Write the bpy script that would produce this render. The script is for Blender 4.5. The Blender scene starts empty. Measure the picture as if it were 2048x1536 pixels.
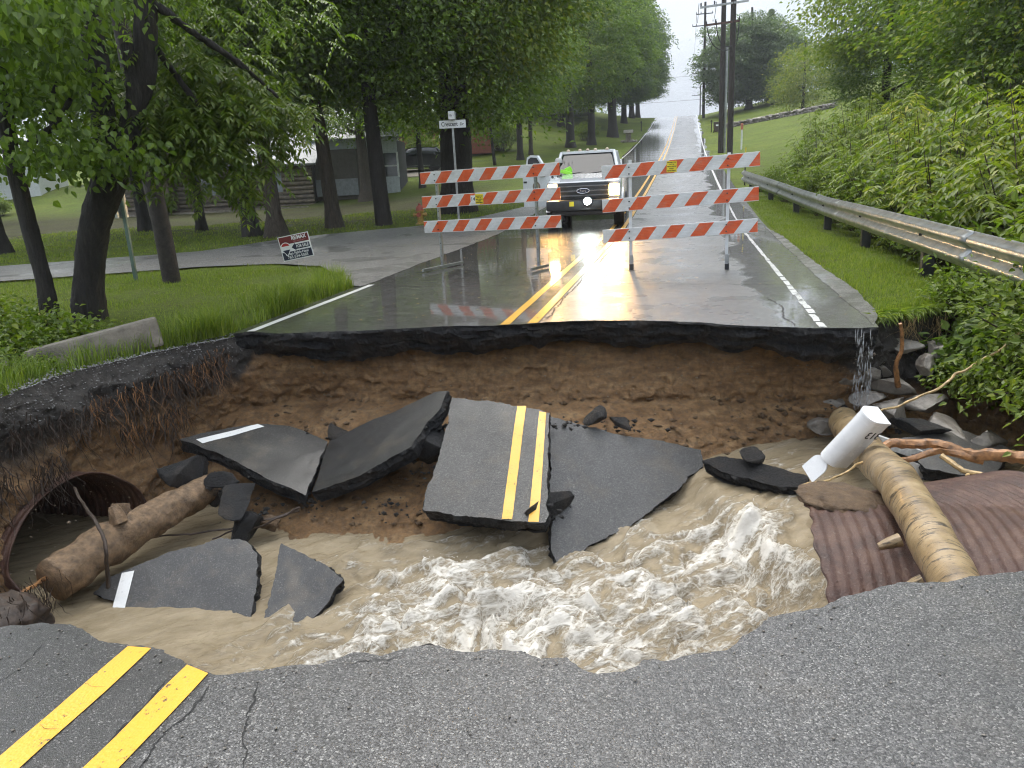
import bpy, bmesh, math, random
import numpy as np
from mathutils import Vector, Matrix, geometry
random.seed(7)
rng = np.random.default_rng(7)
scene = bpy.context.scene
COL = scene.collection
# ------------------------------------------------------------------ camera
cam_data = bpy.data.cameras.new("camera")
cam = bpy.data.objects.new("camera", cam_data); COL.objects.link(cam)
cam_data.sensor_width = 36.0; cam_data.lens = 26.68
cam_data.clip_start = 0.05; cam_data.clip_end = 3000
cam.matrix_world = Matrix(((0.975031, -0.0124197, 0.221721, 0.0),
                           (0.216623, 0.2729463, -0.9373232, 0.0),
                           (-0.0488766, 0.9619491, 0.2688216, 1.6),
                           (0, 0, 0, 1)))
scene.camera = cam
# ------------------------------------------------------------------ overcast sky and soft sun
SUN_EL, SUN_AZ = math.radians(62), math.radians(-35)      # azimuth from +Y towards +X
world = bpy.data.worlds.new("World"); scene.world = world; world.use_nodes = True
wn, wl = world.node_tree.nodes, world.node_tree.links
wn.clear()
w_out = wn.new("ShaderNodeOutputWorld"); w_bg = wn.new("ShaderNodeBackground")
w_sky = wn.new("ShaderNodeTexSky"); w_sky.sky_type = 'NISHITA'; w_sky.sun_disc = False
w_sky.sun_elevation = SUN_EL; w_sky.sun_rotation = SUN_AZ
w_sky.air_density = 1.0; w_sky.dust_density = 4.0; w_sky.ozone_density = 1.0
w_tc = wn.new("ShaderNodeTexCoord"); w_no = wn.new("ShaderNodeTexNoise")
w_no.inputs['Scale'].default_value = 3.5; w_no.inputs['Detail'].default_value = 4
w_map = wn.new("ShaderNodeMapping"); w_map.inputs['Scale'].default_value = (1, 1, 2.6)
w_rmp = wn.new("ShaderNodeValToRGB")
w_rmp.color_ramp.elements[0].position = 0.3; w_rmp.color_ramp.elements[0].color = (2.3, 2.58, 3.0, 1)
w_rmp.color_ramp.elements[1].position = 0.7; w_rmp.color_ramp.elements[1].color = (3.1, 3.3, 3.6, 1)
w_mix = wn.new("ShaderNodeMix"); w_mix.data_type = 'RGBA'; w_mix.inputs[0].default_value = 0.93
wl.new(w_tc.outputs['Generated'], w_map.inputs[0]); wl.new(w_map.outputs[0], w_no.inputs['Vector'])
wl.new(w_no.outputs[0], w_rmp.inputs[0]); wl.new(w_sky.outputs[0], w_mix.inputs[6]); wl.new(w_rmp.outputs[0], w_mix.inputs[7])
# luminance of a standard overcast sky: (1 + 2 sin elevation) / 3 of its zenith value
w_sep = wn.new("ShaderNodeSeparateXYZ"); w_max = wn.new("ShaderNodeMath"); w_max.operation = 'MAXIMUM'; w_max.inputs[1].default_value = 0.0
w_mad = wn.new("ShaderNodeMath"); w_mad.operation = 'MULTIPLY_ADD'; w_mad.inputs[1].default_value = 2.0; w_mad.inputs[2].default_value = 1.0
w_sc = wn.new("ShaderNodeVectorMath"); w_sc.operation = 'SCALE'
wl.new(w_tc.outputs['Generated'], w_sep.inputs[0]); wl.new(w_sep.outputs[2], w_max.inputs[0]); wl.new(w_max.outputs[0], w_mad.inputs[0])
wl.new(w_mix.outputs[2], w_sc.inputs[0]); wl.new(w_mad.outputs[0], w_sc.inputs['Scale']); wl.new(w_sc.outputs[0], w_bg.inputs[0]); wl.new(w_bg.outputs[0], w_out.inputs[0])
w_bg.inputs[1].default_value = 0.1
sun_data = bpy.data.lights.new("sun", 'SUN'); sun_data.energy = 1.5; sun_data.angle = math.radians(60)
sun_data.color = (1.0, 0.94, 0.84)
sun = bpy.data.objects.new("sun", sun_data); COL.objects.link(sun)
sdir = Vector((math.sin(SUN_AZ) * math.cos(SUN_EL), math.cos(SUN_AZ) * math.cos(SUN_EL), math.sin(SUN_EL)))
sun.rotation_euler = sdir.to_track_quat('Z', 'Y').to_euler(); sun.location = (0, 0, 60)
vs = scene.view_settings
vs.view_transform = 'Standard'; vs.look = 'None'; vs.gamma = 1.0; vs.exposure = 1.3; vs.use_curve_mapping = False
scene.render.engine = 'CYCLES'
scene.cycles.use_denoising = True; scene.cycles.use_adaptive_sampling = True; scene.cycles.adaptive_threshold = 0.03
try: scene.cycles.denoiser = 'OPENIMAGEDENOISE'
except Exception: pass
scene.cycles.filter_width = 1.1
scene.cycles.max_bounces = 7; scene.cycles.diffuse_bounces = 4; scene.cycles.glossy_bounces = 3
scene.cycles.transmission_bounces = 3; scene.cycles.transparent_max_bounces = 6
scene.cycles.sample_clamp_indirect = 6.0; scene.cycles.caustics_reflective = False; scene.cycles.caustics_refractive = False

# ------------------------------------------------------------------ numeric helpers
def _hash(ix, iy, iz):
    h = (ix.astype(np.uint32) * np.uint32(374761393) + iy.astype(np.uint32) * np.uint32(668265263) + iz.astype(np.uint32) * np.uint32(2147483647 - 131))
    h = (h ^ (h >> np.uint32(13))) * np.uint32(1274126177)
    h = h ^ (h >> np.uint32(16))
    return h.astype(np.float64) / 4294967295.0
def vnoise(P):
    P = np.asarray(P, float); F = np.floor(P); T = P - F; I = F.astype(np.int64)
    T = T * T * T * (T * (T * 6 - 15) + 10)
    r = 0
    for dx in (0, 1):
        wx = T[:, 0] if dx else 1 - T[:, 0]
        for dy in (0, 1):
            wy = T[:, 1] if dy else 1 - T[:, 1]
            for dz in (0, 1):
                wz = T[:, 2] if dz else 1 - T[:, 2]
                r = r + wx * wy * wz * _hash(I[:, 0] + dx, I[:, 1] + dy, I[:, 2] + dz)
    return r * 2 - 1
def fbm(P, octv=4, gain=0.5, lac=2.03):
    P = np.asarray(P, float); a, s, r = 1.0, 0.0, 0
    for k in range(octv):
        r = r + a * vnoise(P + 17.3 * k); s += a; a *= gain; P = P * lac
    return r / s
def ridged(P, octv=4, gain=0.5, lac=2.1):
    P = np.asarray(P, float); a, s, r = 1.0, 0.0, 0
    for k in range(octv):
        r = r + a * (1 - np.abs(vnoise(P + 9.1 * k)) * 2); s += a; a *= gain; P = P * lac
    return r / s
def sstep(a, b, x):
    t = np.clip((np.asarray(x, float) - a) / (b - a), 0, 1); return t * t * (3 - 2 * t)
def v3(x, y, z): return np.stack([np.broadcast_to(np.asarray(q, float), np.broadcast(x, y, z).shape) for q in (x, y, z)], -1)
_PY = np.array([-60, 18, 28, 38, 66, 100, 134, 150, 175, 230, 500, 1200.]); _PZ = np.array([0, 0, .35, .85, 2.6, 5.6, 9.0, 9.5, 9.0, 6.0, 3, 0])
_LY = np.array([-60, 33, 42, 48, 56, 66, 100, 134, 200, 500, 1200.]); _LZ = np.array([0, 0, .15, .7, 2.0, 2.8, 8.0, 11.5, 13, 13, 10])
def _herm(xs, zs, x):
    d = np.diff(zs) / np.diff(xs); m = np.zeros_like(zs)
    for i in range(1, len(xs) - 1):
        m[i] = 0 if d[i - 1] * d[i] <= 0 else 2 * d[i - 1] * d[i] / (d[i - 1] + d[i])
    x = np.clip(x, xs[0], xs[-1]); i = np.clip(np.searchsorted(xs, x) - 1, 0, len(xs) - 2)
    h = xs[i + 1] - xs[i]; t = (x - xs[i]) / h
    return ((2*t**3 - 3*t**2 + 1) * zs[i] + (t**3 - 2*t**2 + t) * h * m[i] + (-2*t**3 + 3*t**2) * zs[i + 1] + (t**3 - t**2) * h * m[i + 1])
def prof(y): return _herm(_PY, _PZ, np.asarray(y, float))
def terrain(x, y):
    x = np.asarray(x, float); y = np.asarray(y, float)
    d = sstep(-5.5, -22, x)
    z = prof(y) * (1 - d) + _herm(_LY, _LZ, y) * d
    r = np.clip(x - 2.2, 0, 60)
    z = z + 0.15 * r * sstep(33, 60, y)
    z = z - .75 * sstep(3.3, 5.2, x) * (1 - sstep(10, 22, y)) + 0.14 * np.clip(x - 8, 0, 40) * (1 - sstep(33, 60, y))
    z = z - 0.12 * sstep(2.6, 3.4, x) * (1 - sstep(33, 60, y))
    z = z - 0.22 * np.exp(-((x + 6.9) / .8) ** 2 - ((y - 6.3) / 1.2) ** 2)
    return z
def tz(x, y): return float(terrain(np.array([x]), np.array([y]))[0])

# ------------------------------------------------------------------ mesh helpers
def link(o, parent=None):
    COL.objects.link(o)
    if parent is not None: o.parent = parent
    return o
def mesh_np(name, V, F, mat=None, parent=None, smooth=False, uv=None, attr=None):
    """V (n,3) array, F (m,k) int array or list of tuples -> one mesh object"""
    me = bpy.data.meshes.new(name); V = np.asarray(V, np.float32)
    if isinstance(F, np.ndarray):
        k = F.shape[1]; me.vertices.add(len(V)); me.vertices.foreach_set('co', V.ravel())
        me.loops.add(F.size); me.loops.foreach_set('vertex_index', F.ravel().astype(np.int32))
        me.polygons.add(len(F)); me.polygons.foreach_set('loop_start', np.arange(0, F.size, k, dtype=np.int32))
        me.polygons.foreach_set('loop_total', np.full(len(F), k, np.int32)); me.update(calc_edges=True)
    else:
        me.from_pydata(V.tolist(), [], [tuple(int(i) for i in f) for f in F]); me.update()
    if attr:
        for an, av in attr.items():
            a = me.attributes.new(an, 'FLOAT', 'POINT'); a.data.foreach_set('value', np.asarray(av, np.float32))
    mats = mat if isinstance(mat, (list, tuple)) else [mat]
    for m in mats:
        if m is not None: me.materials.append(m)
    if smooth: me.polygons.foreach_set('use_smooth', np.ones(len(me.polygons), bool))
    me.validate(); 
    return link(bpy.data.objects.new(name, me), parent)
class MB:
    """collects shapes into one mesh"""
    def __init__(s): s.v = []; s.f = []; s.m = []; s.mi = 0
    def add(s, V, F):
        b = len(s.v); s.v += [tuple(map(float, p)) for p in V]; s.f += [tuple(b + i for i in f) for f in F]; s.m += [s.mi] * len(F); return s
    def box(s, c, d, rot=None, bev=0.0):
        cx, cy, cz = c; x, y, z = d[0] / 2, d[1] / 2, d[2] / 2
        if bev > 0:
            P = []; b = min(bev, x * .9, y * .9, z * .9)
            for sz in (-1, 1):
                for (ix, iy) in ((1, 0), (0, 1)):
                    pass
            bm = bmesh.new(); bmesh.ops.create_cube(bm, size=1.0)
            for v in bm.verts: v.co = Vector((v.co.x * 2 * x, v.co.y * 2 * y, v.co.z * 2 * z))
            bmesh.ops.bevel(bm, geom=bm.edges[:], offset=b, segments=2, affect='EDGES', profile=.6)
            bm.verts.index_update(); V = [v.co.copy() for v in bm.verts]; F = [[v.index for v in f.verts] for f in bm.faces]; bm.free()
        else:
            V = [Vector((i, j, k)) for i in (-x, x) for j in (-y, y) for k in (-z, z)]
            F = [(0, 1, 3, 2), (4, 6, 7, 5), (0, 4, 5, 1), (2, 3, 7, 6), (0, 2, 6, 4), (1, 5, 7, 3)]
        if rot is not None: V = [rot @ p for p in V]
        return s.add([(p.x + cx, p.y + cy, p.z + cz) for p in V], F)
    def tube(s, pts, rad, seg=8, cap=True, wob=0.0, seed=0):
        pts = [Vector(p) for p in pts]; n = len(pts)
        if not hasattr(rad, '__len__'): rad = [rad] * n
        V = []; F = []; prev = None; rr = random.Random(seed)
        for i, p in enumerate(pts):
            t = (pts[min(i + 1, n - 1)] - pts[max(i - 1, 0)])
            t = t.normalized() if t.length > 1e-9 else Vector((0, 0, 1))
            if prev is None:
                a = Vector((1, 0, 0)) if abs(t.x) < .8 else Vector((0, 1, 0)); u = t.cross(a).normalized()
            else:
                u = (prev - t * prev.dot(t)); u = u.normalized() if u.length > 1e-6 else t.orthogonal().normalized()
            prev = u; w = t.cross(u)
            for k in range(seg):
                a = 2 * math.pi * k / seg; r = rad[i] * (1 + wob * (rr.random() - .5) * 2)
                V.append(p + (u * math.cos(a) + w * math.sin(a)) * r)
        for i in range(n - 1):
            for k in range(seg):
                F.append((i * seg + k, i * seg + (k + 1) % seg, (i + 1) * seg + (k + 1) % seg, (i + 1) * seg + k))
        if cap: F.append(tuple(range(seg))[::-1]); F.append(tuple(range((n - 1) * seg, n * seg)))
        return s.add(V, F)
    def prism(s, poly, axis, a, b):
        """polygon in the two other axes extruded from a to b along axis 0/1/2"""
        n = len(poly); V = []
        for t in (a, b):
            for (p, q) in poly:
                V.append({0: (t, p, q), 1: (p, t, q), 2: (p, q, t)}[axis])
        F = [tuple(range(n)), tuple(range(2 * n - 1, n - 1, -1))] + [(i, i + n, (i + 1) % n + n, (i + 1) % n) for i in range(n)]
        return s.add(V, F)
    def lathe(s, prof_, c, seg=16, axis=2):
        V = []; F = []
        for (r, h) in prof_:
            for k in range(seg):
                a = 2 * math.pi * k / seg; p, q = r * math.cos(a), r * math.sin(a)
                V.append({2: (c[0] + p, c[1] + q, c[2] + h), 1: (c[0] + p, c[1] + h, c[2] + q), 0: (c[0] + h, c[1] + p, c[2] + q)}[axis])
        n = len(prof_)
        for i in range(n - 1):
            for k in range(seg): F.append((i * seg + k, i * seg + (k + 1) % seg, (i + 1) * seg + (k + 1) % seg, (i + 1) * seg + k))
        F.append(tuple(range(seg))[::-1]); F.append(tuple(range((n - 1) * seg, n * seg)))
        return s.add(V, F)
    def build(s, name, mat, parent=None, smooth=False, loc=None, fixn=True):
        me = bpy.data.meshes.new(name); me.from_pydata(s.v, [], s.f)
        for m in (mat if isinstance(mat, (list, tuple)) else [mat]): me.materials.append(m)
        me.polygons.foreach_set('material_index', s.m); me.update()
        if fixn:
            bm = bmesh.new(); bm.from_mesh(me); bmesh.ops.recalc_face_normals(bm, faces=bm.faces[:]); bm.to_mesh(me); bm.free()
        if smooth: 
            me.polygons.foreach_set('use_smooth', [True] * len(me.polygons))
            try: me.set_sharp_from_angle(angle=math.radians(38))
            except Exception: pass
        o = bpy.data.objects.new(name, me)
        if loc is not None: o.location = loc
        return link(o, parent)
def tag(o, label=None, cat=None, group=None, kind=None):
    if label: o['label'] = label
    if cat: o['category'] = cat
    if group: o['group'] = group
    if kind: o['kind'] = kind
    return o
def empty(name, loc=(0, 0, 0), rz=0.0, label=None, cat=None, group=None):
    o = bpy.data.objects.new(name, None); o.location = loc; o.rotation_euler = (0, 0, rz); o.empty_display_size = .2
    link(o); return tag(o, label, cat, group)
def copy_tree(o, parent=None):
    c = o.copy(); link(c, parent)
    for ch in list(o.children): copy_tree(ch, c)
    return c
def pip(px, py, poly):
    """points in polygon, vectorised"""
    px = np.asarray(px); py = np.asarray(py); ins = np.zeros(px.shape, bool); n = len(poly)
    for i in range(n):
        x1, y1 = poly[i]; x2, y2 = poly[(i + 1) % n]
        if y1 == y2: continue
        c = ((y1 > py) != (y2 > py)) & (px < (x2 - x1) * (py - y1) / (y2 - y1) + x1); ins ^= c
    return ins
def cdt(points, loops):
    """triangulate points plus closed loops; returns verts (n,2) and triangles"""
    vs_ = [Vector(p) for p in points]; ed = []
    for lp in loops:
        b = len(vs_); vs_ += [Vector(p) for p in lp]; n = len(lp); ed += [(b + i, b + (i + 1) % n) for i in range(n)]
    r = geometry.delaunay_2d_cdt(vs_, ed, [], 0, 1e-5)
    return np.array([tuple(p) for p in r[0]]), np.array([tuple(f) for f in r[2] if len(f) == 3], int)
def jag(pts, amp, step=0.03, seed=0, closed=False):
    """resample a polyline and roughen it"""
    P = np.array(pts, float)
    if closed: P = np.vstack([P, P[:1]])
    L = np.r_[0, np.cumsum(np.linalg.norm(np.diff(P, axis=0), axis=1))]; n = max(int(L[-1] / step), 3)
    s_ = np.linspace(0, L[-1], n + 1)
    Q = np.stack([np.interp(s_, L, P[:, k]) for k in range(P.shape[1])], 1)
    N = np.stack([fbm(v3(s_ * 5, seed * 3.1 + k * 7.7, 0), 6, .70) for k in range(2)], 1)
    env = np.ones(n + 1) if closed else np.minimum(1, np.minimum(s_, L[-1] - s_) / .1)
    Q[:, :2] += N * amp * env[:, None]
    return Q[:-1] if closed else Q

# ------------------------------------------------------------------ material helpers
class NT:
    def __init__(s, name):
        s.m = bpy.data.materials.new(name); s.m.use_nodes = True; s.t = s.m.node_tree; s.t.nodes.clear()
        s.out = s.t.nodes.new("ShaderNodeOutputMaterial"); s.b = s.t.nodes.new("ShaderNodeBsdfPrincipled")
        s.t.links.new(s.b.outputs[0], s.out.inputs[0]); s._tc = None
    def n(s, typ, **kw):
        nd = s.t.nodes.new("ShaderNode" + typ)
        for k, v in kw.items(): setattr(nd, k, v)
        return nd
    def l(s, a, b): s.t.links.new(a, b)
    def co(s, scale=None, kind='Object'):
        if s._tc is None: s._tc = s.n("TexCoord")
        o = s._tc.outputs[kind]
        if scale is not None:
            mp = s.n("Mapping"); s.l(o, mp.inputs[0]); mp.inputs['Scale'].default_value = scale if hasattr(scale, '__len__') else (scale,) * 3; o = mp.outputs[0]
        return o
    def world(s):
        return s.n("NewGeometry").outputs['Position']
    def noise(s, vec, scale, detail=4, rough=.55, dist=0):
        nd = s.n("TexNoise"); s.l(vec, nd.inputs['Vector']); nd.inputs['Scale'].default_value = scale
        nd.inputs['Detail'].default_value = detail; nd.inputs['Roughness'].default_value = rough; nd.inputs['Distortion'].default_value = dist
        return nd.outputs['Fac']
    def voro(s, vec, scale, out='Distance', feature='F1', rnd=1.0):
        nd = s.n("TexVoronoi", feature=feature); s.l(vec, nd.inputs['Vector']); nd.inputs['Scale'].default_value = scale; nd.inputs['Randomness'].default_value = rnd
        return nd.outputs[out]
    def ramp(s, fac, stops, interp='LINEAR'):
        nd = s.n("ValToRGB"); s.l(fac, nd.inputs[0]); cr = nd.color_ramp; cr.interpolation = interp
        while len(cr.elements) < len(stops): cr.elements.new(.5)
        for e, (p, c) in zip(cr.elements, stops):
            e.position = p; e.color = (c, c, c, 1) if not hasattr(c, '__len__') else (*c[:3], 1)
        return nd.outputs[0]
    def mix(s, fac, a, b, blend='MIX'):
        nd = s.n("Mix", data_type='RGBA', blend_type=blend)
        for k, val in ((0, fac), (6, a), (7, b)):
            inp = nd.inputs[k]
            if hasattr(val, 'links'): s.l(val, inp)
            elif k == 0: inp.default_value = val
            else: inp.default_value = (val, val, val, 1) if not hasattr(val, '__len__') else (*val[:3], 1)
        return nd.outputs[2]
    def math(s, op, a, b=None, c=None, clamp=False):
        nd = s.n("Math", operation=op, use_clamp=clamp)
        for inp, val in zip(nd.inputs, (a, b, c)):
            if val is None: continue
            if hasattr(val, 'links'): s.l(val, inp)
            else: inp.default_value = val
        return nd.outputs[0]
    def sep(s, vec):
        nd = s.n("SeparateXYZ"); s.l(vec, nd.inputs[0]); return nd.outputs
    def bump(s, h, dist=.01, strength=1.0, base=None):
        nd = s.n("Bump"); s.l(h, nd.inputs['Height']); nd.inputs['Distance'].default_value = dist; nd.inputs['Strength'].default_value = strength
        if base is not None: s.l(base, nd.inputs['Normal'])
        return nd.outputs[0]
    def set(s, **kw):
        for k, v in kw.items():
            inp = s.b.inputs[k.replace('_', ' ')]
            if hasattr(v, 'links'): s.l(v, inp)
            elif hasattr(v, '__len__') and inp.type == 'RGBA': inp.default_value = (*v[:3], 1)
            else: inp.default_value = v
        return s
def plain(name, col, rough=.5, metal=0.0, var=.15, nscale=6.0, bumpd=0.0, bscale=60, coat=0.0):
    t = NT(name); w = t.co()
    c2 = tuple(max(0, q * (1 - var * 1.6)) for q in col); c1 = tuple(min(1, q * (1 + var)) for q in col)
    t.set(Base_Color=t.ramp(t.noise(w, nscale, 5, .6), [(.3, c2), (.7, c1)]), Metallic=metal)
    t.set(Roughness=t.ramp(t.noise(w, nscale * 3, 3), [(.3, max(0.02, rough - .08)), (.7, min(1, rough + .1))]))
    if bumpd > 0: t.set(Normal=t.bump(t.noise(w, bscale, 5, .65), bumpd))
    if coat: t.set(Coat_Weight=coat, Coat_Roughness=.08)
    return t.m
M = {}
# wet asphalt: the lane left of the seam is newer and carries a film of water, the right lane is coarse and worn
def asphalt(name, zone):
    t = NT(name); w = t.world(); X, Y, Z = t.sep(w)
    chip = t.voro(w, 190, 'Color'); chipd = t.voro(w, 190, 'Distance'); fine = t.voro(w, 230, 'Color')
    rnd = t.sep(chip)[0]
    big = t.noise(w, .9, 5, .6); med = t.noise(w, 7, 4, .6)
    old = t.ramp(rnd, [(0, (.035, .034, .033)), (.45, (.078, .076, .074)), (.82, (.140, .136, .131)), (.93, (.185, .18, .172)), (1, (.31, .30, .28))])
    new = t.ramp(t.sep(fine)[0], [(0, (.022, .0215, .021)), (.7, (.048, .047, .046)), (.93, (.080, .078, .076)), (1, (.25, .24, .23))])
    if zone == 'split':
        seam = t.math('ADD', X, t.math('MULTIPLY', t.math('SUBTRACT', t.noise(w, 14, 3), .5), .05))
        side = t.math('GREATER_THAN', seam, -1.545)
    else:
        side = 1.0 if zone == 'old' else 0.0
    col = t.mix(side, new, old)
    col = t.mix(t.ramp(big, [(.35, .0), (.65, .6)]), col, t.mix(1.0, col, (.52, .52, .53), 'MULTIPLY'))
    col = t.mix(t.ramp(med, [(.55, 0.), (.8, .25)]), col, (.055, .048, .040))
    silt = t.math('MULTIPLY', t.ramp(t.noise(w, 2.6, 6, .68), [(.52, 0.), (.70, 1.)]), .38 if zone != 'split' else .10)
    col = t.mix(silt, col, (.185, .145, .098))
    t.set(Base_Color=col, IOR=1.45)
    h = t.ramp(chipd, [(0, 1.0), (.55, .75), (.95, 0.0)])
    hn = t.ramp(t.voro(w, 210, 'Distance'), [(0, 1.0), (.9, 0.0)])
    hh = t.mix(side, t.mix(.62, hn, .5), h)
    t.set(Normal=t.bump(hh, .0035, .9), Roughness=t.ramp(med, [(.3, .30), (.75, .5)]))
    return t, w, X, Y, side, big, med
t, w, X, Y, side, big, med = asphalt('wet_road_asphalt_far', 'split')
# water film: nearly a mirror on the left lane, broken on the right, standing water along the right white line
pud_edge = t.math('ADD', X, t.math('MULTIPLY', t.math('SUBTRACT', t.noise(w, .55, 4, .5), .5), 1.6))
pud = t.ramp(pud_edge, [(.0, 0.), (1, 1.)]); 
pudm = t.math('MULTIPLY', t.math('SMOOTH_MIN', t.math('MULTIPLY', t.math('SUBTRACT', pud_edge, .82), 8.0, clamp=True), 1.0, .01), 1.0, clamp=True)
film_r = t.mix(side, t.ramp(big, [(.3, .02), (.7, .07)]), t.ramp(t.noise(w, 1.3, 4, .6), [(.35, .20), (.65, .48)]))
film_r = t.mix(pudm, film_r, .03)
film_w = t.mix(side, 1.0, t.ramp(t.noise(w, .8, 3, .55), [(.3, .55), (.6, .9)]))
film_w = t.mix(pudm, film_w, 1.0)
t.set(Coat_Weight=film_w, Coat_Roughness=film_r, Coat_IOR=1.333)
cn = t.n("Bump"); t.l(t.noise(w, 3.0, 3, .5), cn.inputs['Height']); cn.inputs['Distance'].default_value = .004; cn.inputs['Strength'].default_value = .35
t.l(cn.outputs[0], t.b.inputs['Coat Normal'])
M['road_far'] = t.m
t, w, X, Y, side, big, med = asphalt('wet_road_asphalt_near', 'split')
t.set(Coat_Weight=t.ramp(big, [(.3, .25), (.7, .5)]), Coat_Roughness=.22, Coat_IOR=1.333)
t.l(t.bump(t.voro(w, 95, 'Distance'), .002, .6), t.b.inputs['Coat Normal'])
M['road_near'] = t.m
for key, zone in (('slab_old', 'old'), ('slab_new', 'new')):
    t, w, X, Y, side, big, med = asphalt('broken_slab_asphalt_' + ('coarse' if zone == 'old' else 'fine'), zone)
    bc = t.b.inputs['Base Color'].links[0].from_socket; t.set(Base_Color=t.mix(1.0, bc, (.70, .70, .70) if zone == 'old' else (.78, .78, .78), 'MULTIPLY'))
    t.set(Coat_Weight=.55, Coat_Roughness=.28 if zone == 'old' else .2, Coat_IOR=1.333)
    M[key] = t.m
t = NT('broken_asphalt_edge'); w = t.world()
t.set(Base_Color=t.mix(t.ramp(t.noise(w, 4, 4, .6), [(.5, 0.), (.7, .55)]), t.ramp(t.noise(w, 38, 5, .75), [(.3, (.006, .006, .007)), (.6, (.020, .020, .021)), (.78, (.075, .072, .068))]), (.075, .058, .042)), Roughness=t.ramp(t.noise(w, 60, 3), [(.3, .3), (.7, .65)]))
t.set(Normal=t.bump(t.noise(w, 60, 6, .75), .035)); M['edge'] = t.m
def paint(name, col, wear=.5):
    t = NT(name); w = t.world()
    n1 = t.noise(w, 40, 6, .75); n2 = t.noise(w, 5, 4, .6)
    c = t.mix(t.ramp(n2, [(.3, 0), (.8, .4)]), col, tuple(q * .72 for q in col))
    hole = t.ramp(t.math('ADD', n1, t.math('MULTIPLY', t.math('SUBTRACT', n2, .5), wear)), [(.63, 0.), (.69, 1.)])
    t.set(Base_Color=t.mix(hole, c, (.04, .04, .04)), Roughness=.35, Coat_Weight=.4, Coat_Roughness=.15)
    t.set(Normal=t.bump(t.voro(w, 95, 'Distance'), .002, .6)); return t.m
M['yellow'] = paint('yellow_road_paint', (.74, .40, .04), .5)
M['white_line'] = paint('white_road_paint', (.72, .72, .70), .3)
M['white_line_worn'] = paint('worn_white_road_paint', (.60, .60, .58), 1.2)
# soil of the washed-out banks: dark gravelly topsoil over brown clay, the right hollow's shade painted in
t = NT('bank_soil'); w = t.world(); X, Y, Z = t.sep(w)
n1 = t.noise(w, 2.2, 6, .65); n2 = t.noise(w, 14, 6, .7); st = t.n("Mapping"); t.l(w, st.inputs[0]); st.inputs['Scale'].default_value = (1, 1, 6)
n3 = t.noise(st.outputs[0], 3, 5, .6)
clay = t.ramp(n3, [(.25, (.165, .088, .036)), (.5, (.285, .162, .070)), (.75, (.41, .265, .13))])
clay = t.mix(t.ramp(n2, [(.35, .6), (.6, 0.)]), clay, (.05, .030, .016))
clay = t.mix(t.ramp(t.voro(w, 34, 'Distance'), [(.06, .75), (.13, 0.)]), clay, (.36, .29, .2))
top = t.ramp(n2, [(.3, (.018, .015, .013)), (.55, (.050, .043, .036)), (.72, (.13, .12, .11)), (.85, (.28, .27, .26))])
xw = t.math('ADD', X, t.math('MULTIPLY', t.math('SUBTRACT', n1, .5), .9))
lf = t.math('MULTIPLY', t.ramp(t.math('MULTIPLY', xw, -.1), [(.47, 0.), (.50, 1.)]), .34)
hollow_shade = t.math('MULTIPLY', t.ramp(t.math('MULTIPLY', xw, .2), [(.26, 0.), (.40, 1.)]), .62)  # dark tone reaches lower at the right: the hollow's shade put into the colour
zz = t.math('ADD', t.math('ADD', Z, t.math('ADD', lf, hollow_shade)), t.math('MULTIPLY', t.math('SUBTRACT', n1, .5), .35))
t.set(Base_Color=t.mix(t.ramp(t.math('ADD', zz, .6), [(.28, 0.), (.45, 1.)]), clay, top))
t.set(Roughness=t.ramp(n2, [(.3, .45), (.7, .85)]), Normal=t.bump(t.math('ADD', n2, t.math('MULTIPLY', t.noise(w, 60, 5, .7), .35)), .05)); M['soil'] = t.m
t = NT('loose_mud'); w = t.world(); n2 = t.noise(w, 12, 6, .7)
t.set(Base_Color=t.ramp(n2, [(.3, (.06, .035, .018)), (.6, (.16, .10, .052)), (.8, (.28, .20, .12))]), Roughness=.6, Normal=t.bump(t.noise(w, 45, 6, .7), .03)); M['mud'] = t.m
# lawn
t = NT('lawn_ground'); w = t.world(); X, Y, Z = t.sep(w)
n1 = t.noise(w, .35, 5, .6); n2 = t.noise(w, 9, 6, .75); n3 = t.noise(w, 60, 4, .7)
g = t.ramp(n1, [(.3, (.095, .145, .018)), (.55, (.155, .21, .025)), (.75, (.21, .245, .034))])
g = t.mix(t.ramp(t.noise(w, 1.1, 6, .7), [(.52, 0.), (.68, .7)]), g, (.10, .085, .035)); g = t.mix(t.ramp(n2, [(.4, .55), (.65, 0.)]), g, (.040, .055, .014))
g = t.mix(t.ramp(n3, [(.5, 0.), (.75, .4)]), g, (.20, .23, .05))
# fallen-leaf litter under the trees by the cabin
lit = t.math('MULTIPLY', t.math('MULTIPLY', t.ramp(t.math('MULTIPLY', X, -.05), [(.42, 0.), (.58, 1.)]), t.ramp(t.math('MULTIPLY', Y, .02), [(.44, 0.), (.52, 1.), (.80, 1.), (.95, 0.)])), t.ramp(n1, [(.3, .55), (.6, .9)]))
g = t.mix(lit, g, t.ramp(n2, [(.3, (.018, .014, .009)), (.7, (.060, .046, .030))]))
t.set(Base_Color=g, Roughness=.85, Specular_IOR_Level=.15, Normal=t.bump(t.math('ADD', n2, n3), .06)); M['lawn'] = t.m
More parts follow.
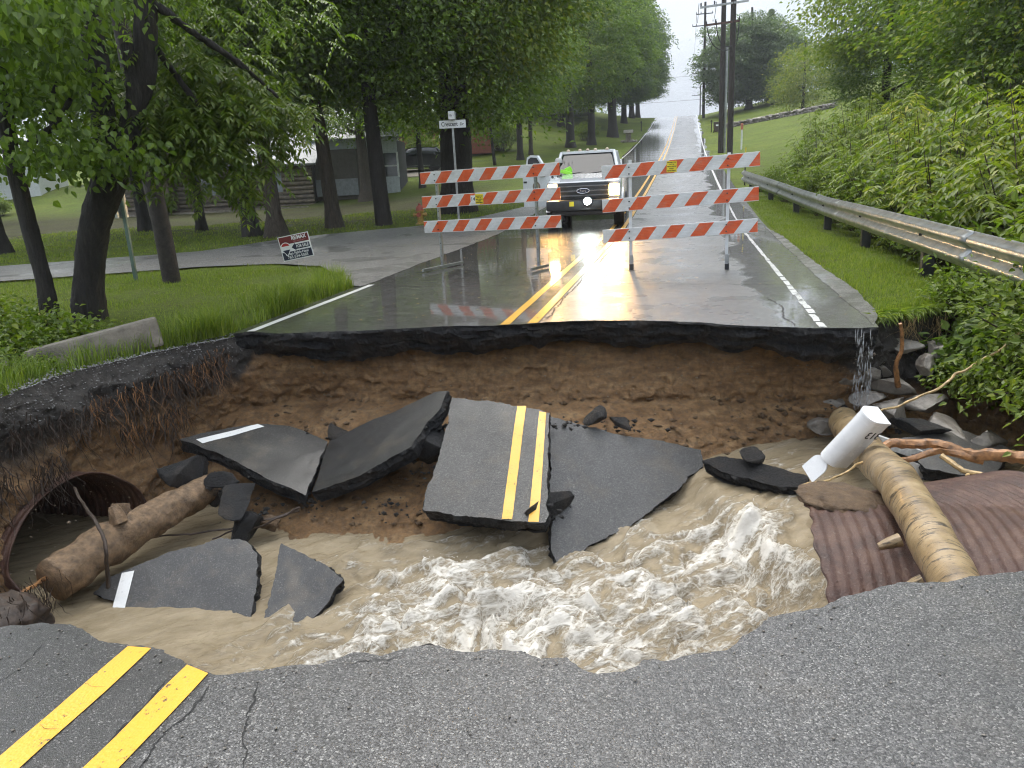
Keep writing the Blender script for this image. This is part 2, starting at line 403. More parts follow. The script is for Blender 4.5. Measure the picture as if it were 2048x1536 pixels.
# gravelly wet side road
t = NT('gravel_side_road'); w = t.world(); n1 = t.noise(w, .5, 5, .6); ch = t.voro(w, 55, 'Color')
c = t.ramp(t.sep(ch)[0], [(0, (.06, .058, .055)), (.6, (.12, .117, .112)), (.9, (.19, .185, .175)), (1, (.34, .33, .31))])
c = t.mix(t.ramp(n1, [(.45, 0), (.65, .5)]), c, (.055, .053, .052))
t.set(Base_Color=c, Roughness=.45, Coat_Weight=t.ramp(n1, [(.46, .05), (.66, .6)]), Coat_Roughness=t.ramp(n1, [(.46, .4), (.66, .12)]), Coat_IOR=1.333, Normal=t.bump(t.voro(w, 55, 'Distance'), .006)); M['gravel'] = t.m
t = NT('wet_shoulder_gravel'); w = t.world(); n1 = t.noise(w, 2.5, 5, .6); ch = t.voro(w, 70, 'Color')
t.set(Base_Color=t.mix(t.ramp(n1, [(.4, 0), (.6, .6)]), t.ramp(t.sep(ch)[0], [(0, (.03, .028, .025)), (.6, (.07, .065, .058)), (1, (.2, .19, .17))]), (.045, .04, .034)), Roughness=.4, Coat_Weight=t.ramp(n1, [(.45, .1), (.6, .9)]), Coat_Roughness=.08, Coat_IOR=1.333, Normal=t.bump(t.voro(w, 70, 'Distance'), .006)); M['gravel_wet'] = t.m
# muddy flood water with foam (the foam amount is stored on the surface)
t = NT('muddy_flood_water'); w = t.world(); fo = t.n("Attribute", attribute_name='foam').outputs['Fac']
fl = t.n("Mapping"); t.l(w, fl.inputs[0]); fl.inputs['Rotation'].default_value = (0, 0, math.radians(-37)); fl2 = t.n("Mapping"); t.l(fl.outputs[0], fl2.inputs[0]); fl2.inputs['Scale'].default_value = (.45, 1.25, 1)
fv = fl2.outputs[0]
wn_ = t.n("TexNoise"); t.l(fv, wn_.inputs['Vector']); wn_.inputs['Scale'].default_value = 5; wn_.inputs['Detail'].default_value = 4
wv = t.n("VectorMath", operation='MULTIPLY_ADD'); t.l(wn_.outputs['Color'], wv.inputs[0]); wv.inputs[1].default_value = (.22, .22, .0); t.l(fv, wv.inputs[2]); wp = wv.outputs[0]
e1 = t.voro(wp, 7, 'Distance', 'DISTANCE_TO_EDGE'); e2 = t.voro(wp, 19, 'Distance', 'DISTANCE_TO_EDGE'); e3 = t.voro(wp, 46, 'Distance', 'DISTANCE_TO_EDGE')
nf = t.noise(wp, 13, 8, .72); nv = t.noise(wp, 48, 6, .75)
net = t.math('ADD', t.ramp(e1, [(0, .34), (.10, 0.)]), t.math('ADD', t.ramp(e2, [(0, .26), (.16, 0.)]), t.ramp(e3, [(0, .16), (.2, 0.)])))
fm = t.math('ADD', t.math('MULTIPLY', fo, 1.05), t.math('ADD', t.math('MULTIPLY', net, t.ramp(fo, [(.0, .35), (.35, 1.)])), t.math('MULTIPLY', t.math('SUBTRACT', t.math('ADD', nf, nv), 1.0), .95)))
fmask = t.ramp(fm, [(.33, 0.), (.58, .36), (.90, .85), (1.15, 1.)])
body = t.ramp(t.noise(fv, 6, 6, .65), [(.3, (.210, .163, .098)), (.7, (.335, .272, .178))])
t.set(Base_Color=t.mix(fmask, body, (.74, .70, .625)), Roughness=t.mix(fmask, .10, .45), IOR=1.333)
t.set(Normal=t.bump(t.math('ADD', nf, t.math('ADD', t.math('MULTIPLY', nv, .35), t.math('MULTIPLY', fmask, .5))), .016, 1.0)); M['water'] = t.m

# ------------------------------------------------------------------ ground, road, washout
FAR = [(-4.96,7.47),(-4.81,7.58),(-4.37,7.47),(-3.94,7.57),(-3.59,7.59),(-3.27,7.66),(-2.79,7.79),(-2.41,7.86),(-2.04,7.85),(-1.65,7.95),(-1.44,8.03),(-1.01,8.13),(-0.42,8.08),(0.15,7.99),(0.39,7.85),(0.91,7.71),(1.27,7.66),(1.54,7.66),(1.80,7.70)]
NEAR = [(-5.0,2.3),(-4.2,2.12),(-3.3,2.12),(-2.8,2.05),(-2.57,2.07),(-2.47,2.1),(-2.32,2.12),(-2.21,2.1),(-2.1,2.04),(-1.97,2.02),(-1.87,2.03),(-1.75,1.99),(-1.66,1.97),(-1.6,1.95),(-1.51,1.94),(-1.43,1.97),(-1.34,1.99),(-1.24,2.02),(-1.18,2.06),(-1.11,2.11),(-1.0,2.11),(-0.91,2.18),(-0.83,2.21),(-0.74,2.19),(-0.63,2.21),(-0.54,2.2),(-0.45,2.17),(-0.37,2.2),(-0.32,2.15),(-0.26,2.13),(-0.2,2.16),(-0.13,2.22),(-0.04,2.23),(0.06,2.29),(0.15,2.33),(0.2,2.4),(0.25,2.46),(0.29,2.55),(0.42,2.61),(0.51,2.65),(0.56,2.7),(0.7,2.79),(0.82,2.85),(0.95,2.88),(1.09,2.94),(1.3,3.01),(1.9,3.12)]
# washout: rim point, rim height, middle point at z=-0.9, bottom point at z=-2.0
BANK = [((-4.98,7.62),-.05,(-5.15,7.45),(-4.9,6.6)), ((-4.6,7.95),-.28,(-4.5,7.85),(-4.35,5.7)), ((-3.9,8.10),-.28,(-3.9,7.95),(-3.7,4.9)), ((-3.3,8.17),-.28,(-3.3,7.9),(-3.1,4.7)),
 ((-2.2,8.40),-.28,(-2.3,7.95),(-2.4,4.7)), ((-1.2,8.60),-.28,(-1.3,8.15),(-1.2,5.5)), ((0.15,8.60),-.28,(0.1,8.05),(0.1,6.9)), ((0.9,8.35),-.28,(0.95,8.35),(0.9,7.4)),
 ((1.74,7.98),-.2,(1.7,8.35),(1.6,7.7)), ((1.98,8.45),-.02,(2.05,8.5),(1.95,7.8)), ((2.85,9.17),-.08,(2.9,8.75),(2.9,7.9)), ((3.5,8.5),-.4,(3.3,8.1),(3.2,7.7)),
 ((4.0,7.0),-.6,(3.35,6.7),(3.0,6.5)), ((3.9,5.4),-.6,(3.0,5.4),(2.8,5.4)), ((3.2,4.0),-.3,(2.6,4.2),(2.5,4.4)), ((2.0,3.2),-.1,(1.95,3.2),(1.9,3.4)),
 ((0.56,2.50),-.2,(.5,2.2),(.5,2.7)), ((-0.6,2.0),-.2,(-.6,1.8),(-.6,2.3)), ((-2.0,1.83),-.2,(-2,1.7),(-2.1,2.3)), ((-3.3,1.95),-.2,(-3.3,1.9),(-3.4,2.6)),
 ((-5.0,2.2),-.05,(-4.9,2.4),(-4.8,2.8)), ((-5.6,3.3),-.03,(-5.5,3.5),(-5.2,3.6)), ((-5.63,5.04),-.02,(-5.45,5.0),(-5.1,4.9)), ((-5.70,5.65),-.02,(-5.5,5.6),(-5.15,5.5)),
 ((-5.59,6.16),-.02,(-5.4,6.1),(-5.15,6.0)), ((-5.34,6.8),-.02,(-5.3,6.65),(-5.0,6.3))]
_rim = np.array([b[0] for b in BANK]); _rz = np.array([b[1] for b in BANK]); _mid = np.array([b[2] for b in BANK]); _bot = np.array([b[3] for b in BANK])
def _loop(A, n):
    A = np.vstack([A, A[:1]]) if A.ndim == 2 else np.r_[A, A[:1]]
    R_ = np.vstack([_rim, _rim[:1]]); L = np.r_[0, np.cumsum(np.linalg.norm(np.diff(R_, axis=0), axis=1))]
    s_ = np.linspace(0, L[-1], n, endpoint=False)
    if A.ndim == 1: return np.interp(s_, L, A)
    return np.stack([np.interp(s_, L, A[:, k]) for k in range(A.shape[1])], 1)
def _smooth(A, k):
    for _ in range(k): A = (np.roll(A, 1, 0) + A * 2 + np.roll(A, -1, 0)) / 4
    return A
NU = 1300
rimL = _smooth(_loop(_rim, NU), 16); rzL = _smooth(_loop(_rz, NU), 16); midL = _smooth(_loop(_mid, NU), 70); botL = _smooth(_loop(_bot, NU), 110)
rimL += np.stack([fbm(v3(np.arange(NU) * .053, 3.3, k * 5.), 4, .6) for k in (0, 1)], 1) * .055
# bank surface
NVB = 90; tv = np.linspace(0, 1, NVB); rows = []
for tvv in tv:
    zc = (1 - tvv) * 1.0
    z = rzL + (-2.0 - rzL) * tvv
    s_mid = np.clip((rzL - z) / (rzL + .9), 0, 1)[:, None]; s_bot = np.clip((-.9 - z) / 1.1, 0, 1)[:, None]
    xy = rimL + (midL - rimL) * (s_mid ** .8); xy = xy + (botL - midL) * (s_bot ** .75)
    rows.append(np.concatenate([xy, z[:, None]], 1))
B = np.array(rows)                                          # (NVB, NU, 3)
inward = np.roll(rimL, -7, 0) - np.roll(rimL, 7, 0); inward = np.stack([inward[:, 1], -inward[:, 0]], 1); inward /= np.linalg.norm(inward, axis=1)[:, None] + 1e-9
inward = _smooth(inward, 90)
Bf = B.reshape(-1, 3)
dn = fbm(Bf * np.array([1.6, 1.6, 2.2]), 5, .55) * .22 + ridged(Bf * np.array([3.5, 3.5, 4.5]) + 5, 5, .6) * .055 + ridged(Bf * 13 + 9, 3, .6) * .026 + fbm(Bf * 34, 3, .6) * .022
env = np.repeat(np.clip(tv * 9, .1, 1), NU)
Bf[:, :2] += np.tile(inward, (NVB, 1)) * (dn * env)[:, None]
Bf[:, 2] += fbm(Bf * 6 + 31, 4) * .05 * np.repeat(np.clip(tv * 9, 0, 1), NU)
quads = []
I = np.arange(NVB - 1)[:, None] * NU + np.arange(NU)[None, :]; J = np.arange(NVB - 1)[:, None] * NU + (np.arange(NU)[None, :] + 1) % NU
Fq = np.stack([I, I + NU, J + NU, J], -1).reshape(-1, 4)
cen = Bf[Fq].mean(1)
PIPE_C = (5.15, -1.45)
keep = ~((cen[:, 0] < -4.6) & (((cen[:, 1] - PIPE_C[0]) / .82) ** 2 + ((cen[:, 2] - PIPE_C[1]) / .60) ** 2 < 1))
bank = mesh_np('washout_bank', Bf, Fq[keep], M['soil'], smooth=True); tag(bank, kind='structure')
# ground sheet with the washout cut out
ROADL, ROADR = -5.0, 1.9
gp = []
for x in np.arange(-22, 10, .5):
    for y in np.arange(-8, 32, .5): gp.append((x + random.uniform(-.12, .12), y + random.uniform(-.12, .12)))
for x in np.arange(-80, 60, 2.5):
    for y in np.arange(-20, 220, 2.5):
        if not (-22 < x < 10 and -8 < y < 32): gp.append((x, y))
for x in np.arange(-900, 901, 60):
    for y in np.arange(-300, 1201, 60):
        if not (-80 < x < 60 and -20 < y < 220): gp.append((x, y))
for xe in (ROADL + .03, ROADL + .15, ROADR - .03, ROADR - .15):
    for y in np.arange(-8, 40, .35): gp.append((xe, y))
gp = [p for p in gp if not bool(pip(np.array([p[0]]), np.array([p[1]]), rimL)[0])] if False else gp
gpa = np.array(gp); gpa = gpa[~pip(gpa[:, 0], gpa[:, 1], rimL)]
gv, gt = cdt(gpa.tolist(), [rimL.tolist()])
cc = gv[gt].mean(1); gt = gt[~pip(cc[:, 0], cc[:, 1], rimL)]
gz = terrain(gv[:, 0], gv[:, 1])
under = sstep(ROADL, ROADL + .12, gv[:, 0]) * (1 - sstep(ROADR - .12, ROADR, gv[:, 0]))
gz = gz - under * (.06 + .2 * (1 - sstep(14, 20, gv[:, 1])))
gz += (1 - under) * .025 * fbm(v3(gv[:, 0] * 1.2, gv[:, 1] * 1.2, 0), 3)
# drop smoothly onto the bank's rim
d2 = ((gv[:, None, :] - rimL[None, ::13, :]) ** 2).sum(-1) if len(gv) < 30000 else None
if d2 is not None:
    near_i = d2.argmin(1); dd = np.sqrt(d2.min(1)); wgt = np.where(dd < .12, 1.0, np.clip(1 - (dd - .12) / .35, 0, 1))
    gz = gz * (1 - wgt) + (rzL[::13][near_i]) * wgt
ground = mesh_np('ground', np.c_[gv, gz], gt, M['lawn'], smooth=True); tag(ground, kind='structure')

def road_sheet(name, edge, other_y, mat, thick, seed, ys):
    """asphalt sheet with one jagged broken edge (edge runs left to right) and a rough fracture face"""
    E = jag(edge, .036, .014, seed); far = other_y > E[:, 1].mean()
    xs = np.linspace(ROADL, ROADR, 16)
    outer = [(ROADR, y) for y in ys] + [(x, ys[-1]) for x in xs[::-1][1:-1]] + [(ROADL, y) for y in ys[::-1]]
    lp = [tuple(p) for p in E[:, :2]] + outer
    pts = [(x, y) for x in xs[1:-1] for y in ys[:-1]]
    pa = np.array(pts); ins = pip(pa[:, 0], pa[:, 1], lp); 
    dmin = np.sqrt(((pa[:, None, :] - E[None, ::6, :2]) ** 2).sum(-1)).min(1)
    V2, T = cdt(pa[ins & (dmin > .25)].tolist(), [lp]); c = V2[T].mean(1); T = T[pip(c[:, 0], c[:, 1], lp)]
    z = prof(V2[:, 1]) + .004
    # crown of the road and settlement toward the break
    if far: z = z - .02 * np.exp(-((V2[:, 1] - E[:, 1].mean()) / .9) ** 2) * 0
    V = [np.c_[V2, z]]; nb = len(V2); Fs = [tuple(f) for f in T]; mi = [0] * len(Fs)
    ne = len(E); rows_ = []; sgn = 1 if far else -1
    NR = 15; thv = thick * (1 + .38 * fbm(v3(E[:, 0] * 1.6, seed, 1), 4) + .14 * fbm(v3(E[:, 0] * 7, seed, 6), 3))
    for k in range(NR):
        tt = k / (NR - 1); zz = .004 - thv * tt
        lay = .05 * vnoise(v3(E[:, 0] * 1.5, tt * 5.5, seed)) + .07 * (ridged(v3(E[:, 0] * 3.2, tt * 3.2, seed + 4), 4, .6) - .35) + .030 * fbm(v3(E[:, 0] * 14, tt * 9, seed), 4, .7)
        off = lay * min(1, k * .5) - (.006 * k if k else 0)
        rows_.append(np.c_[E[:, 0] + .02 * fbm(v3(E[:, 0] * 8, k, 8), 3) * min(1, k), E[:, 1] - sgn * off + sgn * .16 * tt * tt, zz + (.012 * fbm(v3(E[:, 0] * 15, k * 2., 3), 3) if k else 0)])
    for k, r in enumerate(rows_): V.append(r)
    for k in range(NR - 1):
        for i in range(ne - 1):
            a = nb + k * ne + i; Fs.append((a, a + 1, a + ne + 1, a + ne)); mi.append(1)
    # underside ledge running back under the slab
    led = rows_[-1].copy(); led[:, 1] += sgn * .9; led[:, 2] = -thick + .02; V.append(led); a0 = nb + (NR - 1) * ne
    for i in range(ne - 1): Fs.append((a0 + i, a0 + i + 1, a0 + ne + i + 1, a0 + ne + i)); mi.append(1)
    o = mesh_np(name, np.vstack(V), Fs, [mat, M['edge']]); o.data.polygons.foreach_set('material_index', mi)
    bm = bmesh.new(); bm.from_mesh(o.data); bmesh.ops.recalc_face_normals(bm, faces=bm.faces[:]); bm.to_mesh(o.data); bm.free()
    # top faces must look up
    me = o.data; fl = [p.index for p in me.polygons if p.material_index == 0 and p.normal.z < 0]
    if fl: 
        bm = bmesh.new(); bm.from_mesh(me); bm.faces.ensure_lookup_table(); bmesh.ops.reverse_faces(bm, faces=[bm.faces[i] for i in fl]); bm.to_mesh(me); bm.free()
    return o, E
ys_far = list(np.r_[np.arange(9, 40, .75), np.arange(40, 240, 3.)])
road_far, EF = road_sheet('road', FAR, 200, M['road_far'], .34, 1, ys_far); tag(road_far, kind='structure')
road_near, EN = road_sheet('road', NEAR, -8, M['road_near'], .26, 2, [2.0, 1.2, .4, -.6, -2, -4, -6, -9]) if False else (None, None)
road_near, EN = road_sheet('road', NEAR, -8, M['road_near'], .26, 2, [1.7, 1.0, .2, -.6, -2, -4, -6, -9]); tag(road_near, kind='structure')

def strip(name, x0, x1, ya, yb, mat, parent, dy=.5, jagw=.006, z0=.008, ends=None):
    n = max(2, int(abs(yb - ya) / dy)); ys = np.linspace(ya, yb, n + 1)
    wa = jagw * fbm(v3(ys * 6, x0, 1), 3); wb = jagw * fbm(v3(ys * 6, x1, 2), 3)
    xm = (x0 + x1) / 2; V = np.vstack([np.c_[x0 + wa, ys, prof(ys) + z0], np.c_[x1 + wb, ys, prof(ys) + z0]])
    if ends is not None:                                    # follow the broken edge at the first end
        V[0, 1], V[n + 1, 1] = ends
    k = n + 1; F = np.array([(i, i + k, i + k + 1, i + 1) if yb > ya else (i, i + 1, i + k + 1, i + k) for i in range(n)])
    return mesh_np(name, V, F, mat, parent)
def edge_y(E, x): return float(np.interp(x, E[:, 0], E[:, 1]))
YL = ((-1.965, -1.865), (-1.675, -1.57))
for (a, b) in YL:
    strip('centre_line', a, b, edge_y(EF, a), 200, M['yellow'], road_far, .4, ends=(edge_y(EF, a) + .01, edge_y(EF, b) + .01))
    strip('centre_line', a, b, edge_y(EN, a), -7, M['yellow'], road_near, .12, ends=(edge_y(EN, a) - .008, edge_y(EN, b) - .008))
strip('edge_line', -4.85, -4.755, edge_y(EF, -4.8), 11.1, M['white_line'], road_far, .3, ends=(edge_y(EF, -4.85) + .01, edge_y(EF, -4.755) + .01))
strip('edge_line', -4.85, -4.755, 31, 200, M['white_line'], road_far, .5)
yy = edge_y(EF, 1.3) + .02
rr = random.Random(3)
while yy < 12.6:                                            # worn to pieces near the break
    ln = rr.uniform(.18, .5); strip('edge_line', 1.27 + rr.uniform(-.008, .008), 1.335 + rr.uniform(-.008, .008), yy, yy + ln, M['white_line_worn'], road_far, .08, .012); yy += ln + rr.uniform(.02, .06)
strip('edge_line', 1.275, 1.33, yy, 30, M['white_line_worn'], road_far, .2, .02)
strip('edge_line', 1.255, 1.345, 30.2, 200, M['white_line'], road_far, .5)
strip('edge_line', -4.85, -4.755, 1.9, -7, M['white_line'], road_near, .3)
# cracks: thin near-black strips lying on the pavement
t = NT('crack_black'); t.set(Base_Color=(.008, .008, .008), Roughness=.7); M['crack'] = t.m
def crack(pts, wd, parent, z0=.0065, seed=0):
    Q = jag(pts, .06, .012, seed); n = len(Q); d = np.gradient(Q[:, :2], axis=0); nn = np.c_[-d[:, 1], d[:, 0]]; nn /= np.linalg.norm(nn, axis=1)[:, None]
    wv = wd * (.35 + .65 * np.abs(fbm(v3(np.arange(n) * .3, seed, 0), 3)) * 2) * np.minimum(1, np.minimum(np.arange(n), n - 1 - np.arange(n)) / 6.0)
    A = Q[:, :2] + nn * wv[:, None]; Bv = Q[:, :2] - nn * wv[:, None]
    V = np.vstack([np.c_[A, prof(A[:, 1]) + z0], np.c_[Bv, prof(Bv[:, 1]) + z0]])
    return mesh_np('crack', V, np.array([(i, i + 1, i + 1 + n, i + n) for i in range(n - 1)]), M['crack'], parent)
crack([(-1.38, 1.93), (-1.33, 1.78), (-1.24, 1.62), (-1.2, 1.45), (-1.2, 1.2)], .003, road_near, seed=1)
crack([(-1.13, 2.05), (-1.02, 2.08), (-.93, 2.13)], .003, road_near, seed=2)
crack([(1.05, 7.72), (1.0, 8.3), (1.06, 8.8), (.96, 9.5)], .009, road_far, seed=3)
crack([(-4.8, 11.1), (-3.4, 10.7), (-1.6, 10.9), (.2, 10.6), (1.2, 10.5)], .010, road_far, seed=4)
crack([(-1.5, 8.2), (-1.52, 10), (-1.5, 12.5), (-1.47, 15)], .014, road_far, seed=5)
crack([(-1.53, 1.9), (-1.545, 1.2), (-1.54, .2), (-1.54, -1.0)], .004, road_near, seed=6)
crack([(-1.69, 1.9), (-1.69, 1.2), (-1.69, .2)], .005, road_near, seed=7)
for k, y_ in enumerate((1.05, 1.35, 1.62, 1.82)): crack([(-1.96, y_), (-1.92, y_ - .015), (-1.87, y_ - .01)], .0025, road_near, .0105, seed=20 + k)

# side road and wet gravel shoulders
def flat_patch(name, loop, mat, dz, step=.8, jagamp=.08, seed=0):
    lp = jag(loop, jagamp, .15, seed, True)[:, :2]
    x0, y0 = lp.min(0); x1, y1 = lp.max(0); g = np.array([(x, y) for x in np.arange(x0, x1, step) for y in np.arange(y0, y1, step)])
    ins = pip(g[:, 0], g[:, 1], lp); V2, T = cdt(g[ins].tolist(), [lp.tolist()]); c = V2[T].mean(1); T = T[pip(c[:, 0], c[:, 1], lp)]
    inr = sstep(ROADL - .10, ROADL + .02, V2[:, 0]) * (1 - sstep(ROADR - .02, ROADR + .10, V2[:, 0])); zr = prof(V2[:, 1]) + .009
    o = mesh_np(name, np.c_[V2, (terrain(V2[:, 0], V2[:, 1]) + dz) * (1 - inr) + zr * inr], T, mat)
    me = o.data; bm = bmesh.new(); bm.from_mesh(me)
    for f in bm.faces:
        if f.normal.z < 0: f.normal_flip()
    bm.to_mesh(me); bm.free(); return o
SIDE = [(-40,2.0),(-20,8.6),(-13.07,12.28),(-11.43,13.03),(-9.76,13.91),(-8.21,14.13),(-6.92,13.59),(-5.79,12.08),(-5.16,10.89),(-4.90,10.95),(-4.93,14),(-4.9,20),(-4.94,30),(-5.25,29.06),(-6.64,24.65),(-7.9,22.76),(-9.14,22.14),(-10.54,21.27),(-11.55,20.04),(-12.18,17.46),(-14.15,16.24),(-15.99,15.11),(-22,12),(-42,5.6)]
tag(flat_patch('side_road', SIDE, M['gravel'], .035, seed=3), kind='structure')
tag(flat_patch('gravel_shoulder', [(1.78,7.8),(1.93,8.3),(2.0,9.6),(1.98,11),(1.95,13),(1.98,17),(1.86,20),(1.80,15),(1.76,11)], M['gravel_wet'], .028, .3, .05, 5), kind='structure')

# ------------------------------------------------------------------ flood water
WX, WY = np.arange(-6.6, 3.9, .0215), np.arange(2.0, 8.7, .0215)
wx, wy = np.meshgrid(WX, WY); sh = wx.shape; wx = wx.ravel(); wy = wy.ravel()
def water_base(x, y):
    s_ = x + .5 * (y - 6.2) + .12 * fbm(v3(x * 2.2, y * 2.2, 3), 3)
    return -1.53 + .20 * sstep(.12, .62, s_) + .08 * sstep(.6, 2.0, s_) - .03 * sstep(-2.5, -4.5, x)
turb = np.exp(-((wx + .35) / 1.6) ** 2 - ((wy - 4.85) / 1.35) ** 2) + 1.05 * np.exp(-((wx + 1.9) / 1.15) ** 2 - ((wy - 4.2) / .62) ** 2)
turb += .8 * np.exp(-((wx - .55) / .45) ** 2 - ((wy - 5.9) / .5) ** 2) + .5 * np.exp(-((wx + 2.2) / .9) ** 2 - ((wy - 5.3) / .45) ** 2)
turb = np.clip(turb, 0, 1.2); calm = .25 + .75 * sstep(.05, .5, turb)
fa, fc = -.80, -.60                                          # flow runs from the upper right to the lower left
al = wx * fa + wy * fc; ac = -wx * fc + wy * fa
q = v3(al, ac, 0); warp = np.stack([fbm(q * 1.6 + 3, 3), fbm(q * 1.6 + 11, 3), np.zeros_like(wx)], 1) * .55
r1 = ridged((q + warp) * np.array([1.15, 2.3, 1]), 4, .5); r2 = fbm((q + warp) * np.array([3.2, 6.5, 1]) + 40, 4, .6); r3 = ridged((q + warp * .8) * np.array([4.2, 8.5, 1]) + 77, 4, .6)
st1 = ridged((q + warp * .25) * np.array([.9, 7.5, 1]) + 21, 3, .55)
wz = water_base(wx, wy) + turb * (.20 * (r1 - .25) + .075 * r2 + .034 * r3 + .03 * np.sin(al * 11 + 3 * r2)) + calm * .016 * r2 + .008 * st1 + .006 * fbm(q * np.array([9, 16, 1]), 3)
gx_, gy_ = np.gradient(wz.reshape(sh), .0215); slope = np.hypot(gx_, gy_).ravel()
foam = turb * (-.03 + .40 * np.clip(r1, 0, 1) + .40 * np.clip(r3, -.4, 1) + .15 * r2) + .25 * np.clip(slope - .4, 0, 1.2) * turb - .06
foam += .42 * np.clip(st1 - .30, 0, 1) * (.45 + .55 * sstep(-4.8, -2.8, wx)) - .10 * sstep(-2.9, -3.7, wx) * (1 - .5 * turb) + .05
foam += .25 * np.exp(-((wx - .45) / .4) ** 2 - ((wy - 6.0) / .35) ** 2) * np.clip(r3 + .3, 0, 1)
nx = len(WX); ny = len(WY)
I = (np.arange(ny - 1)[:, None] * nx + np.arange(nx - 1)[None, :]); Fw = np.stack([I, I + 1, I + nx + 1, I + nx], -1).reshape(-1, 4)
Pw = np.c_[wx, wy, wz]; cw = Pw[Fw[:, 0]]
inside = pip(cw[:, 0], cw[:, 1], midL) | pip(cw[:, 0], cw[:, 1], botL) | ((cw[:, 0] < -4.8) & (np.abs(cw[:, 1] - 5.15) < .9)) | ((cw[:, 0] > 2.4) & (np.abs(cw[:, 1] - 7.2) < .8))
Fw = Fw[inside]; used = np.unique(Fw); remap = -np.ones(len(Pw), int); remap[used] = np.arange(len(used))
water = mesh_np('water', Pw[used], remap[Fw], M['water'], smooth=True, attr={'foam': foam[used]}); tag(water, kind='structure')
# spray: flecks of foam thrown up by the rapids
sp = []
cand = np.where((foam > .42) & inside_any if False else (foam > .42))[0]
cand = rng.choice(cand, min(420, len(cand)), replace=False)
Vs, Fs = [], []
for i in cand:
    if not (2.6 < Pw[i, 1] < 7.2 and -3.6 < Pw[i, 0] < 1.2): continue
    c = Pw[i] + np.array([rng.normal(0, .02), rng.normal(0, .02), abs(rng.normal(0, .045))]); r = rng.uniform(.002, .006)
    b = len(Vs); Vs += [c + r * np.array(d) for d in ((1, 0, 0), (-1, 0, 0), (0, 1, 0), (0, -1, 0), (0, 0, 1.3), (0, 0, -1.3))]
    Fs += [(b + a_, b + c_, b + d_) for a_, c_, d_ in ((0, 2, 4), (2, 1, 4), (1, 3, 4), (3, 0, 4), (2, 0, 5), (1, 2, 5), (3, 1, 5), (0, 3, 5))]
M['foam'] = plain('foam_fleck', (.72, .67, .58), .4, var=.08)
tag(mesh_np('water_spray', np.array(Vs), np.array(Fs), M['foam'], smooth=True), 'white flecks of spray thrown up over the brown rapids', 'spray', kind='stuff')

# ------------------------------------------------------------------ broken asphalt slabs
def slab(name, poly, thick, mat, label, seed, group=None, amp=.042, sag=0.0, cat='asphalt slab'):
    P = np.array(poly, float); c = P.mean(0); u, s_, vt = np.linalg.svd(P - c); n = vt[2] if vt[2][2] > 0 else -vt[2]
    ax = np.cross([0, 1, 0], n); ax /= np.linalg.norm(ax); ay = np.cross(n, ax)
    L2 = np.c_[(P - c) @ ax, (P - c) @ ay]
    if np.sum(L2[:, 0] * np.roll(L2[:, 1], -1) - np.roll(L2[:, 0], -1) * L2[:, 1]) < 0: L2 = L2[::-1]
    E = jag(L2, amp, .014, seed, True); x0, y0 = E.min(0); x1, y1 = E.max(0)
    g = np.array([(x, y) for x in np.arange(x0, x1, .06) for y in np.arange(y0, y1, .06)])
    ins = pip(g[:, 0], g[:, 1], E); g = g[ins]; dm = np.sqrt(((g[:, None] - E[None, ::4]) ** 2).sum(-1)).min(1)
    V2, T = cdt(g[dm > .03].tolist(), [E.tolist()]); cc_ = V2[T].mean(1); T = T[pip(cc_[:, 0], cc_[:, 1], E)]
    def bend(a): return sag * (a[:, 0] / (x1 - x0)) ** 2 * (x1 - x0) + .012 * fbm(np.c_[a * 2.2, np.full(len(a), seed)], 3)
    top = c + V2[:, :1] * ax + V2[:, 1:2] * ay + bend(V2)[:, None] * n; V = [top]; nb = len(top); Fs = [tuple(f) for f in T]; mi = [0] * len(Fs); ne = len(E)
    # make tops face the normal
    f0 = Fs[0]; 
    if np.dot(np.cross(top[f0[1]] - top[f0[0]], top[f0[2]] - top[f0[0]]), n) < 0: Fs = [f[::-1] for f in Fs]
    tangent = np.roll(E, -1, 0) - np.roll(E, 1, 0); outw = np.c_[tangent[:, 1], -tangent[:, 0]]; outw /= np.linalg.norm(outw, axis=1)[:, None] + 1e-9
    K = 7; sarc = np.arange(ne) * .014
    for k in range(K):
        tt = k / (K - 1); off = (.040 * (ridged(v3(sarc * 5, tt * 2.4, seed), 4, .6) - .3) + .018 * fbm(v3(sarc * 18, tt * 8, seed), 4, .7)) * min(1, k) - .035 * tt * tt
        e = E + outw * off[:, None]; dz = bend(E) - thick * tt * (1 + .12 * fbm(v3(sarc * 3, seed, 2), 3)) * (1 if k else 0)
        V.append(c + e[:, :1] * ax + e[:, 1:2] * ay + dz[:, None] * n)
    for k in range(K - 1):
        for i in range(ne):
            a = nb + k * ne + i; b = nb + k * ne + (i + 1) % ne; Fs.append((a, a + ne, b + ne, b)); mi.append(1)
    bot = c + V2[:, :1] * ax * .97 + V2[:, 1:2] * ay * .97 + (bend(V2) - thick * 1.02 + .02 * fbm(np.c_[V2 * 8, np.zeros(len(V2))], 3))[:, None] * n
    b0 = nb + K * ne; V.append(bot); Fs += [(b0 + f[2], b0 + f[1], b0 + f[0]) for f in T]; mi += [1] * len(T)
    o = mesh_np(name, np.vstack(V), Fs, [mat, M['edge']]); o.data.polygons.foreach_set('material_index', mi)
    tag(o, label, cat, group); o['_n'] = 0; del o['_n']
    return o, (c, ax, ay, n, bend)
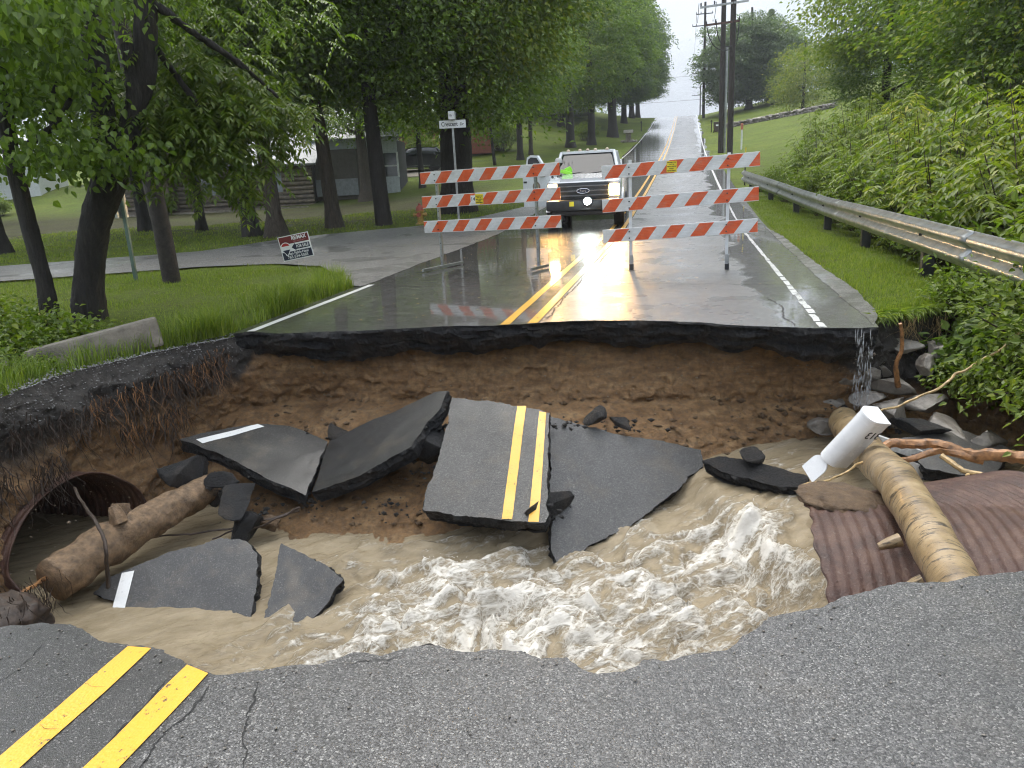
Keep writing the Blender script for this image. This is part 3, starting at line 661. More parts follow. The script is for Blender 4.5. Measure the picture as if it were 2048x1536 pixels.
def on_slab(fr, quad, name, mat, parent, lift=.006):
    """painted line lying on a slab: quad of world points a,b (one end) c,d (other end), projected onto the slab's surface"""
    c, ax, ay, n, bend = fr; q4 = [np.array(p) for p in quad]; N = 24; V = []
    for i in range(N + 1):
        tt = i / N
        for (a, b) in ((q4[0], q4[3]), (q4[1], q4[2])):
            p = a + (b - a) * tt; l2 = np.array([[np.dot(p - c, ax), np.dot(p - c, ay)]]) + .0012 * np.array([[math.sin(i * 2.3), 0]])
            V.append(c + l2[0, 0] * ax + l2[0, 1] * ay + (bend(l2)[0] + lift) * n)
    F = [(2 * i, 2 * i + 1, 2 * i + 3, 2 * i + 2) for i in range(N)]
    return mesh_np(name, np.array(V), F, mat, parent)
so, fr = slab('asphalt_slab', [(-2.27,6.98,-.55),(-1.76,6.9,-.57),(-1.27,6.77,-.62),(-1.16,6.18,-.91),(-1.11,5.6,-1.2),(-1.49,5.63,-1.2),(-1.8,5.65,-1.2),(-2.21,5.72,-1.18),(-2.22,6.01,-1.03),(-2.23,6.45,-.81)], .16, M['slab_old'], 'tilted asphalt slab with two yellow centre stripes leaning on the mud', 11, 'broken asphalt slabs in the washout')
on_slab(fr, [(-1.58,6.85,-.58),(-1.49,6.85,-.58),(-1.39,5.64,-1.2),(-1.48,5.64,-1.2)], 'centre_line', M['yellow'], so)
on_slab(fr, [(-1.35,6.78,-.61),(-1.28,6.76,-.61),(-1.16,5.62,-1.2),(-1.25,5.62,-1.2)], 'centre_line', M['yellow'], so)
slab('asphalt_slab', [(-1.3,7.06,-.75),(-1.01,7.11,-.85),(-.57,7.22,-.99),(-.19,7.35,-1.09),(.16,7.43,-1.2),(.18,7.25,-1.29),(-.12,6.72,-1.42),(-.46,6.25,-1.49),(-.78,5.89,-1.52),(-1.0,5.55,-1.58),(-1.07,5.68,-1.5)], .15, M['slab_old'], 'bare coarse asphalt slab sloping into the rapids right of the striped slab', 12, 'broken asphalt slabs in the washout')
so, fr = slab('asphalt_slab', [(-5.0,6.36,-.85),(-4.88,6.52,-.84),(-4.65,6.71,-.84),(-4.38,6.89,-.86),(-4.1,6.96,-.89),(-3.85,6.91,-.94),(-3.62,6.83,-1.0),(-3.51,6.32,-1.11),(-3.43,5.92,-1.2),(-3.81,6.02,-1.12),(-4.3,6.2,-1.0),(-4.74,6.3,-.9)], .14, M['slab_new'], 'dark asphalt slab with a white edge stripe below the left bank', 13, 'broken asphalt slabs in the washout', .032)
on_slab(fr, [(-4.85,6.40,-.87),(-4.75,6.36,-.89),(-4.33,6.84,-.87),(-4.42,6.86,-.86)], 'edge_line', M['white_line'], so)
slab('asphalt_slab', [(-3.60,6.83,-1.0),(-3.28,6.93,-.85),(-2.84,6.98,-.68),(-2.48,7.07,-.53),(-2.34,7.01,-.5),(-2.32,6.73,-.58),(-2.41,6.49,-.68),(-2.44,6.21,-.78),(-2.89,5.99,-1.01),(-3.38,5.97,-1.19)], .14, M['slab_new'], 'plain dark asphalt slab tilted up against the wall, folded in a V', 14, 'broken asphalt slabs in the washout', .032)
so, fr = slab('asphalt_slab', [(-4.62,4.53,-1.49),(-4.57,4.65,-1.42),(-4.27,4.82,-1.33),(-4.17,4.87,-1.3),(-3.98,4.94,-1.26),(-3.74,5.03,-1.22),(-3.52,5.04,-1.22),(-3.37,4.96,-1.28),(-3.25,4.7,-1.45),(-3.18,4.40,-1.64),(-3.65,4.40,-1.62),(-4.1,4.42,-1.60)], .13, M['slab_new'], 'half-sunken dark asphalt slab with a short white stripe at its left end', 15, 'broken asphalt slabs in the washout')
on_slab(fr, [(-4.46,4.70,-1.40),(-4.36,4.73,-1.39),(-4.27,4.45,-1.56),(-4.38,4.45,-1.55)], 'edge_line', M['white_line'], so)
slab('asphalt_slab', [(-3.17,5.02,-1.21),(-3.1,5.0,-1.23),(-2.89,4.97,-1.29),(-2.69,4.92,-1.36),(-2.60,4.87,-1.41),(-2.66,4.66,-1.53),(-2.80,4.50,-1.62),(-3.06,4.45,-1.61),(-3.13,4.76,-1.39)], .13, M['slab_new'], 'small triangular asphalt slab sticking out of the rapids', 16, 'broken asphalt slabs in the washout')
slab('asphalt_slab', [(.18,7.03,-1.15),(.34,7.07,-1.12),(.78,6.89,-1.12),(1.09,6.69,-1.15),(1.0,6.56,-1.2),(.76,6.62,-1.21),(.42,6.78,-1.19)], .13, M['edge'], 'long narrow black asphalt slab lying in the upstream water', 17, 'broken asphalt slabs in the washout')
slab('asphalt_slab', [(1.95,7.3,-1.0),(2.5,7.6,-.95),(2.9,7.3,-1.05),(2.6,6.8,-1.15),(2.1,6.9,-1.12)], .14, M['slab_old'], 'grey asphalt slab in the stream beside the mailbox post', 18, 'broken asphalt slabs in the washout')

# lumps: rocks and asphalt chunks, each its own thing
def lump(name, c, size, mat, label, cat, group, seed, flat=.6, facet=True, parent=None, rough=1.0):
    bm = bmesh.new(); bmesh.ops.create_icosphere(bm, subdivisions=4, radius=1.0)
    V = np.array([v.co for v in bm.verts]); r_ = np.random.default_rng(seed)
    N = r_.normal(size=(11, 3)); N /= np.linalg.norm(N, axis=1)[:, None]; D = r_.uniform(.36, .72, 11)
    if facet:                                               # cut planes give broken faces
        for nn, d in zip(N, D):
            ex = V @ nn - d; V = V - np.clip(ex, 0, None)[:, None] * nn
    V *= 1.25 + .07 * fbm(V * 2.3 + seed, 4)[:, None]; V *= 1 + rough * (.07 * fbm(V * 6 + seed, 4, .7) + .06 * ridged(V * 3.5 + seed, 4, .6))[:, None]
    sx, sy, sz = (size, size * r_.uniform(.65, .95), size * flat) if not hasattr(size, '__len__') else size
    V *= np.array([sx, sy, sz]); a = r_.uniform(0, 6.28); tl = r_.uniform(-.3, .3)
    Rz = np.array([[math.cos(a), -math.sin(a), 0], [math.sin(a), math.cos(a), 0], [0, 0, 1]]); Rx = np.array([[1, 0, 0], [0, math.cos(tl), -math.sin(tl)], [0, math.sin(tl), math.cos(tl)]])
    V = V @ Rx.T @ Rz.T; F = np.array([[v.index for v in f.verts] for f in bm.faces]); bm.free()
    o = mesh_np(name, V, F, mat, parent); o.location = c; 
    if label: tag(o, label, cat, group)
    return o
t = NT('grey_rock'); w = t.co(); n1 = t.noise(w, 5, 6, .65)
t.set(Base_Color=t.ramp(n1, [(.3, (.09, .078, .064)), (.55, (.21, .185, .155)), (.78, (.36, .325, .28))]), Roughness=.5, Normal=t.bump(t.noise(w, 22, 6, .7), .02), Coat_Weight=.3, Coat_Roughness=.2); M['rock'] = t.m
ROCKS = [((1.66,8.34,-.72),.17,'brown grey rock at the left end of the rubble pile'),((1.86,8.36,-.66),.15,'grey rock under the water trickling off the road edge'),((2.02,8.50,-.62),.13,'small pale rock at the back of the rubble pile'),
 ((2.13,8.26,-.74),(.27,.19,.13),'large pale flat rock on top of the rubble pile'),((2.02,7.90,-.88),(.28,.2,.13),'largest pale rock, lowest in the rubble pile by the mailbox'),((1.84,8.12,-.86),.16,'brown rock standing on edge behind the mailbox'),
 ((2.42,8.3,-.52),.16,'dark rock high on the right bank among roots'),((2.36,8.05,-.85),.19,'dark flat rock right of the pale rocks'),((1.82,8.72,-.55),.17,'dark rock just under the grass overhang'),((1.50,8.30,-.95),.2,'muddy rock at the foot of the dark hollow'),
 ((2.45,7.72,-1.02),(.3,.2,.16),'dark boulder beside the stream under the bush'),((1.42,7.95,-1.1),.15,'brown stone at the water edge left of the rubble'),((1.68,7.85,-1.02),.15,'wet brown stone behind the mailbox'),((2.62,8.55,-.42),.15,'small stone wedged under the overhanging turf'),((2.3,8.62,-.38),.17,'flat stone ledge below the overhanging turf'),
 ((2.75,7.4,-1.0),.16,'dark wet stone under the leaves at the right bank')]
for k, (c, s_, lb) in enumerate(ROCKS): lump('rock', c, s_, M['rock'], lb, 'rock', 'rocks under the right verge', 40 + k, .55)
CH = [((-3.99,5.68,-1.16),(.27,.2,.13),'thick asphalt chunk below the tip of the white-striped slab'),((-4.62,5.85,-1.0),(.12,.30,.2),'asphalt chunk standing on edge beside the culvert mouth'),((-3.86,5.60,-1.36),(.24,.17,.13),'low wet asphalt chunk at the muddy shore'),
 ((-4.22,5.82,-1.06),(.14,.1,.08),'small asphalt chunk wedged under the white-striped slab'),((-2.36,6.66,-.92),(.17,.3,.2),'asphalt chunk wedged between the plain slab and the yellow-striped slab'),((-.88,7.28,-.82),(.19,.1,.09),'black asphalt chunk behind the bare coarse slab'),((-.62,7.36,-.90),(.2,.07,.06),'thin black asphalt sliver behind the bare coarse slab'),
 ((.62,6.98,-1.08),(.14,.09,.07),'round asphalt lump on the long black slab'),((-3.55,7.02,-1.0),(.2,.13,.12),'dark crumbled asphalt lump in the fold of the V slabs'),((-1.12,5.95,-1.18),(.07,.35,.10),'dark asphalt splinter beside the yellow-striped slab'),((2.2,7.55,-.95),(.25,.18,.1),'broken asphalt piece beside the pale rocks'),((-4.38,5.95,-1.22),(.16,.14,.12),'asphalt chunk half buried behind the muddy log')]
for k, (c, s_, lb) in enumerate(CH): lump('asphalt_chunk', c, s_, M['edge'], lb, 'asphalt chunk', 'asphalt chunks in the washout', 70 + k)
MUDS = [((-3.72,5.72,-1.40),(.13,.1,.09),'small round mud clod at the shore below the slabs'),((-4.72,5.12,-1.035),(.09,.07,.06),'pale stone lying on the muddy log')]
for k, (c, s_, lb) in enumerate(MUDS): lump('mud_clod', c, s_, M['mud'], lb, 'clod', 'clods at the water', 90 + k, facet=True, rough=2.0)

# pebbles washed out of the banks, and grit on the near road
def pebbles(name, P, R_, mat, label, cat, seed):
    rg = np.random.default_rng(seed); V, F = [], []; base = np.array(((1, .2, 0), (-1, .1, .2), (.1, 1, 0), (0, -1, .3), (.2, 0, .7), (0, .2, -.7))); T = ((0, 2, 4), (2, 1, 4), (1, 3, 4), (3, 0, 4), (2, 0, 5), (1, 2, 5), (3, 1, 5), (0, 3, 5))
    for c, r in zip(P, R_):
        b = len(V); V += list(c + base * (r * rg.uniform(.6, 1.35, (6, 1)))); F += [tuple(b + k for k in f) for f in T]
    return tag(mesh_np(name, np.array(V), np.array(F), mat), label, cat, kind='stuff')
rgp = np.random.default_rng(77); vis = np.where((Bf[:, 2] > -1.5) & (Bf[:, 2] < -.35) & ((Bf[:, 1] > 5.6) | (Bf[:, 0] < -5)))[0]
Pp = Bf[rgp.choice(vis, 2600)]; pebbles('bank_pebbles', Pp, .004 + .014 * rgp.random(2600) ** 3 + .02 * (rgp.random(2600) > .985), plain('tan_pebble', (.24, .185, .125), .6, 0, .45, 60), 'small tan stones stuck in the washed-out soil wall', 'pebbles', 1)
gx = rgp.uniform(-3.2, 1.7, 700); gy = np.interp(gx, EN[:, 0], EN[:, 1]) - .04 - 1.6 * rgp.random(700) ** 2.2; pebbles('road_grit', np.c_[gx, gy, np.full(700, .007)], .002 + .005 * rgp.random(700) ** 2, M['rock'] if 'rock' in M else M['soil'], 'loose grit along the broken near road edge', 'grit', 2)
crack([(-1.22, 1.5), (-1.05, 1.38), (-.95, 1.2)], .003, road_near, seed=33); crack([(-2.3, 2.05), (-2.28, 1.8), (-2.4, 1.5)], .002, road_near, seed=35)

vis2 = np.where((Bf[:, 2] > -1.48) & (Bf[:, 2] < -.85) & (Bf[:, 1] > 5.3) & (Bf[:, 0] > -4.9) & (Bf[:, 0] < 1.6))[0]
pebbles('soil_clods', Bf[rgp.choice(vis2, 520)], .012 + .04 * rgp.random(520) ** 2.5, M['mud'], 'crumbled soil clods at the foot of the washed-out wall', 'clods', 6)
seeds = np.array([(-3.9, 5.75, -1.32), (-4.3, 5.9, -1.15), (-3.45, 5.95, -1.32), (-2.3, 6.2, -1.05), (-2.35, 6.8, -.8), (-1.15, 6.9, -.78), (-.6, 7.35, -.95), (-3.5, 7.0, -1.0), (-2.6, 5.95, -1.3), (1.7, 8.1, -.95), (2.1, 7.7, -1.0), (-1.2, 5.8, -1.22)])
kk = rgp.integers(len(seeds), size=420); pebbles('asphalt_crumbs', seeds[kk] + rgp.normal(0, 1, (420, 3)) * np.array([.14, .10, .035]), .008 + .034 * rgp.random(420) ** 2.2, M['edge'], 'crumbs of black asphalt scattered around the fallen slabs', 'rubble', 7)
# ------------------------------------------------------------------ common materials
M['galv'] = plain('galvanised_steel', (.40, .41, .41), .36, .85, .2, 5, .001, 80)
M['dark_metal'] = plain('dark_metal', (.05, .05, .052), .45, .6, .2)
M['white_metal'] = plain('white_enamel', (.78, .79, .80), .25, 0, .04, 3, coat=.4)
M['white_wood'] = plain('weathered_white_paint', (.62, .62, .60), .5, 0, .25, 14, .002, 60)
M['black_print'] = plain('black_print', (.01, .01, .012), .5, 0, .1)
M['white_print'] = plain('white_print', (.80, .80, .80), .45, 0, .05)
M['rubber'] = plain('tyre_rubber', (.012, .012, .012), .7, 0, .2)
M['chrome'] = plain('bright_alloy', (.6, .6, .62), .18, 1.0, .1)
M['black_plastic'] = plain('black_plastic', (.014, .014, .015), .45, 0, .2)
M['creosote'] = plain('creosoted_pole_wood', (.030, .022, .018), .7, 0, .35, 10, .01, 40)
M['concrete'] = plain('weathered_concrete', (.20, .175, .14), .8, 0, .3, 7, .012, 40)
t = NT('vehicle_glass'); t.set(Base_Color=(.01, .012, .013), Roughness=.05); M['glass'] = t.m
t = NT('wet_bark'); w = t.co((1, 1, .16)); n1 = t.noise(w, 24, 6, .75); 
t.set(Base_Color=t.ramp(n1, [(.3, (.010, .008, .007)), (.55, (.028, .023, .019)), (.8, (.065, .055, .045))]), Roughness=.75, Normal=t.bump(t.noise(w, 30, 5, .7), .06)); M['bark_dark'] = t.m
t = NT('grey_brown_bark'); w = t.co((1, 1, .16)); n1 = t.noise(w, 24, 6, .75)
t.set(Base_Color=t.ramp(n1, [(.3, (.028, .021, .015)), (.55, (.070, .055, .040)), (.8, (.13, .105, .075))]), Roughness=.8, Normal=t.bump(t.noise(w, 30, 5, .7), .06)); M['bark_pale'] = t.m
def text_mesh(name, body, size, mat, parent, loc, rot=(math.pi / 2, 0, 0), align='CENTER', xs=1.0, bold=0.0):
    cu = bpy.data.curves.new(name, 'FONT'); cu.body = body; cu.size = size; cu.align_x = align; cu.align_y = 'CENTER'; cu.extrude = .0012; cu.offset = bold
    tmp = bpy.data.objects.new(name + '_tmp', cu); COL.objects.link(tmp); bpy.context.view_layer.update()
    me = bpy.data.meshes.new_from_object(tmp.evaluated_get(bpy.context.evaluated_depsgraph_get())); COL.objects.unlink(tmp); bpy.data.objects.remove(tmp)
    me.materials.clear(); me.materials.append(mat); o = bpy.data.objects.new(name, me); o.location = loc; o.rotation_euler = rot; o.scale = (xs, 1, 1)
    return link(o, parent)
# ------------------------------------------------------------------ culverts
t = NT('rusty_culvert_steel'); w = t.world(); n1 = t.noise(w, 6, 6, .7); n2 = t.noise(w, 45, 5, .7)
c = t.ramp(n1, [(.3, (.030, .012, .008)), (.5, (.070, .030, .019)), (.66, (.115, .060, .038)), (.80, (.20, .145, .095))])
c = t.mix(t.ramp(n2, [(.58, 0.), (.75, .6)]), c, (.24, .20, .17)); t.set(Base_Color=c, Roughness=.45, Metallic=.15, Normal=t.bump(n2, .012), Coat_Weight=.12, Coat_Roughness=.3); M['rust'] = t.m
def culvert(name, o0, axis, length, ry, rz_, end_fn, label, cap=True, amp=.012, period=.068, th0=0, th1=360, group=None, thick=.012):
    ax = Vector(axis).normalized(); side_ = Vector((-ax.y, ax.x, 0)); up = Vector((0, 0, 1)); NT_ = 96; NS = int(length / .014); V = []; F = []
    ths = np.radians(np.linspace(th0, th1, NT_))
    for layer in (0, 1):
        for i in range(NS + 1):
            for th in ths:
                s0 = end_fn(th); s_ = s0 + (length - s0) * i / NS
                a = amp * math.sin(2 * math.pi * s_ / period) - layer * thick + .010 * math.sin(s_ * 2.1 + th * 2) * math.sin(th * 3 + s_)
                p = Vector(o0) + ax * s_ + side_ * ((ry + a) * math.cos(th)) + up * ((rz_ + a) * math.sin(th)); V.append(p)
    n1 = (NS + 1) * NT_
    for i in range(NS):
        for k in range(NT_ - 1):
            a = i * NT_ + k; F.append((a, a + 1, a + NT_ + 1, a + NT_)); F.append((n1 + a, n1 + a + NT_, n1 + a + NT_ + 1, n1 + a + 1))
    for k in range(NT_ - 1): F.append((k, n1 + k, n1 + k + 1, k + 1))
    if cap: F.append(tuple(NS * NT_ + k for k in range(NT_ - 1)))
    o = mesh_np(name, np.array([tuple(p) for p in V]), F, M['rust'], smooth=True); tag(o, label, 'culvert', group); return o
culvert('culvert_pipe', (-5.27, PIPE_C[0], PIPE_C[1]), (-1, 0, 0), 3.4, .82, .63, lambda th: -.10 + .12 * math.sin(th) - (.75 * max(0, -math.sin(th - .25)) ** 1.2), 'rusty corrugated culvert mouth open in the left bank', amp=.007)
culvert('culvert_pipe', (.78, 4.60, -1.06), (1, .02, 0), 1.25, .90, .53, lambda th: .03 * math.sin(th * 2 + .6) + .012 * math.sin(th * 9) + .008 * math.sin(th * 31), 'mud-covered rusty culvert section beside the near road edge', amp=.005, th0=52, th1=196, cap=False)
culvert('culvert_pipe', (1.52, 4.82, -1.14), (.90, .43, 0), .95, .86, .60, lambda th: .06 * math.sin(th * 3), 'clean ridged rusty culvert section right of the fallen log', amp=.012, period=.055)
lump('mud_clod', (1.02, 4.86, -.545), (.19, .22, .035), M['mud'], 'sheet of sandy mud lying on top of the rusty culvert', 'mud', None, 97, facet=False, rough=2.5)

# ------------------------------------------------------------------ logs, roots, sticks
t = NT('wet_birch_like_bark'); w = t.co(); wz_ = t.n("Mapping"); t.l(t.world(), wz_.inputs[0]); wz_.inputs['Scale'].default_value = (2.2, 9, 2.2)
n1 = t.noise(wz_.outputs[0], 3.2, 6, .7); n2 = t.noise(t.world(), 5, 5, .6)
c = t.ramp(n2, [(.3, (.15, .10, .05)), (.5, (.29, .205, .105)), (.75, (.44, .33, .19))]); c = t.mix(t.ramp(n1, [(.54, 0.), (.62, .92)]), c, (.035, .026, .018))
t.set(Base_Color=c, Roughness=.4, Normal=t.bump(n1, .012), Coat_Weight=.3, Coat_Roughness=.2); M['log_tan'] = t.m
def log(name, pts, rad, mat, label, seed, stubs=(), amp=.05, scale=8.0):
    P = jag([tuple(p) for p in pts], .0, .035, seed); n = len(P); L = np.linspace(0, 1, len(rad)); R_ = np.interp(np.linspace(0, 1, n), L, rad)
    mb = MB(); mb.tube([tuple(p) for p in P], list(R_), 28)
    o = mb.build(name, mat, smooth=False); V = np.array([v.co for v in o.data.vertices]); 
    body = len(P) * 28; ctr = np.repeat(P, 28, 0); d = V[:body] - ctr; d /= np.linalg.norm(d, axis=1)[:, None] + 1e-9
    V[:body] += d * (amp * fbm(V[:body] * scale + seed, 4, .55) * np.repeat(R_, 28) * 4)[:, None]
    o.data.vertices.foreach_set('co', V.astype(np.float32).ravel()); o.data.polygons.foreach_set('use_smooth', [True] * len(o.data.polygons)); o.data.update()
    for (p, d, r, l) in stubs:
        q_ = Vector(p); s2 = MB(); s2.tube([q_, q_ + Vector(d) * l * .5, q_ + Vector(d) * l], [r, r * .85, r * .55], 10, wob=.1); s2.build('branch_stub', mat, o, smooth=True)
    return tag(o, label, 'log')
M['log_muddy'] = plain('muddy_bark', (.21, .135, .075), .6, 0, .4, 14, .02, 40)
log('log', [(1.56,7.75,-.98),(1.55,6.9,-.90),(1.48,6.1,-.74),(1.33,4.95,-.42),(1.27,4.2,-.34),(1.235,3.3,-.36)], [.15,.145,.135,.128,.12,.112], M['log_tan'], 'tan log with dark bark scars lying across the rusty culvert', 3, [((1.13,4.0,-.38),(-.9,-.1,-.35),.035,.12),((1.14,3.62,-.40),(-.8,0,-.5),.03,.1)], .03, 5)
log('log', [(-4.42,5.95,-1.18),(-4.56,5.5,-1.2),(-4.70,4.95,-1.24),(-4.80,4.36,-1.30)], [.13,.15,.175,.18], M['log_muddy'], 'mud-caked log lying in front of the culvert mouth', 5, [((-4.62,4.95,-1.08),(-.3,.1,.9),.07,.16)], .06, 11)
M['root'] = plain('orange_root', (.30, .145, .055), .45, 0, .45, 18, .004, 70)
M['root_pale'] = plain('pale_root', (.42, .29, .13), .5, 0, .4, 20)
M['root_dark'] = plain('dark_root', (.045, .028, .018), .6, 0, .4, 16, .004, 60)
def root(name, pts, r0, r1, mat, label, seed, cat='root', group=None, amp=.03, seg=8, parent=None):
    P = np.array(pts, float); L = np.r_[0, np.cumsum(np.linalg.norm(np.diff(P, axis=0), axis=1))]; n = max(4, int(L[-1] / .035)); s_ = np.linspace(0, L[-1], n + 1)
    Q = np.stack([np.interp(s_, L, P[:, k]) for k in range(3)], 1)
    for _ in range(2): Q[1:-1] = (Q[:-2] + 2 * Q[1:-1] + Q[2:]) / 4
    Q += np.stack([fbm(v3(s_ * 5, seed * 3.3, k * 5.), 3) for k in range(3)], 1) * amp
    mb = MB(); mb.tube([tuple(p) for p in Q], [r0 + (r1 - r0) * k / n for k in range(n + 1)], seg, wob=.14, seed=seed)
    o = mb.build(name, mat, parent, smooth=True)
    if label: tag(o, label, cat, group)
    return o
root('root', [(1.47,6.28,-.78),(1.62,6.36,-.68),(1.91,6.38,-.68),(2.24,6.26,-.72),(2.55,6.05,-.68),(3.1,5.9,-.6)], .035, .06, M['root'], 'thick orange root reaching from the right bank over the log', 1, group='roots hanging in the right of the washout')
root('root', [(1.55,6.30,-.80),(1.75,6.26,-.78),(2.0,6.32,-.72),(2.3,6.2,-.75)], .02, .035, M['root'], 'second orange root twisted along the thick one', 2, group='roots hanging in the right of the washout')
root('root', [(1.98,6.2,-.72),(2.10,6.0,-.76),(2.25,5.82,-.78),(2.6,5.6,-.75)], .022, .016, M['root_pale'], 'pale root curving down to the right from the thick orange root', 3, group='roots hanging in the right of the washout')
root('root', [(2.09,5.95,-.76),(1.98,5.55,-.80),(1.91,5.25,-.78),(1.92,4.88,-.70),(2.05,4.45,-.62),(2.3,4.2,-.6)], .016, .014, M['root_pale'], 'long thin yellow root looping over the ridged culvert', 4, group='roots hanging in the right of the washout')
root('root', [(2.05,7.95,-.02),(2.10,8.0,-.25),(2.06,8.02,-.45),(2.12,8.1,-.7)], .016, .028, M['root'], 'orange root hanging straight down below the turf edge', 5, group='roots hanging in the right of the washout', amp=.02)
root('root', [(1.35,5.75,-.58),(1.1,5.45,-.62),(.95,5.25,-.58),(.8,5.1,-.56)], .009, .006, M['root_pale'], 'thin yellow root lying over the muddy culvert edge', 6, group='roots hanging in the right of the washout')
root('root', [(1.7,6.9,-.6),(2.2,7.2,-.45),(2.8,7.6,-.2),(3.2,7.8,.1)], .010, .014, M['root_pale'], 'thin straight root slanting up toward the bush', 7, group='roots hanging in the right of the washout')
root('branch', [(-5.10,5.05,-.82),(-4.80,4.82,-.90),(-4.47,4.58,-.98),(-4.34,4.47,-1.1),(-4.40,4.50,-1.28),(-4.44,4.52,-1.42)], .012, .016, M['root_dark'], 'dark bent branch lying over the muddy log', 8, 'branch')
root('branch', [(-4.82,4.34,-1.27),(-4.78,4.1,-1.22),(-4.66,3.8,-1.18),(-4.55,3.5,-1.2)], .018, .014, M['root'], 'reddish stick leaning from the muddy log to the near-left clod', 9, 'branch')
root('branch', [(-3.45,5.82,-1.30),(-3.9,5.62,-1.40),(-4.71,5.30,-1.42)], .012, .007, M['root_dark'], 'long thin black stick lying on the water below the slabs', 10, 'branch')
root('branch', [(-3.42,5.80,-1.27),(-3.7,5.62,-1.36),(-4.1,5.40,-1.42)], .012, .007, M['root_dark'], 'shorter black stick beside the long one on the water', 11, 'branch')
# root hair hanging from the banks (nobody could count it)
def root_hair(name, spots, n, lab, mat, seed, ln=(.12, .5), r=.0042):
    V, F = [], []; rg = np.random.default_rng(seed)
    for k in range(n):
        p = np.array(spots[rg.integers(len(spots))], float) + rg.normal(0, 1, 3) * np.array([.05, .12, .05]); L = rg.uniform(*ln); m = 6; d = np.array([rg.normal(0, .35), rg.normal(0, .35), -1]); d /= np.linalg.norm(d)
        rr_ = r * rg.uniform(.5, 1.6); b = len(V)
        for i in range(m + 1):
            for q_ in range(3): V.append(p + rr_ * (1 - .7 * i / m) * np.array([math.cos(q_ * 2.09), math.sin(q_ * 2.09), 0]))
            p = p + d * L / m; d = d + rg.normal(0, .28, 3); d /= np.linalg.norm(d)
        for i in range(m):
            for q_ in range(3): a = b + i * 3 + q_; c_ = b + i * 3 + (q_ + 1) % 3; F.append((a, c_, c_ + 3, a + 3))
    o = mesh_np(name, np.array(V), np.array(F), mat); return tag(o, lab, 'roots', kind='stuff')
lb = [(-5.45,4.6,-.35),(-5.45,5.0,-.3),(-5.4,5.4,-.35),(-5.35,5.8,-.3),(-5.28,6.2,-.3),(-5.15,6.6,-.25),(-5.05,6.9,-.25),(-5.0,7.1,-.2),(-5.2,6.0,-.6),(-5.1,6.4,-.6),(-5.3,5.0,-.65),(-5.3,4.5,-.6)]
root_hair('root_fringe', lb, 900, 'fine dark roots hanging out of the left bank', M['root_dark'], 1)
root_hair('root_fringe', [p for p in lb if p[1] > 5.6], 260, 'tangled red-brown roots above the culvert mouth', M['root'], 2, (.1, .4), .0034)
root_hair('root_fringe', [(2.3,8.7,-.1),(2.7,9.0,-.15),(3.1,8.6,-.4),(3.2,8.0,-.4),(3.3,7.4,-.5),(3.2,6.8,-.5),(2.9,6.3,-.55),(2.8,5.8,-.6)], 520, 'fine tan roots hanging from the right bank', M['root_pale'], 3, (.1, .45), .0025)
lump('mud_clod', (-4.62, 3.72, -1.28), (.22, .2, .16), M['root_dark'], 'dark root-tangled soil clod at the near left', 'clod', 'clods at the water', 98, facet=False, rough=3.5)

root_hair('root_fringe', [(-4.62 + .18 * math.cos(a), 3.72 + .16 * math.sin(a), -1.15) for a in np.linspace(0, 6, 9)], 420, 'matted roots wrapped around the near-left soil clod', M['root_dark'], 4, (.1, .35), .003)
# ------------------------------------------------------------------ washed-away mailbox and its post
mbx = empty('mailbox', (1.27, 5.95, -.50), label='white metal mailbox lying tipped on the log with its door hanging open', cat='mailbox')
A_, B_ = Vector((1.39, 5.85, -.28)), Vector((1.14, 6.02, -.72))
axv = (A_ - B_).normalized(); viewd = (Vector((0, 0, 1.6)) - (A_ + B_) / 2).normalized()
topv = (viewd + Vector((-.8, .10, .12))).normalized(); topv = (topv - axv * topv.dot(axv)).normalized(); sidev = axv.cross(topv)
ROT = Matrix((sidev, topv, axv)).transposed().to_4x4(); ROT = ROT @ Matrix.Scale(1.0, 4); ROT.translation = (A_ + B_) / 2; mbx.matrix_world = ROT
arch = [(-.085, -.10)] + [(.085 * math.cos(a), .02 + .085 * math.sin(a)) for a in np.radians(np.linspace(180, 0, 15))] + [(.085, -.10)]
mb = MB(); n = len(arch); Lb = .255
V = [(p, q_, s_) for s_ in (-Lb, Lb) for (p, q_) in arch]; mb.add(V, [(i, (i + 1) % n, (i + 1) % n + n, i + n) for i in range(n)] + [tuple(range(n, 2 * n))])
mb.build('body', M['white_metal'], mbx, smooth=True)
mb = MB(); mb.prism([(p * 1.05, q_ * 1.05) for p, q_ in arch], 2, Lb - .006, Lb + .012); mb.build('back_plate', M['white_metal'], mbx, smooth=True)
mb = MB(); mb.prism([(p * .98, q_ * .98) for p, q_ in arch], 2, 0, .010); dr = mb.build('door', M['white_metal'], mbx, smooth=True); dr.location = (0, .0, -Lb - .005); dr.rotation_euler = (math.radians(100), 0, 0); dr.location = (0, .095, -Lb - .10)
mb = MB(); mb.box((-.089, .0, -.12), (.006, .035, .20)); mb.build('flag', plain('red_flag_paint', (.42, .02, .02), .4), mbx)
text_mesh('house_number', '313', .10, M['black_print'], mbx, (.0865, -.045, .12), (math.pi / 2, 0, math.pi / 2))
text_mesh('house_number', '313', .10, M['black_print'], mbx, (-.0865, -.045, .12), (math.pi / 2, 0, -math.pi / 2))
mp = empty('mailbox_post', (1.9, 7.1, -1.0), label='white painted wooden post lying in the water behind the mailbox', cat='post')
pa, pb_ = Vector((1.62, 7.0, -.86)), Vector((2.42, 7.28, -1.22)); d = (pb_ - pa); rotq = d.to_track_quat('X', 'Z').to_matrix()
mb = MB(); cpos = (pa + pb_) / 2 - mp.location; mb.box(cpos, (d.length, .09, .09), rotq, .006); mb.build('beam', M['white_wood'], mp)
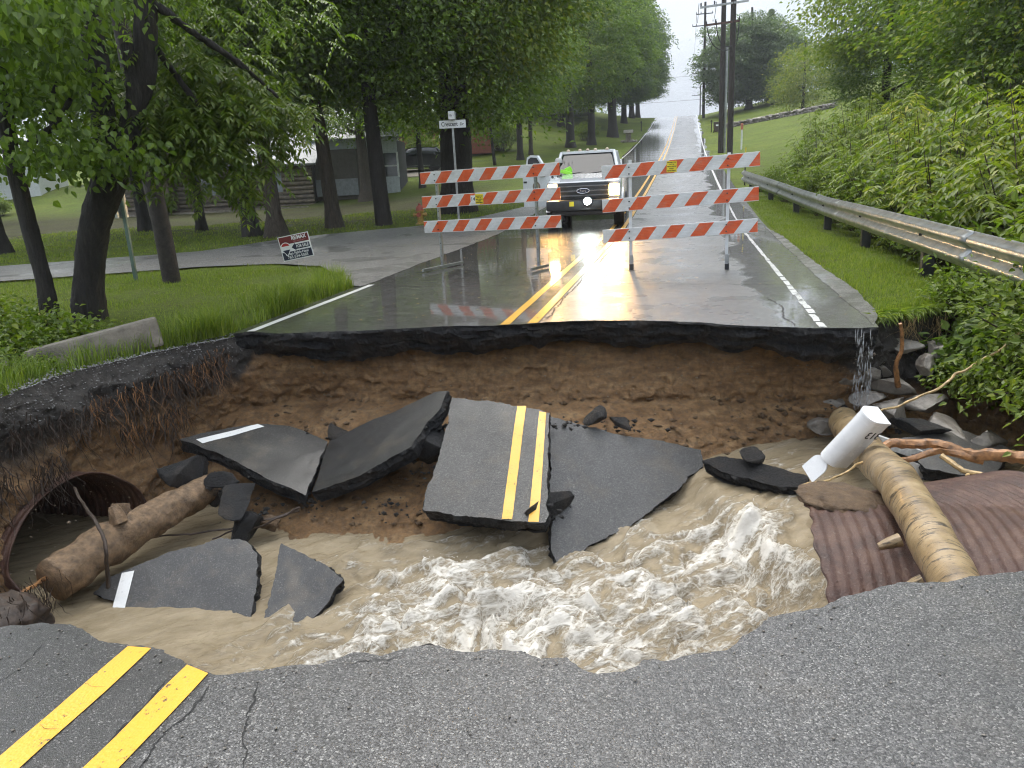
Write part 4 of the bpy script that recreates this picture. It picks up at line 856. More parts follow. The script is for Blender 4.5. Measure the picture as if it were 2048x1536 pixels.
mb = MB(); mb.box(cpos + Vector((.02, -.16, -.14)), (d.length * .8, .015, .16), rotq); mb.build('board', M['white_wood'], mp)
# trickle of water off the broken road edge
V, F = [], []; rg = np.random.default_rng(5)
for k in range(130):
    s_ = rg.uniform(0, 1) ** .8; c = np.array([1.62 + rg.uniform(-.06, .10) + .02 * s_, 7.58 - .06 * s_ + rg.normal(0, .02), -.02 - .75 * s_]); r = rg.uniform(.003, .007); b = len(V)
    V += [c + r * np.array(dv) for dv in ((.6, 0, 0), (-.6, 0, 0), (0, .6, 0), (0, -.6, 0), (0, 0, 9), (0, 0, -9))]
    F += [(b + a_, b + c_, b + d_) for a_, c_, d_ in ((0, 2, 4), (2, 1, 4), (1, 3, 4), (3, 0, 4), (2, 0, 5), (1, 2, 5), (3, 1, 5), (0, 3, 5))]
t = NT('clear_water_drop'); t.set(Base_Color=(.8, .85, .9), Roughness=.03, Transmission_Weight=.7, IOR=1.333); M['drop'] = t.m
tag(mesh_np('water_trickle', np.array(V), np.array(F), M['drop'], smooth=True), 'thin trickle of drops falling off the broken road edge', 'water', kind='stuff')
# concrete slab in the grass
mb = MB(); mb.box((0, 0, 0), (1.25, .42, .30), None, .03); cs_ = mb.build('concrete_block', M['concrete'], loc=(-5.95, 6.55, .06)); cs_.rotation_euler = (math.radians(-6), math.radians(-9), math.radians(38))
V = np.array([v.co for v in cs_.data.vertices]); tag(cs_, 'long weathered concrete block lying tilted in the bank grass', 'concrete block')
mb = MB(); mb.box((0, 0, 0), (.5, .3, .16), None, .03); cs2 = mb.build('concrete_block', M['concrete'], loc=(-6.55, 5.75, .0)); cs2.rotation_euler = (0, .1, .5); tag(cs2, 'small concrete block at the left picture edge on the bank', 'concrete block')

# ------------------------------------------------------------------ barricades
t = NT('barricade_sheeting'); oc = t.co(); X, Y, Z = t.sep(oc)
u = t.math('ADD', X, t.math('MULTIPLY', Z, -.8)); u = t.math('ADD', u, 100.075)
fr_ = t.math('FRACT', t.math('DIVIDE', u, .43)); onr = t.math('GREATER_THAN', fr_, .5)
edge = t.math('GREATER_THAN', t.math('ABSOLUTE', Z), .094)
g1 = t.noise(oc, 8, 5, .6)
wcol = t.ramp(g1, [(.3, (.60, .61, .60)), (.7, (.74, .75, .75))]); ocol = t.ramp(g1, [(.3, (.60, .085, .022)), (.7, (.74, .125, .032))])
c = t.mix(onr, wcol, ocol); c = t.mix(edge, c, (.74, .74, .74)); c = t.mix(t.ramp(t.noise(t.co((1, 1, 3)), 4, 6, .7), [(.5, 0.), (.75, .45)]), c, (.30, .26, .22)); c = t.mix(t.ramp(t.noise(oc, 55, 3, .7), [(.68, 0.), (.74, .5)]), c, (.5, .42, .36))
hc = t.math('SINE', t.math('MULTIPLY', Z, 260.0))
t.set(Base_Color=c, Roughness=.35, Normal=t.bump(hc, .0015, .35)); M['sheeting'] = t.m
M['post_white'] = plain('white_post_tube', (.68, .69, .70), .35, .1, .1)
M['sticker_yellow'] = plain('yellow_sticker', (.78, .62, .03), .45, 0, .06)
def barricade(pL, pR, boards, posts, post_mat, feet, label, stickers, foot_dirs):
    """boards: (zL, zR, length offset) centre heights; posts: distances along; pL,pR: board ends on the ground plan"""
    pL, pR = Vector((*pL, 0)), Vector((*pR, 0)); d = (pR - pL); L = d.length; ang = math.atan2(d.y, d.x)
    root_ = empty('road_barricade', ((pL.x + pR.x) / 2, (pL.y + pR.y) / 2, .0), ang, label, 'barricade', 'road barricades across the lanes')
    for k, (zl, zr, sh_, dx) in enumerate(boards):
        tilt = math.atan2(zr - zl, L); mb = MB(); mb.box((0, 0, 0), (L, .024, .205), None, .004)
        o = mb.build('board', M['sheeting'], root_); o.location = (dx, 0, (zl + zr) / 2); o.rotation_euler = (0, -tilt, 0)
        me = o.data
        for v in me.vertices: v.co.x += sh_
        o.location.x -= sh_ * math.cos(tilt)
    for k, s_ in enumerate(posts):
        zt = 1.72 if k else 1.69; top = Vector((s_ - L / 2, .035, zt)); base = Vector((s_ - L / 2 + .02, .035, .05)); mb = MB(); mb.box((top + base) / 2, (.045, .045, zt - .05))
        po = mb.build('post', post_mat, root_)
        for j in range(14 if post_mat is M['galv'] else 0):
            mb = MB(); mb.lathe([(.008, 0), (.008, .003)], (s_ - L / 2 + .01, .010, .12 + j * .11), 8, 1); mb.build('hole', M['black_plastic'], po)
        for (zl, zr, _, dx) in boards:
            zb = zl + (zr - zl) * s_ / L
            for dz in (-.05, .05):
                mb = MB(); mb.lathe([(.011, -.024), (.011, -.012)], (s_ - L / 2, 0, zb + dz), 8, 1); mb.build('bolt', M['dark_metal'], po)
        if post_mat is M['post_white']:
            mb = MB(); mb.box((s_ - L / 2 + .02, .035, .17), (.055, .055, .13)); mb.build('sleeve', M['galv'], root_)
            mb = MB(); mb.box((s_ - L / 2 + .02, .035, .05), (.06, .07, .09)); mb.build('foot_socket', M['dark_metal'], root_)
        fl = feet[k]
        if fl:
            fd = Vector(foot_dirs[k]).normalized(); rq = fd.to_track_quat('X', 'Z').to_matrix(); c0 = Vector((s_ - L / 2 + .02, .035, .045))
            fo_ = MB(); fo_.box(c0 + Vector((0, 0, .0)), (fl, .045, .045), rq, .003); fo_.build('foot', M['galv'], root_)
    for (s_, z_, wd, hg, mat, txt) in stickers:
        st_ = MB(); st_.box((s_ - L / 2, -.0155, z_), (wd, .002, hg)); so_ = st_.build('sticker', mat, root_)
        for (tx, ty, tb, ts) in txt: text_mesh('lettering', tb, ts, M['black_print'], so_, (s_ - L / 2 + tx, -.0172, z_ + ty), bold=.0006)
    return root_
barricade((-4.52, 13.0), (-1.98, 12.4), [(1.565, 1.612, -.02, 0), (1.16, 1.23, -.01, 0), (.735, .79, .125, 0)], (.29, 2.16), M['galv'], (1.15, .55), 'left striped barricade with galvanised posts, standing before the open pickup door',
          [(1.02, 1.19, .09, .12, M['white_print'], [(0, 0, '14', .085)]), (1.14, 1.19, .15, .16, M['sticker_yellow'], [(0, .045, 'PROPERTY OF', .021), (0, .018, 'CITY OF', .021), (0, -.008, 'NEW CASTLE', .021), (0, -.034, 'STREET', .021), (0, -.06, 'DEPARTMENT', .021)])], ((.12, 1, 0), (.12, 1, 0)))
barricade((-1.30, 12.30), (1.03, 12.0), [(1.515, 1.605, .1, 0), (1.0, 1.11, .16, 0), (.535, .655, .07, 0)], (.43, 1.90), M['post_white'], (0, 0), 'right striped barricade with white posts in the lane beside the guardrail',
          [(1.08, 1.56, .15, .16, M['sticker_yellow'], [(0, .06, 'PROPERTY OF', .021), (0, .03, 'CITY OF', .021), (0, 0, 'NEW CASTLE', .021), (0, -.03, 'STREET', .021), (0, -.06, 'DEPARTMENT', .021)])], ((0, 1, 0), (0, 1, 0)))

# ------------------------------------------------------------------ guardrail
GP = [(3.22, 3.2), (3.2, 6), (3.2, 9), (3.2, 12), (3.18, 16), (3.12, 20), (2.85, 24), (2.5, 28), (2.15, 32)]
gA = jag([(x, y, 0) for x, y in GP], 0, .25, 0); prof_w = [(-.005, .31), (.0, .28), (-.075, .235), (-.08, .19), (-.075, .16), (0, .10), (0, .06), (-.075, -.005), (-.08, -.03), (-.075, -.07), (0, -.12), (-.005, -.15)]
gr = empty('guardrail', (3.2, 12, 0), label='galvanised W-beam guardrail running along the right verge into the weeds', cat='guardrail')
V = []; n = len(prof_w)
for p in gA:
    zt = tz(min(p[0], 2.5), p[1]) + .40
    for (a, h) in prof_w: V.append((p[0] + a * .95 - 3.2, p[1] - 12, zt + h * .95))
F = [(i * n + k, i * n + k + 1, (i + 1) * n + k + 1, (i + 1) * n + k) for i in range(len(gA) - 1) for k in range(n - 1)]
for (y0, y1) in ((3.2, 9.7), (9.7, 17.3), (17.3, 24.9), (24.9, 32.1)):        # overlapping rail sections
    sel = [f for f in F if y0 <= V[f[0]][1] + 12 < y1 + .3]; o = mesh_np('rail_section', np.array(V) + (np.array([-.006, 0, 0]) if y0 in (9.7, 24.9) else 0), np.array(sel), M['galv'], gr, smooth=True)
    sm = o.modifiers.new('thickness', 'SOLIDIFY'); sm.thickness = .004
    bm = bmesh.new(); bm.from_mesh(o.data); bmesh.ops.delete(bm, geom=[v for v in bm.verts if not v.link_faces], context='VERTS'); bm.to_mesh(o.data); bm.free()
for y in (3.9, 7.8, 11.75, 15.6, 19.4, 23.2, 27, 30.8):
    x = float(np.interp(y, [q_[1] for q_ in GP], [q_[0] for q_ in GP])); zb = tz(min(x, 2.5), y); mb = MB(); mb.box((x + .11 - 3.2, y - 12, zb + .1), (.16, .14, 1.05), None, .01); mb.build('post', M['dark_metal'], gr)
    mb = MB(); mb.box((x + .02 - 3.2, y - 12, zb + .48), (.06, .15, .33)); mb.build('block', M['dark_metal'], gr)
    mb = MB(); mb.lathe([(.016, -.035), (.016, -.0)], (x - .0 - 3.2, y - 12, zb + .48), 10, 0); mb.build('bolt', M['dark_metal'], gr)

# ------------------------------------------------------------------ signs, posts, hydrant
def signpost(x, y):
    z = tz(x, y); r_ = empty('street_sign', (x, y, z), math.radians(12), 'white street name sign on a steel post by the side road corner', 'street sign')
    mb = MB(); mb.box((0, 0, 1.42), (.06, .05, 2.85)); mb.build('post', M['galv'], r_)
    mb = MB(); mb.box((0, -.03, 2.94), (.80, .012, .225), None, .005); b = mb.build('name_blade', M['white_metal'], r_)
    text_mesh('lettering', 'Crescent', .17, M['black_print'], b, (-.09, -.0375, 2.94), bold=.002, xs=.78); text_mesh('lettering', 'Dr', .11, M['black_print'], b, (.28, -.0375, 2.93), bold=.0015, xs=.9)
    mb = MB(); mb.box((0, 0, 3.18), (.19, .5, .23), None, .005); b2 = mb.build('cross_blade', M['white_metal'], r_); text_mesh('lettering', 'Hy 1', .11, M['black_print'], b2, (0, -.2525, 3.18), bold=.001, xs=.7)
    mb = MB(); mb.box((0, 0, 3.06), (.05, .08, .03)); mb.build('bracket', M['dark_metal'], r_); return r_
signpost(-6.89, 23.1)
fs = empty('sale_sign', (-7.15, 13.3, 0), math.radians(10), 'tilted dark red and blue house sale yard sign at the grass edge', 'yard sign')
sg = empty('x') if False else None
TL = .60; Hs = .46
mb = MB(); mb.box((0, 0, 0), (TL, .008, Hs)); pan = mb.build('panel', M['white_print'], fs); pan.location = (-.06, 0, .44); pan.rotation_euler = (0, math.radians(-9), 0)
def onp(name, polys, mat, yo=-.0055):
    mb = MB()
    for po_ in polys: mb.prism(po_, 1, yo - .0012, yo)
    return mb.build(name, mat, pan)
red = plain('dark_red_print', (.16, .012, .014), .4); navy = plain('navy_print', (.012, .016, .045), .4)
onp('red_field', [[(-.285, .075), (.285, .075), (.285, .215), (-.285, .215)]], red); onp('navy_field', [[(-.285, -.215), (.285, -.215), (.285, -.07), (-.285, -.07)]], navy)
onp('arrow', [[(-.08, .0), (.0, .07), (.0, .045), (.275, .045), (.275, -.045), (.0, -.045), (.0, -.068)]], navy)
circ = [(-.19 + .10 * math.cos(a), .015 + .10 * math.sin(a)) for a in np.radians(np.linspace(-25, 205, 24))] + [(-.19, -.15)]
onp('balloon_outline', [circ], M['white_print'], -.0068)
onp('balloon_top', [[(-.19 + .085 * math.cos(a), .015 + .085 * math.sin(a)) for a in np.radians(np.linspace(20, 160, 16))]], plain('red_print', (.45, .02, .02), .4), -.0082); onp('balloon_bottom', [[(-.262, -.03), (-.118, -.03), (-.19, -.13)]], navy, -.0082)
text_mesh('lettering', 'RE/MAX', .095, M['white_print'], pan, (.13, .165, 0) if False else (.10, -.008, .165), bold=.003, xs=.85); text_mesh('lettering', 'FIRST INTEGRITY', .033, plain('pink_print', (.6, .25, .25), .4), pan, (.10, -.008, .103))
text_mesh('lettering', 'FOR SALE', .075, M['white_print'], pan, (.135, -.008, 0), bold=.002, xs=.75); text_mesh('lettering', 'Susan Falck-Neal', .072, M['white_print'], pan, (.0, -.008, -.108), bold=.001, xs=.92); text_mesh('lettering', '765-524-5585', .072, M['white_print'], pan, (.0, -.008, -.175), bold=.001, xs=1.0)
for dx in (-.06, .08):
    mb = MB(); mb.tube([(dx - .09, .006, .62), (dx + .03, .006, -.05)], .005, 6); mb.build('wire_leg', M['galv'], fs)
gpst = empty('steel_post', (-9.91, 12.16, 0), label='green-grey steel channel post with a narrow sign turned edge-on', cat='post')
mb = MB(); mb.prism([(-.035, -.01), (-.035, .03), (-.025, .03), (-.02, 0), (.02, 0), (.025, .03), (.035, .03), (.035, -.01)], 2, -.1, 1.75); mb.build('channel', plain('green_channel_steel', (.10, .15, .13), .4, .4), gpst)
mb = MB(); mb.box((-.06, .02, 1.45), (.05, .30, .62), None, .01); mb.build('sign_plate', M['galv'], gpst)
up_ = MB(); up_.tube([(-8.92, 11.86, -.3), (-8.95, 11.86, 1.0), (-9.02, 11.86, 2.3), (-9.1, 11.9, 4.6), (-9.18, 11.9, 7.5)], [.155, .148, .14, .13, .12], 18, wob=.02)
tag(up_.build('utility_pole', M['creosote'], smooth=True), 'dark leaning wooden utility pole on the near left lawn', 'utility pole')
hy = empty('fire_hydrant', (-8.28, 23.5, tz(-8.28, 23.5)), label='small weathered red and yellow fire hydrant on the far lawn edge', cat='fire hydrant')
hred = plain('faded_red_paint', (.33, .07, .045), .5, 0, .3, 20); hyel = plain('faded_yellow_paint', (.38, .24, .06), .5, 0, .3, 20)
mb = MB(); mb.lathe([(.15, 0), (.15, .04), (.10, .05), (.10, .38), (.14, .39), (.14, .43)], (0, 0, 0), 16); mb.build('barrel', hyel, hy, smooth=True)
mb = MB(); mb.lathe([(.13, .43), (.125, .50), (.09, .57), (.04, .60), (.035, .65), (.0, .65)], (0, 0, 0), 16); mb.build('bonnet', hred, hy, smooth=True)
for s_ in (-1, 1):
    mb = MB(); mb.lathe([(.055, 0), (.055, .08), (.065, .08), (.065, .12), (.03, .12), (.03, .14)], (0, 0, 0), 12, 0); o = mb.build('outlet_cap', hyel, hy, smooth=True); o.location = (.09 * s_, 0, .30); o.rotation_euler = (0, 0, 0 if s_ > 0 else math.pi)
mb = MB(); mb.lathe([(.07, -.17), (.07, -.09)], (0, 0, .30), 12, 1); mb.build('front_outlet', hred, hy, smooth=True)

# ------------------------------------------------------------------ utility poles and wires on the hill
wood_arm = plain('brown_crossarm', (.09, .045, .035), .7, 0, .3)
def upole(x, y, h, r, arms, label, seed=0):
    z = tz(x, y); o = empty('utility_pole', (x, y, z), label=label, cat='utility pole', group='utility poles up the hill'); mb = MB()
    mb.tube([(0, 0, -.3), (0, 0, h * .5), (0, 0, h)], [r, r * .9, r * .75], 12); mb.build('shaft', M['creosote'], o, smooth=True)
    for (az, ln, off, mat, tilt) in arms:
        mb = MB(); mb.box((off, -.12, az), (ln, .10, .12), Matrix.Rotation(tilt, 3, 'Y')); a = mb.build('crossarm', mat, o)
        for s_ in (-.48, -.2, .48):
            mb = MB(); mb.lathe([(.02, 0), (.06, .02), (.04, .07), (.06, .10), (.04, .15), (.05, .2), (.0, .24)], (off + ln * s_, -.12, az + .06 - math.sin(tilt) * ln * s_), 8); mb.build('insulator', M['dark_metal'], a, smooth=True)
    return o
pA = upole(2.75, 55.0, 16.5, .20, [(9.3, 3.0, -.58, M['galv'], -.05), (8.2, 2.15, -.66, wood_arm, -.04)], 'nearest thick dark utility pole with two crossarms beside the road')
pB = upole(2.33, 59.5, 16.5, .19, [(12.4, 2.0, 0, wood_arm, 0)], 'dark utility pole standing just behind the nearest one, conduit on its side')
mb = MB(); mb.tube([(.28, -.02, -.2), (.28, -.02, 7.1)], .09, 10); mb.build('conduit', M['galv'], pB, smooth=True)
for (x0, x1, zt, dr_) in ((-1.65, -.05, 8.35, 2.0), (-1.05, -.05, 8.35, 1.8), (.36, .1, 8.5, 1.9)):    # hanging cable loops
    mb = MB(); pts = []
    for k in range(13):
        s_ = k / 12; pts.append((x0 + (x1 - x0) * s_ ** 1.6, -.15, zt - dr_ * (1 - (1 - s_) ** 2.2) - .0 + (.25 * s_ * s_)))
    mb.tube(pts, .03, 6); mb.build('cable_loop', M['black_plastic'], pA, smooth=True)
upole(2.15, 118, 15.2, .20, [(13.7, 2.3, -.1, M['dark_metal'], 0), (12.2, 1.8, -.8, M['dark_metal'], 0)], 'tall thin utility pole at the road crest, third in the row')
upole(2.9, 165, 11.3, .2, [(10.6, 3.0, -.8, M['dark_metal'], .1), (9.2, 2.4, -1, M['dark_metal'], -.1)], 'small far utility pole beyond the crest, fourth in the row')
upole(3.2, 225, 15.5, .2, [(14.9, 3.0, -.8, M['dark_metal'], 0), (12.8, 2.4, -1, M['dark_metal'], 0)], 'smallest farthest utility pole over the crest')
def wire(a, b, sag, lab, r=.02):
    pts = [tuple(Vector(a).lerp(Vector(b), k / 16) + Vector((0, 0, -sag * 4 * (k / 16) * (1 - k / 16)))) for k in range(17)]
    mb = MB(); mb.tube(pts, r, 5); return tag(mb.build('power_line', M['black_plastic'], smooth=True), lab, 'power line', 'power lines over the road')
za, zc_ = tz(2.75, 55), tz(2.15, 118); zd = tz(2.9, 165)
wire((.6, 55, za + 9.5), (1.0, 118, zc_ + 13.9), 1.2, 'leftmost overhead line between the nearest pole and the crest pole'); wire((1.7, 55, za + 9.5), (3.0, 118, zc_ + 13.9), 1.2, 'overhead line just right of the leftmost one')
wire((1.0, 118, zc_ + 13.9), (.9, 165, zd + 10.8), 1.0, 'far overhead line from the crest pole to the fourth pole'); wire((-60, 190, 21.5), (40, 195, 21.8), .8, 'upper thin line crossing the sky gap over the crest', .03); wire((-60, 190, 16.2), (40, 195, 16.6), .8, 'lower thin line crossing the sky gap over the crest', .03)

# ------------------------------------------------------------------ roadside bits on the hill
z = tz(2.9, 88); tb = empty('trash_bin', (3.0, 88, z), .1, 'brown wheeled trash bin standing by the hillside road edge', 'trash bin')
brn = plain('brown_plastic', (.06, .035, .03), .5); mb = MB(); mb.add([(sx * a, sy * a, h) for (a, h) in ((.24, .08), (.32, 1.0)) for sx, sy in ((-1, -1), (1, -1), (1, 1), (-1, 1))], [(0, 1, 2, 3), (4, 5, 6, 7), (0, 1, 5, 4), (1, 2, 6, 5), (2, 3, 7, 6), (3, 0, 4, 7)]); mb.build('body', brn, tb)
mb = MB(); mb.box((0, 0, 1.04), (.70, .72, .07), Matrix.Rotation(.06, 3, 'X'), .03); mb.build('lid', brn, tb); mb = MB(); mb.box((0, -.33, .72), (.26, .01, .16)); mb.build('emblem', M['white_print'], tb)
for s_ in (-1, 1): mb = MB(); mb.lathe([(.12, -.03), (.12, .03)], (.28 * s_, .25, .12), 12, 0); mb.build('wheel', M['rubber'], tb, smooth=True)
def mailbox_post(x, y, lab, col):
    r_ = empty('mailbox', (x, y, tz(x, y)), 0, lab, 'mailbox'); mb = MB(); mb.box((0, 0, .5), (.1, .1, 1.05)); mb.build('post', M['creosote'], r_)
    a2 = [(-.1, 1.03)] + [(.1 * math.cos(a), 1.14 + .1 * math.sin(a)) for a in np.radians(np.linspace(180, 0, 9))] + [(.1, 1.03)]; mb = MB(); mb.prism(a2, 1, -.25, .25); mb.build('box', col, r_, smooth=True); return r_
mailbox_post(2.5, 90, 'black mailbox on a post left of the brown trash bin', M['black_plastic']); mailbox_post(-5.6, 100, 'small black mailbox beside the left road edge far uphill', M['black_plastic'])
z = tz(-5.9, 82); st = empty('stone_mailbox', (-5.9, 82, z), .1, 'pale stone mailbox pillar with flat cap by the left road edge', 'mailbox'); mb = MB(); mb.box((0, 0, .45), (.55, .5, .9), None, .05); mb.build('pillar', M['concrete'], st); mb = MB(); mb.box((0, 0, 1.05), (.95, .8, .3), None, .04); mb.build('cap', plain('pale_stone', (.5, .46, .42), .7), st)
for k, (x, s_) in enumerate(((-.5, .3), (.45, .35), (.75, .25))): lump('base_stone', (x, -.2, .1), s_, M['rock'], None, None, None, 200 + k, parent=st)
mk = empty('marker_post', (3.75, 59, tz(3.75, 59)), label='white marker post with an orange cap on the right hillside', cat='marker post')
mb = MB(); mb.lathe([(.06, 0), (.06, 1.35)], (0, 0, 0), 10); mb.build('tube', M['white_metal'], mk, smooth=True); mb = MB(); mb.lathe([(.09, 1.35), (.09, 1.72), (.05, 1.78)], (0, 0, 0), 10); mb.build('cap', plain('orange_plastic', (.42, .12, .05), .5), mk, smooth=True)
mk = empty('delineator', (2.3, 33.5, tz(2.3, 33.5)), label='thin yellow and black delineator stake at the guardrail end', cat='delineator')
for k in range(6): mb = MB(); mb.box((0, 0, .12 + k * .25), (.05, .02, .25)); mb.build('band', M['sticker_yellow'] if k % 2 else M['black_plastic'], mk)
# low stone retaining wall climbing the hill
wl = empty('stone_wall', (7, 90, tz(7, 90)), label='low dark stone retaining wall climbing the right hillside', cat='stone wall'); wzz = wl.location.z
rk = None; rs = random.Random(5); protos = [lump('stone', (0, 0, 0), (.34, .25, .2), M['rock'], None, None, None, 300 + k, parent=wl) for k in range(4)]
for k in range(64):
    s_ = k / 63; x = 3.2 + s_ * 11.5; y = 91.5 - 3.5 * s_ + rs.uniform(-.1, .1)
    for j in range(2):
        o = protos[k] if (k < 4 and j == 0) else protos[rs.randrange(4)].copy()
        if not (k < 4 and j == 0): link(o, wl)
        o.location = (x - 7 + rs.uniform(-.04, .04), y - 90, tz(x, y) - wzz + .05 + j * .28); o.rotation_euler = (0, 0, rs.uniform(0, 3))
# ------------------------------------------------------------------ vehicles
def wheel(parent, c, r, wd, spokes=5):
    mb = MB(); mb.lathe([(r * .62, -wd / 2), (r * .95, -wd / 2), (r, -wd * .3), (r, wd * .3), (r * .95, wd / 2), (r * .62, wd / 2)], (0, 0, 0), 28, 0); wh = mb.build('wheel', M['rubber'], parent, smooth=True); wh.location = c
    mb = MB(); mb.lathe([(r * .64, -wd * .42), (r * .64, wd * .42)], (0, 0, 0), 24, 0); mb.build('rim', M['dark_metal'], wh, smooth=True)
    mb = MB(); sx = 1 if c[0] > 0 else -1
    for k in range(spokes):
        a = 2 * math.pi * k / spokes; mb.box((sx * wd * .44, math.cos(a) * r * .33, math.sin(a) * r * .33), (.03, r * .58, r * .15), Matrix.Rotation(a, 3, 'X'))
    mb.lathe([(r * .15, -.02), (r * .12, .02)], (sx * wd * .45, 0, 0), 12, 0); mb.build('spokes', M['chrome'], wh, smooth=True); return wh
def loft(sections, close_ends=True):
    """sections: list of equal-length rings"""
    n = len(sections[0]); V = [p for s_ in sections for p in s_]; F = [(i * n + k, i * n + (k + 1) % n, (i + 1) * n + (k + 1) % n, (i + 1) * n + k) for i in range(len(sections) - 1) for k in range(n)]
    if close_ends: F += [tuple(range(n))[::-1], tuple(range((len(sections) - 1) * n, len(sections) * n))]
    return V, F
def ring(y, hw, z0, z1, r=.12, hwt=None, m=4):
    """rounded-rectangle ring at station y"""
    hwt = hw if hwt is None else hwt; P = []
    for (cx, cz, a0, w_) in ((1, 1, 0, hwt), (-1, 1, 90, hwt), (-1, -1, 180, hw), (1, -1, 270, hw)):
        rr_ = min(r, (z1 - z0) / 2 * .98, w_ * .98)
        for k in range(m + 1):
            a = math.radians(a0 + 90 * k / m); P.append((cx * (w_ - rr_) + rr_ * math.cos(a), y, (z1 - rr_ if cz > 0 else z0 + rr_) + rr_ * math.sin(a)))
    return P
wpaint = plain('white_vehicle_paint', (.74, .76, .78), .22, 0, .03, 2, coat=1.0)
tk = empty('pickup_truck', (-2.66, 20.45, tz(-2.66, 21)), math.radians(3), 'white heavy pickup truck with lit headlights and one front door open', 'pickup truck')
mb = MB(); V, F = loft([ring(.10, .93, .62, 1.20, .10), ring(.22, .98, .58, 1.27, .12), ring(.8, 1.0, .55, 1.33, .13), ring(1.25, 1.0, .55, 1.36, .12), ring(1.6, 1.0, .5, 1.38, .1), ring(3.2, 1.0, .5, 1.38, .1), ring(3.4, 1.0, .5, 1.38, .1)]); mb.add(V, F); bodyt = mb.build('body', wpaint, tk, smooth=True)
mb = MB()
for s_ in (-1, 1): V, F = loft([ring(.15, .0 + .62, 1.2, 1.30, .05), ring(1.2, .68, 1.30, 1.41, .05)]); 
mb.add(V, F); mb.build('hood', wpaint, tk, smooth=True)
mb = MB(); V, F = loft([ring(3.42, 1.0, .55, 1.42, .08), ring(5.9, 1.0, .6, 1.42, .08)]); mb.add(V, F); mb.build('cargo_bed', wpaint, tk, smooth=True)
# cab: pillars and roof over dark glass
mb = MB(); V, F = loft([ring(1.38, .86, 1.33, 1.40, .03, .84), ring(1.95, .84, 1.33, 1.97, .08, .72), ring(3.1, .84, 1.33, 1.99, .08, .72), ring(3.35, .86, 1.33, 1.42, .03, .82)]); mb.add(V, F); mb.build('cabin_glass', M['glass'], tk, smooth=True)
mb = MB(); V, F = loft([ring(1.90, .745, 1.955, 2.01, .03), ring(2.1, .75, 1.965, 2.045, .04), ring(3.0, .75, 1.965, 2.05, .04), ring(3.18, .74, 1.955, 2.01, .03)]); mb.add(V, F); roof = mb.build('roof', wpaint, tk, smooth=True)
for s_ in (-1, 1):
    mb = MB(); mb.tube([(s_ * .88, 1.36, 1.37), (s_ * .745, 1.96, 1.99)], .048, 8); mb.build('pillar', wpaint, tk, smooth=True)
    mb = MB(); mb.tube([(s_ * .87, 2.45, 1.37), (s_ * .75, 2.42, 1.99)], .045, 8); mb.build('pillar', wpaint, tk, smooth=True)
    mb = MB(); mb.tube([(s_ * .88, 3.32, 1.37), (s_ * .75, 3.12, 1.99)], .07, 8); mb.build('pillar', wpaint, tk, smooth=True)
    mb = MB(); mb.prism([(.35 + .0, .45)] + [(.95 + .52 * math.cos(a), .52 + .50 * math.sin(a)) for a in np.radians(np.linspace(180, 0, 14))] + [(1.5, .45)], 0, s_ * .93, s_ * 1.035); mb.build('fender', wpaint, tk, smooth=True)
    mb = MB(); mb.prism([(.95 + .45 * math.cos(a), .45 + .45 * math.sin(a)) for a in np.radians(np.linspace(0, 360, 24, endpoint=False))], 0, s_ * .95, s_ * 1.04); mb.build('wheel_arch', M['black_plastic'], tk)
    wheel(tk, (s_ * .90, .95, .40), .40, .26, 8); wheel(tk, (s_ * .90, 4.6, .40), .40, .26, 8)
for k, x in enumerate((-.55, -.22, 0, .22, .55)):
    mb = MB(); mb.lathe([(.05, 0), (.045, .03), (.02, .05), (0, .052)], (x, 2.03, 2.035), 10); mb.build('roof_marker_lamp', plain('amber_marker', (.75, .6, .45), .3) if k == 0 else bpy.data.materials['amber_marker'], tk, smooth=True)
mb = MB(); mb.box((0, .08, .98), (1.34, .06, .44), None, .03); gl = mb.build('grille', plain('dark_grey_grille', (.05, .055, .06), .35, .4), tk, smooth=True)
for z in (.86, .98, 1.10): mb = MB(); mb.box((0, .045, z), (1.26, .03, .035), None, .01); mb.build('bar', plain('grey_bar', (.16, .165, .17), .35, .4) if z == .86 else bpy.data.materials['grey_bar'], gl)
mb = MB(); e = [(.165 * math.cos(a), .98 + .062 * math.sin(a)) for a in np.linspace(0, 2 * math.pi, 28, endpoint=False)]; mb.prism(e, 1, .0, .03); em = mb.build('oval_badge', plain('badge_navy', (.03, .04, .07), .3), gl, smooth=True)
mb = MB(); mb.tube([(.165 * math.cos(a), -.004, .98 + .062 * math.sin(a)) for a in np.linspace(0, 2 * math.pi, 29)], .009, 6); mb.build('badge_rim', M['chrome'], em, smooth=True); text_mesh('badge_script', 'Ford', .085, M['chrome'], em, (0, -.003, .985))
mb = MB(); mb.box((0, .0, .62), (1.96, .22, .28), None, .06); bp = mb.build('bumper', plain('dark_bumper', (.06, .062, .066), .35, .5), tk, smooth=True)
mb = MB(); mb.box((-.30, -.115, .66), (.12, .012, .12)); mb.build('plate', M['sticker_yellow'], bp); mb = MB(); mb.box((0, .05, .42), (1.7, .12, .14), None, .04); mb.build('air_dam', M['black_plastic'], bp)
def lamp_mat(name, col, st): t = NT(name); t.set(Base_Color=(.8, .8, .8), Emission_Color=col, Emission_Strength=st, Roughness=.2); return t.m
hl = lamp_mat('lit_headlight', (1.0, .56, .18), 160); amb = lamp_mat('lit_amber_lamp', (1.0, .55, .15), 40); fog = lamp_mat('lit_white_lamp', (.86, 1.0, .96), 260)
hsg = plain('lamp_housing', (.5, .5, .5), .2, .6)
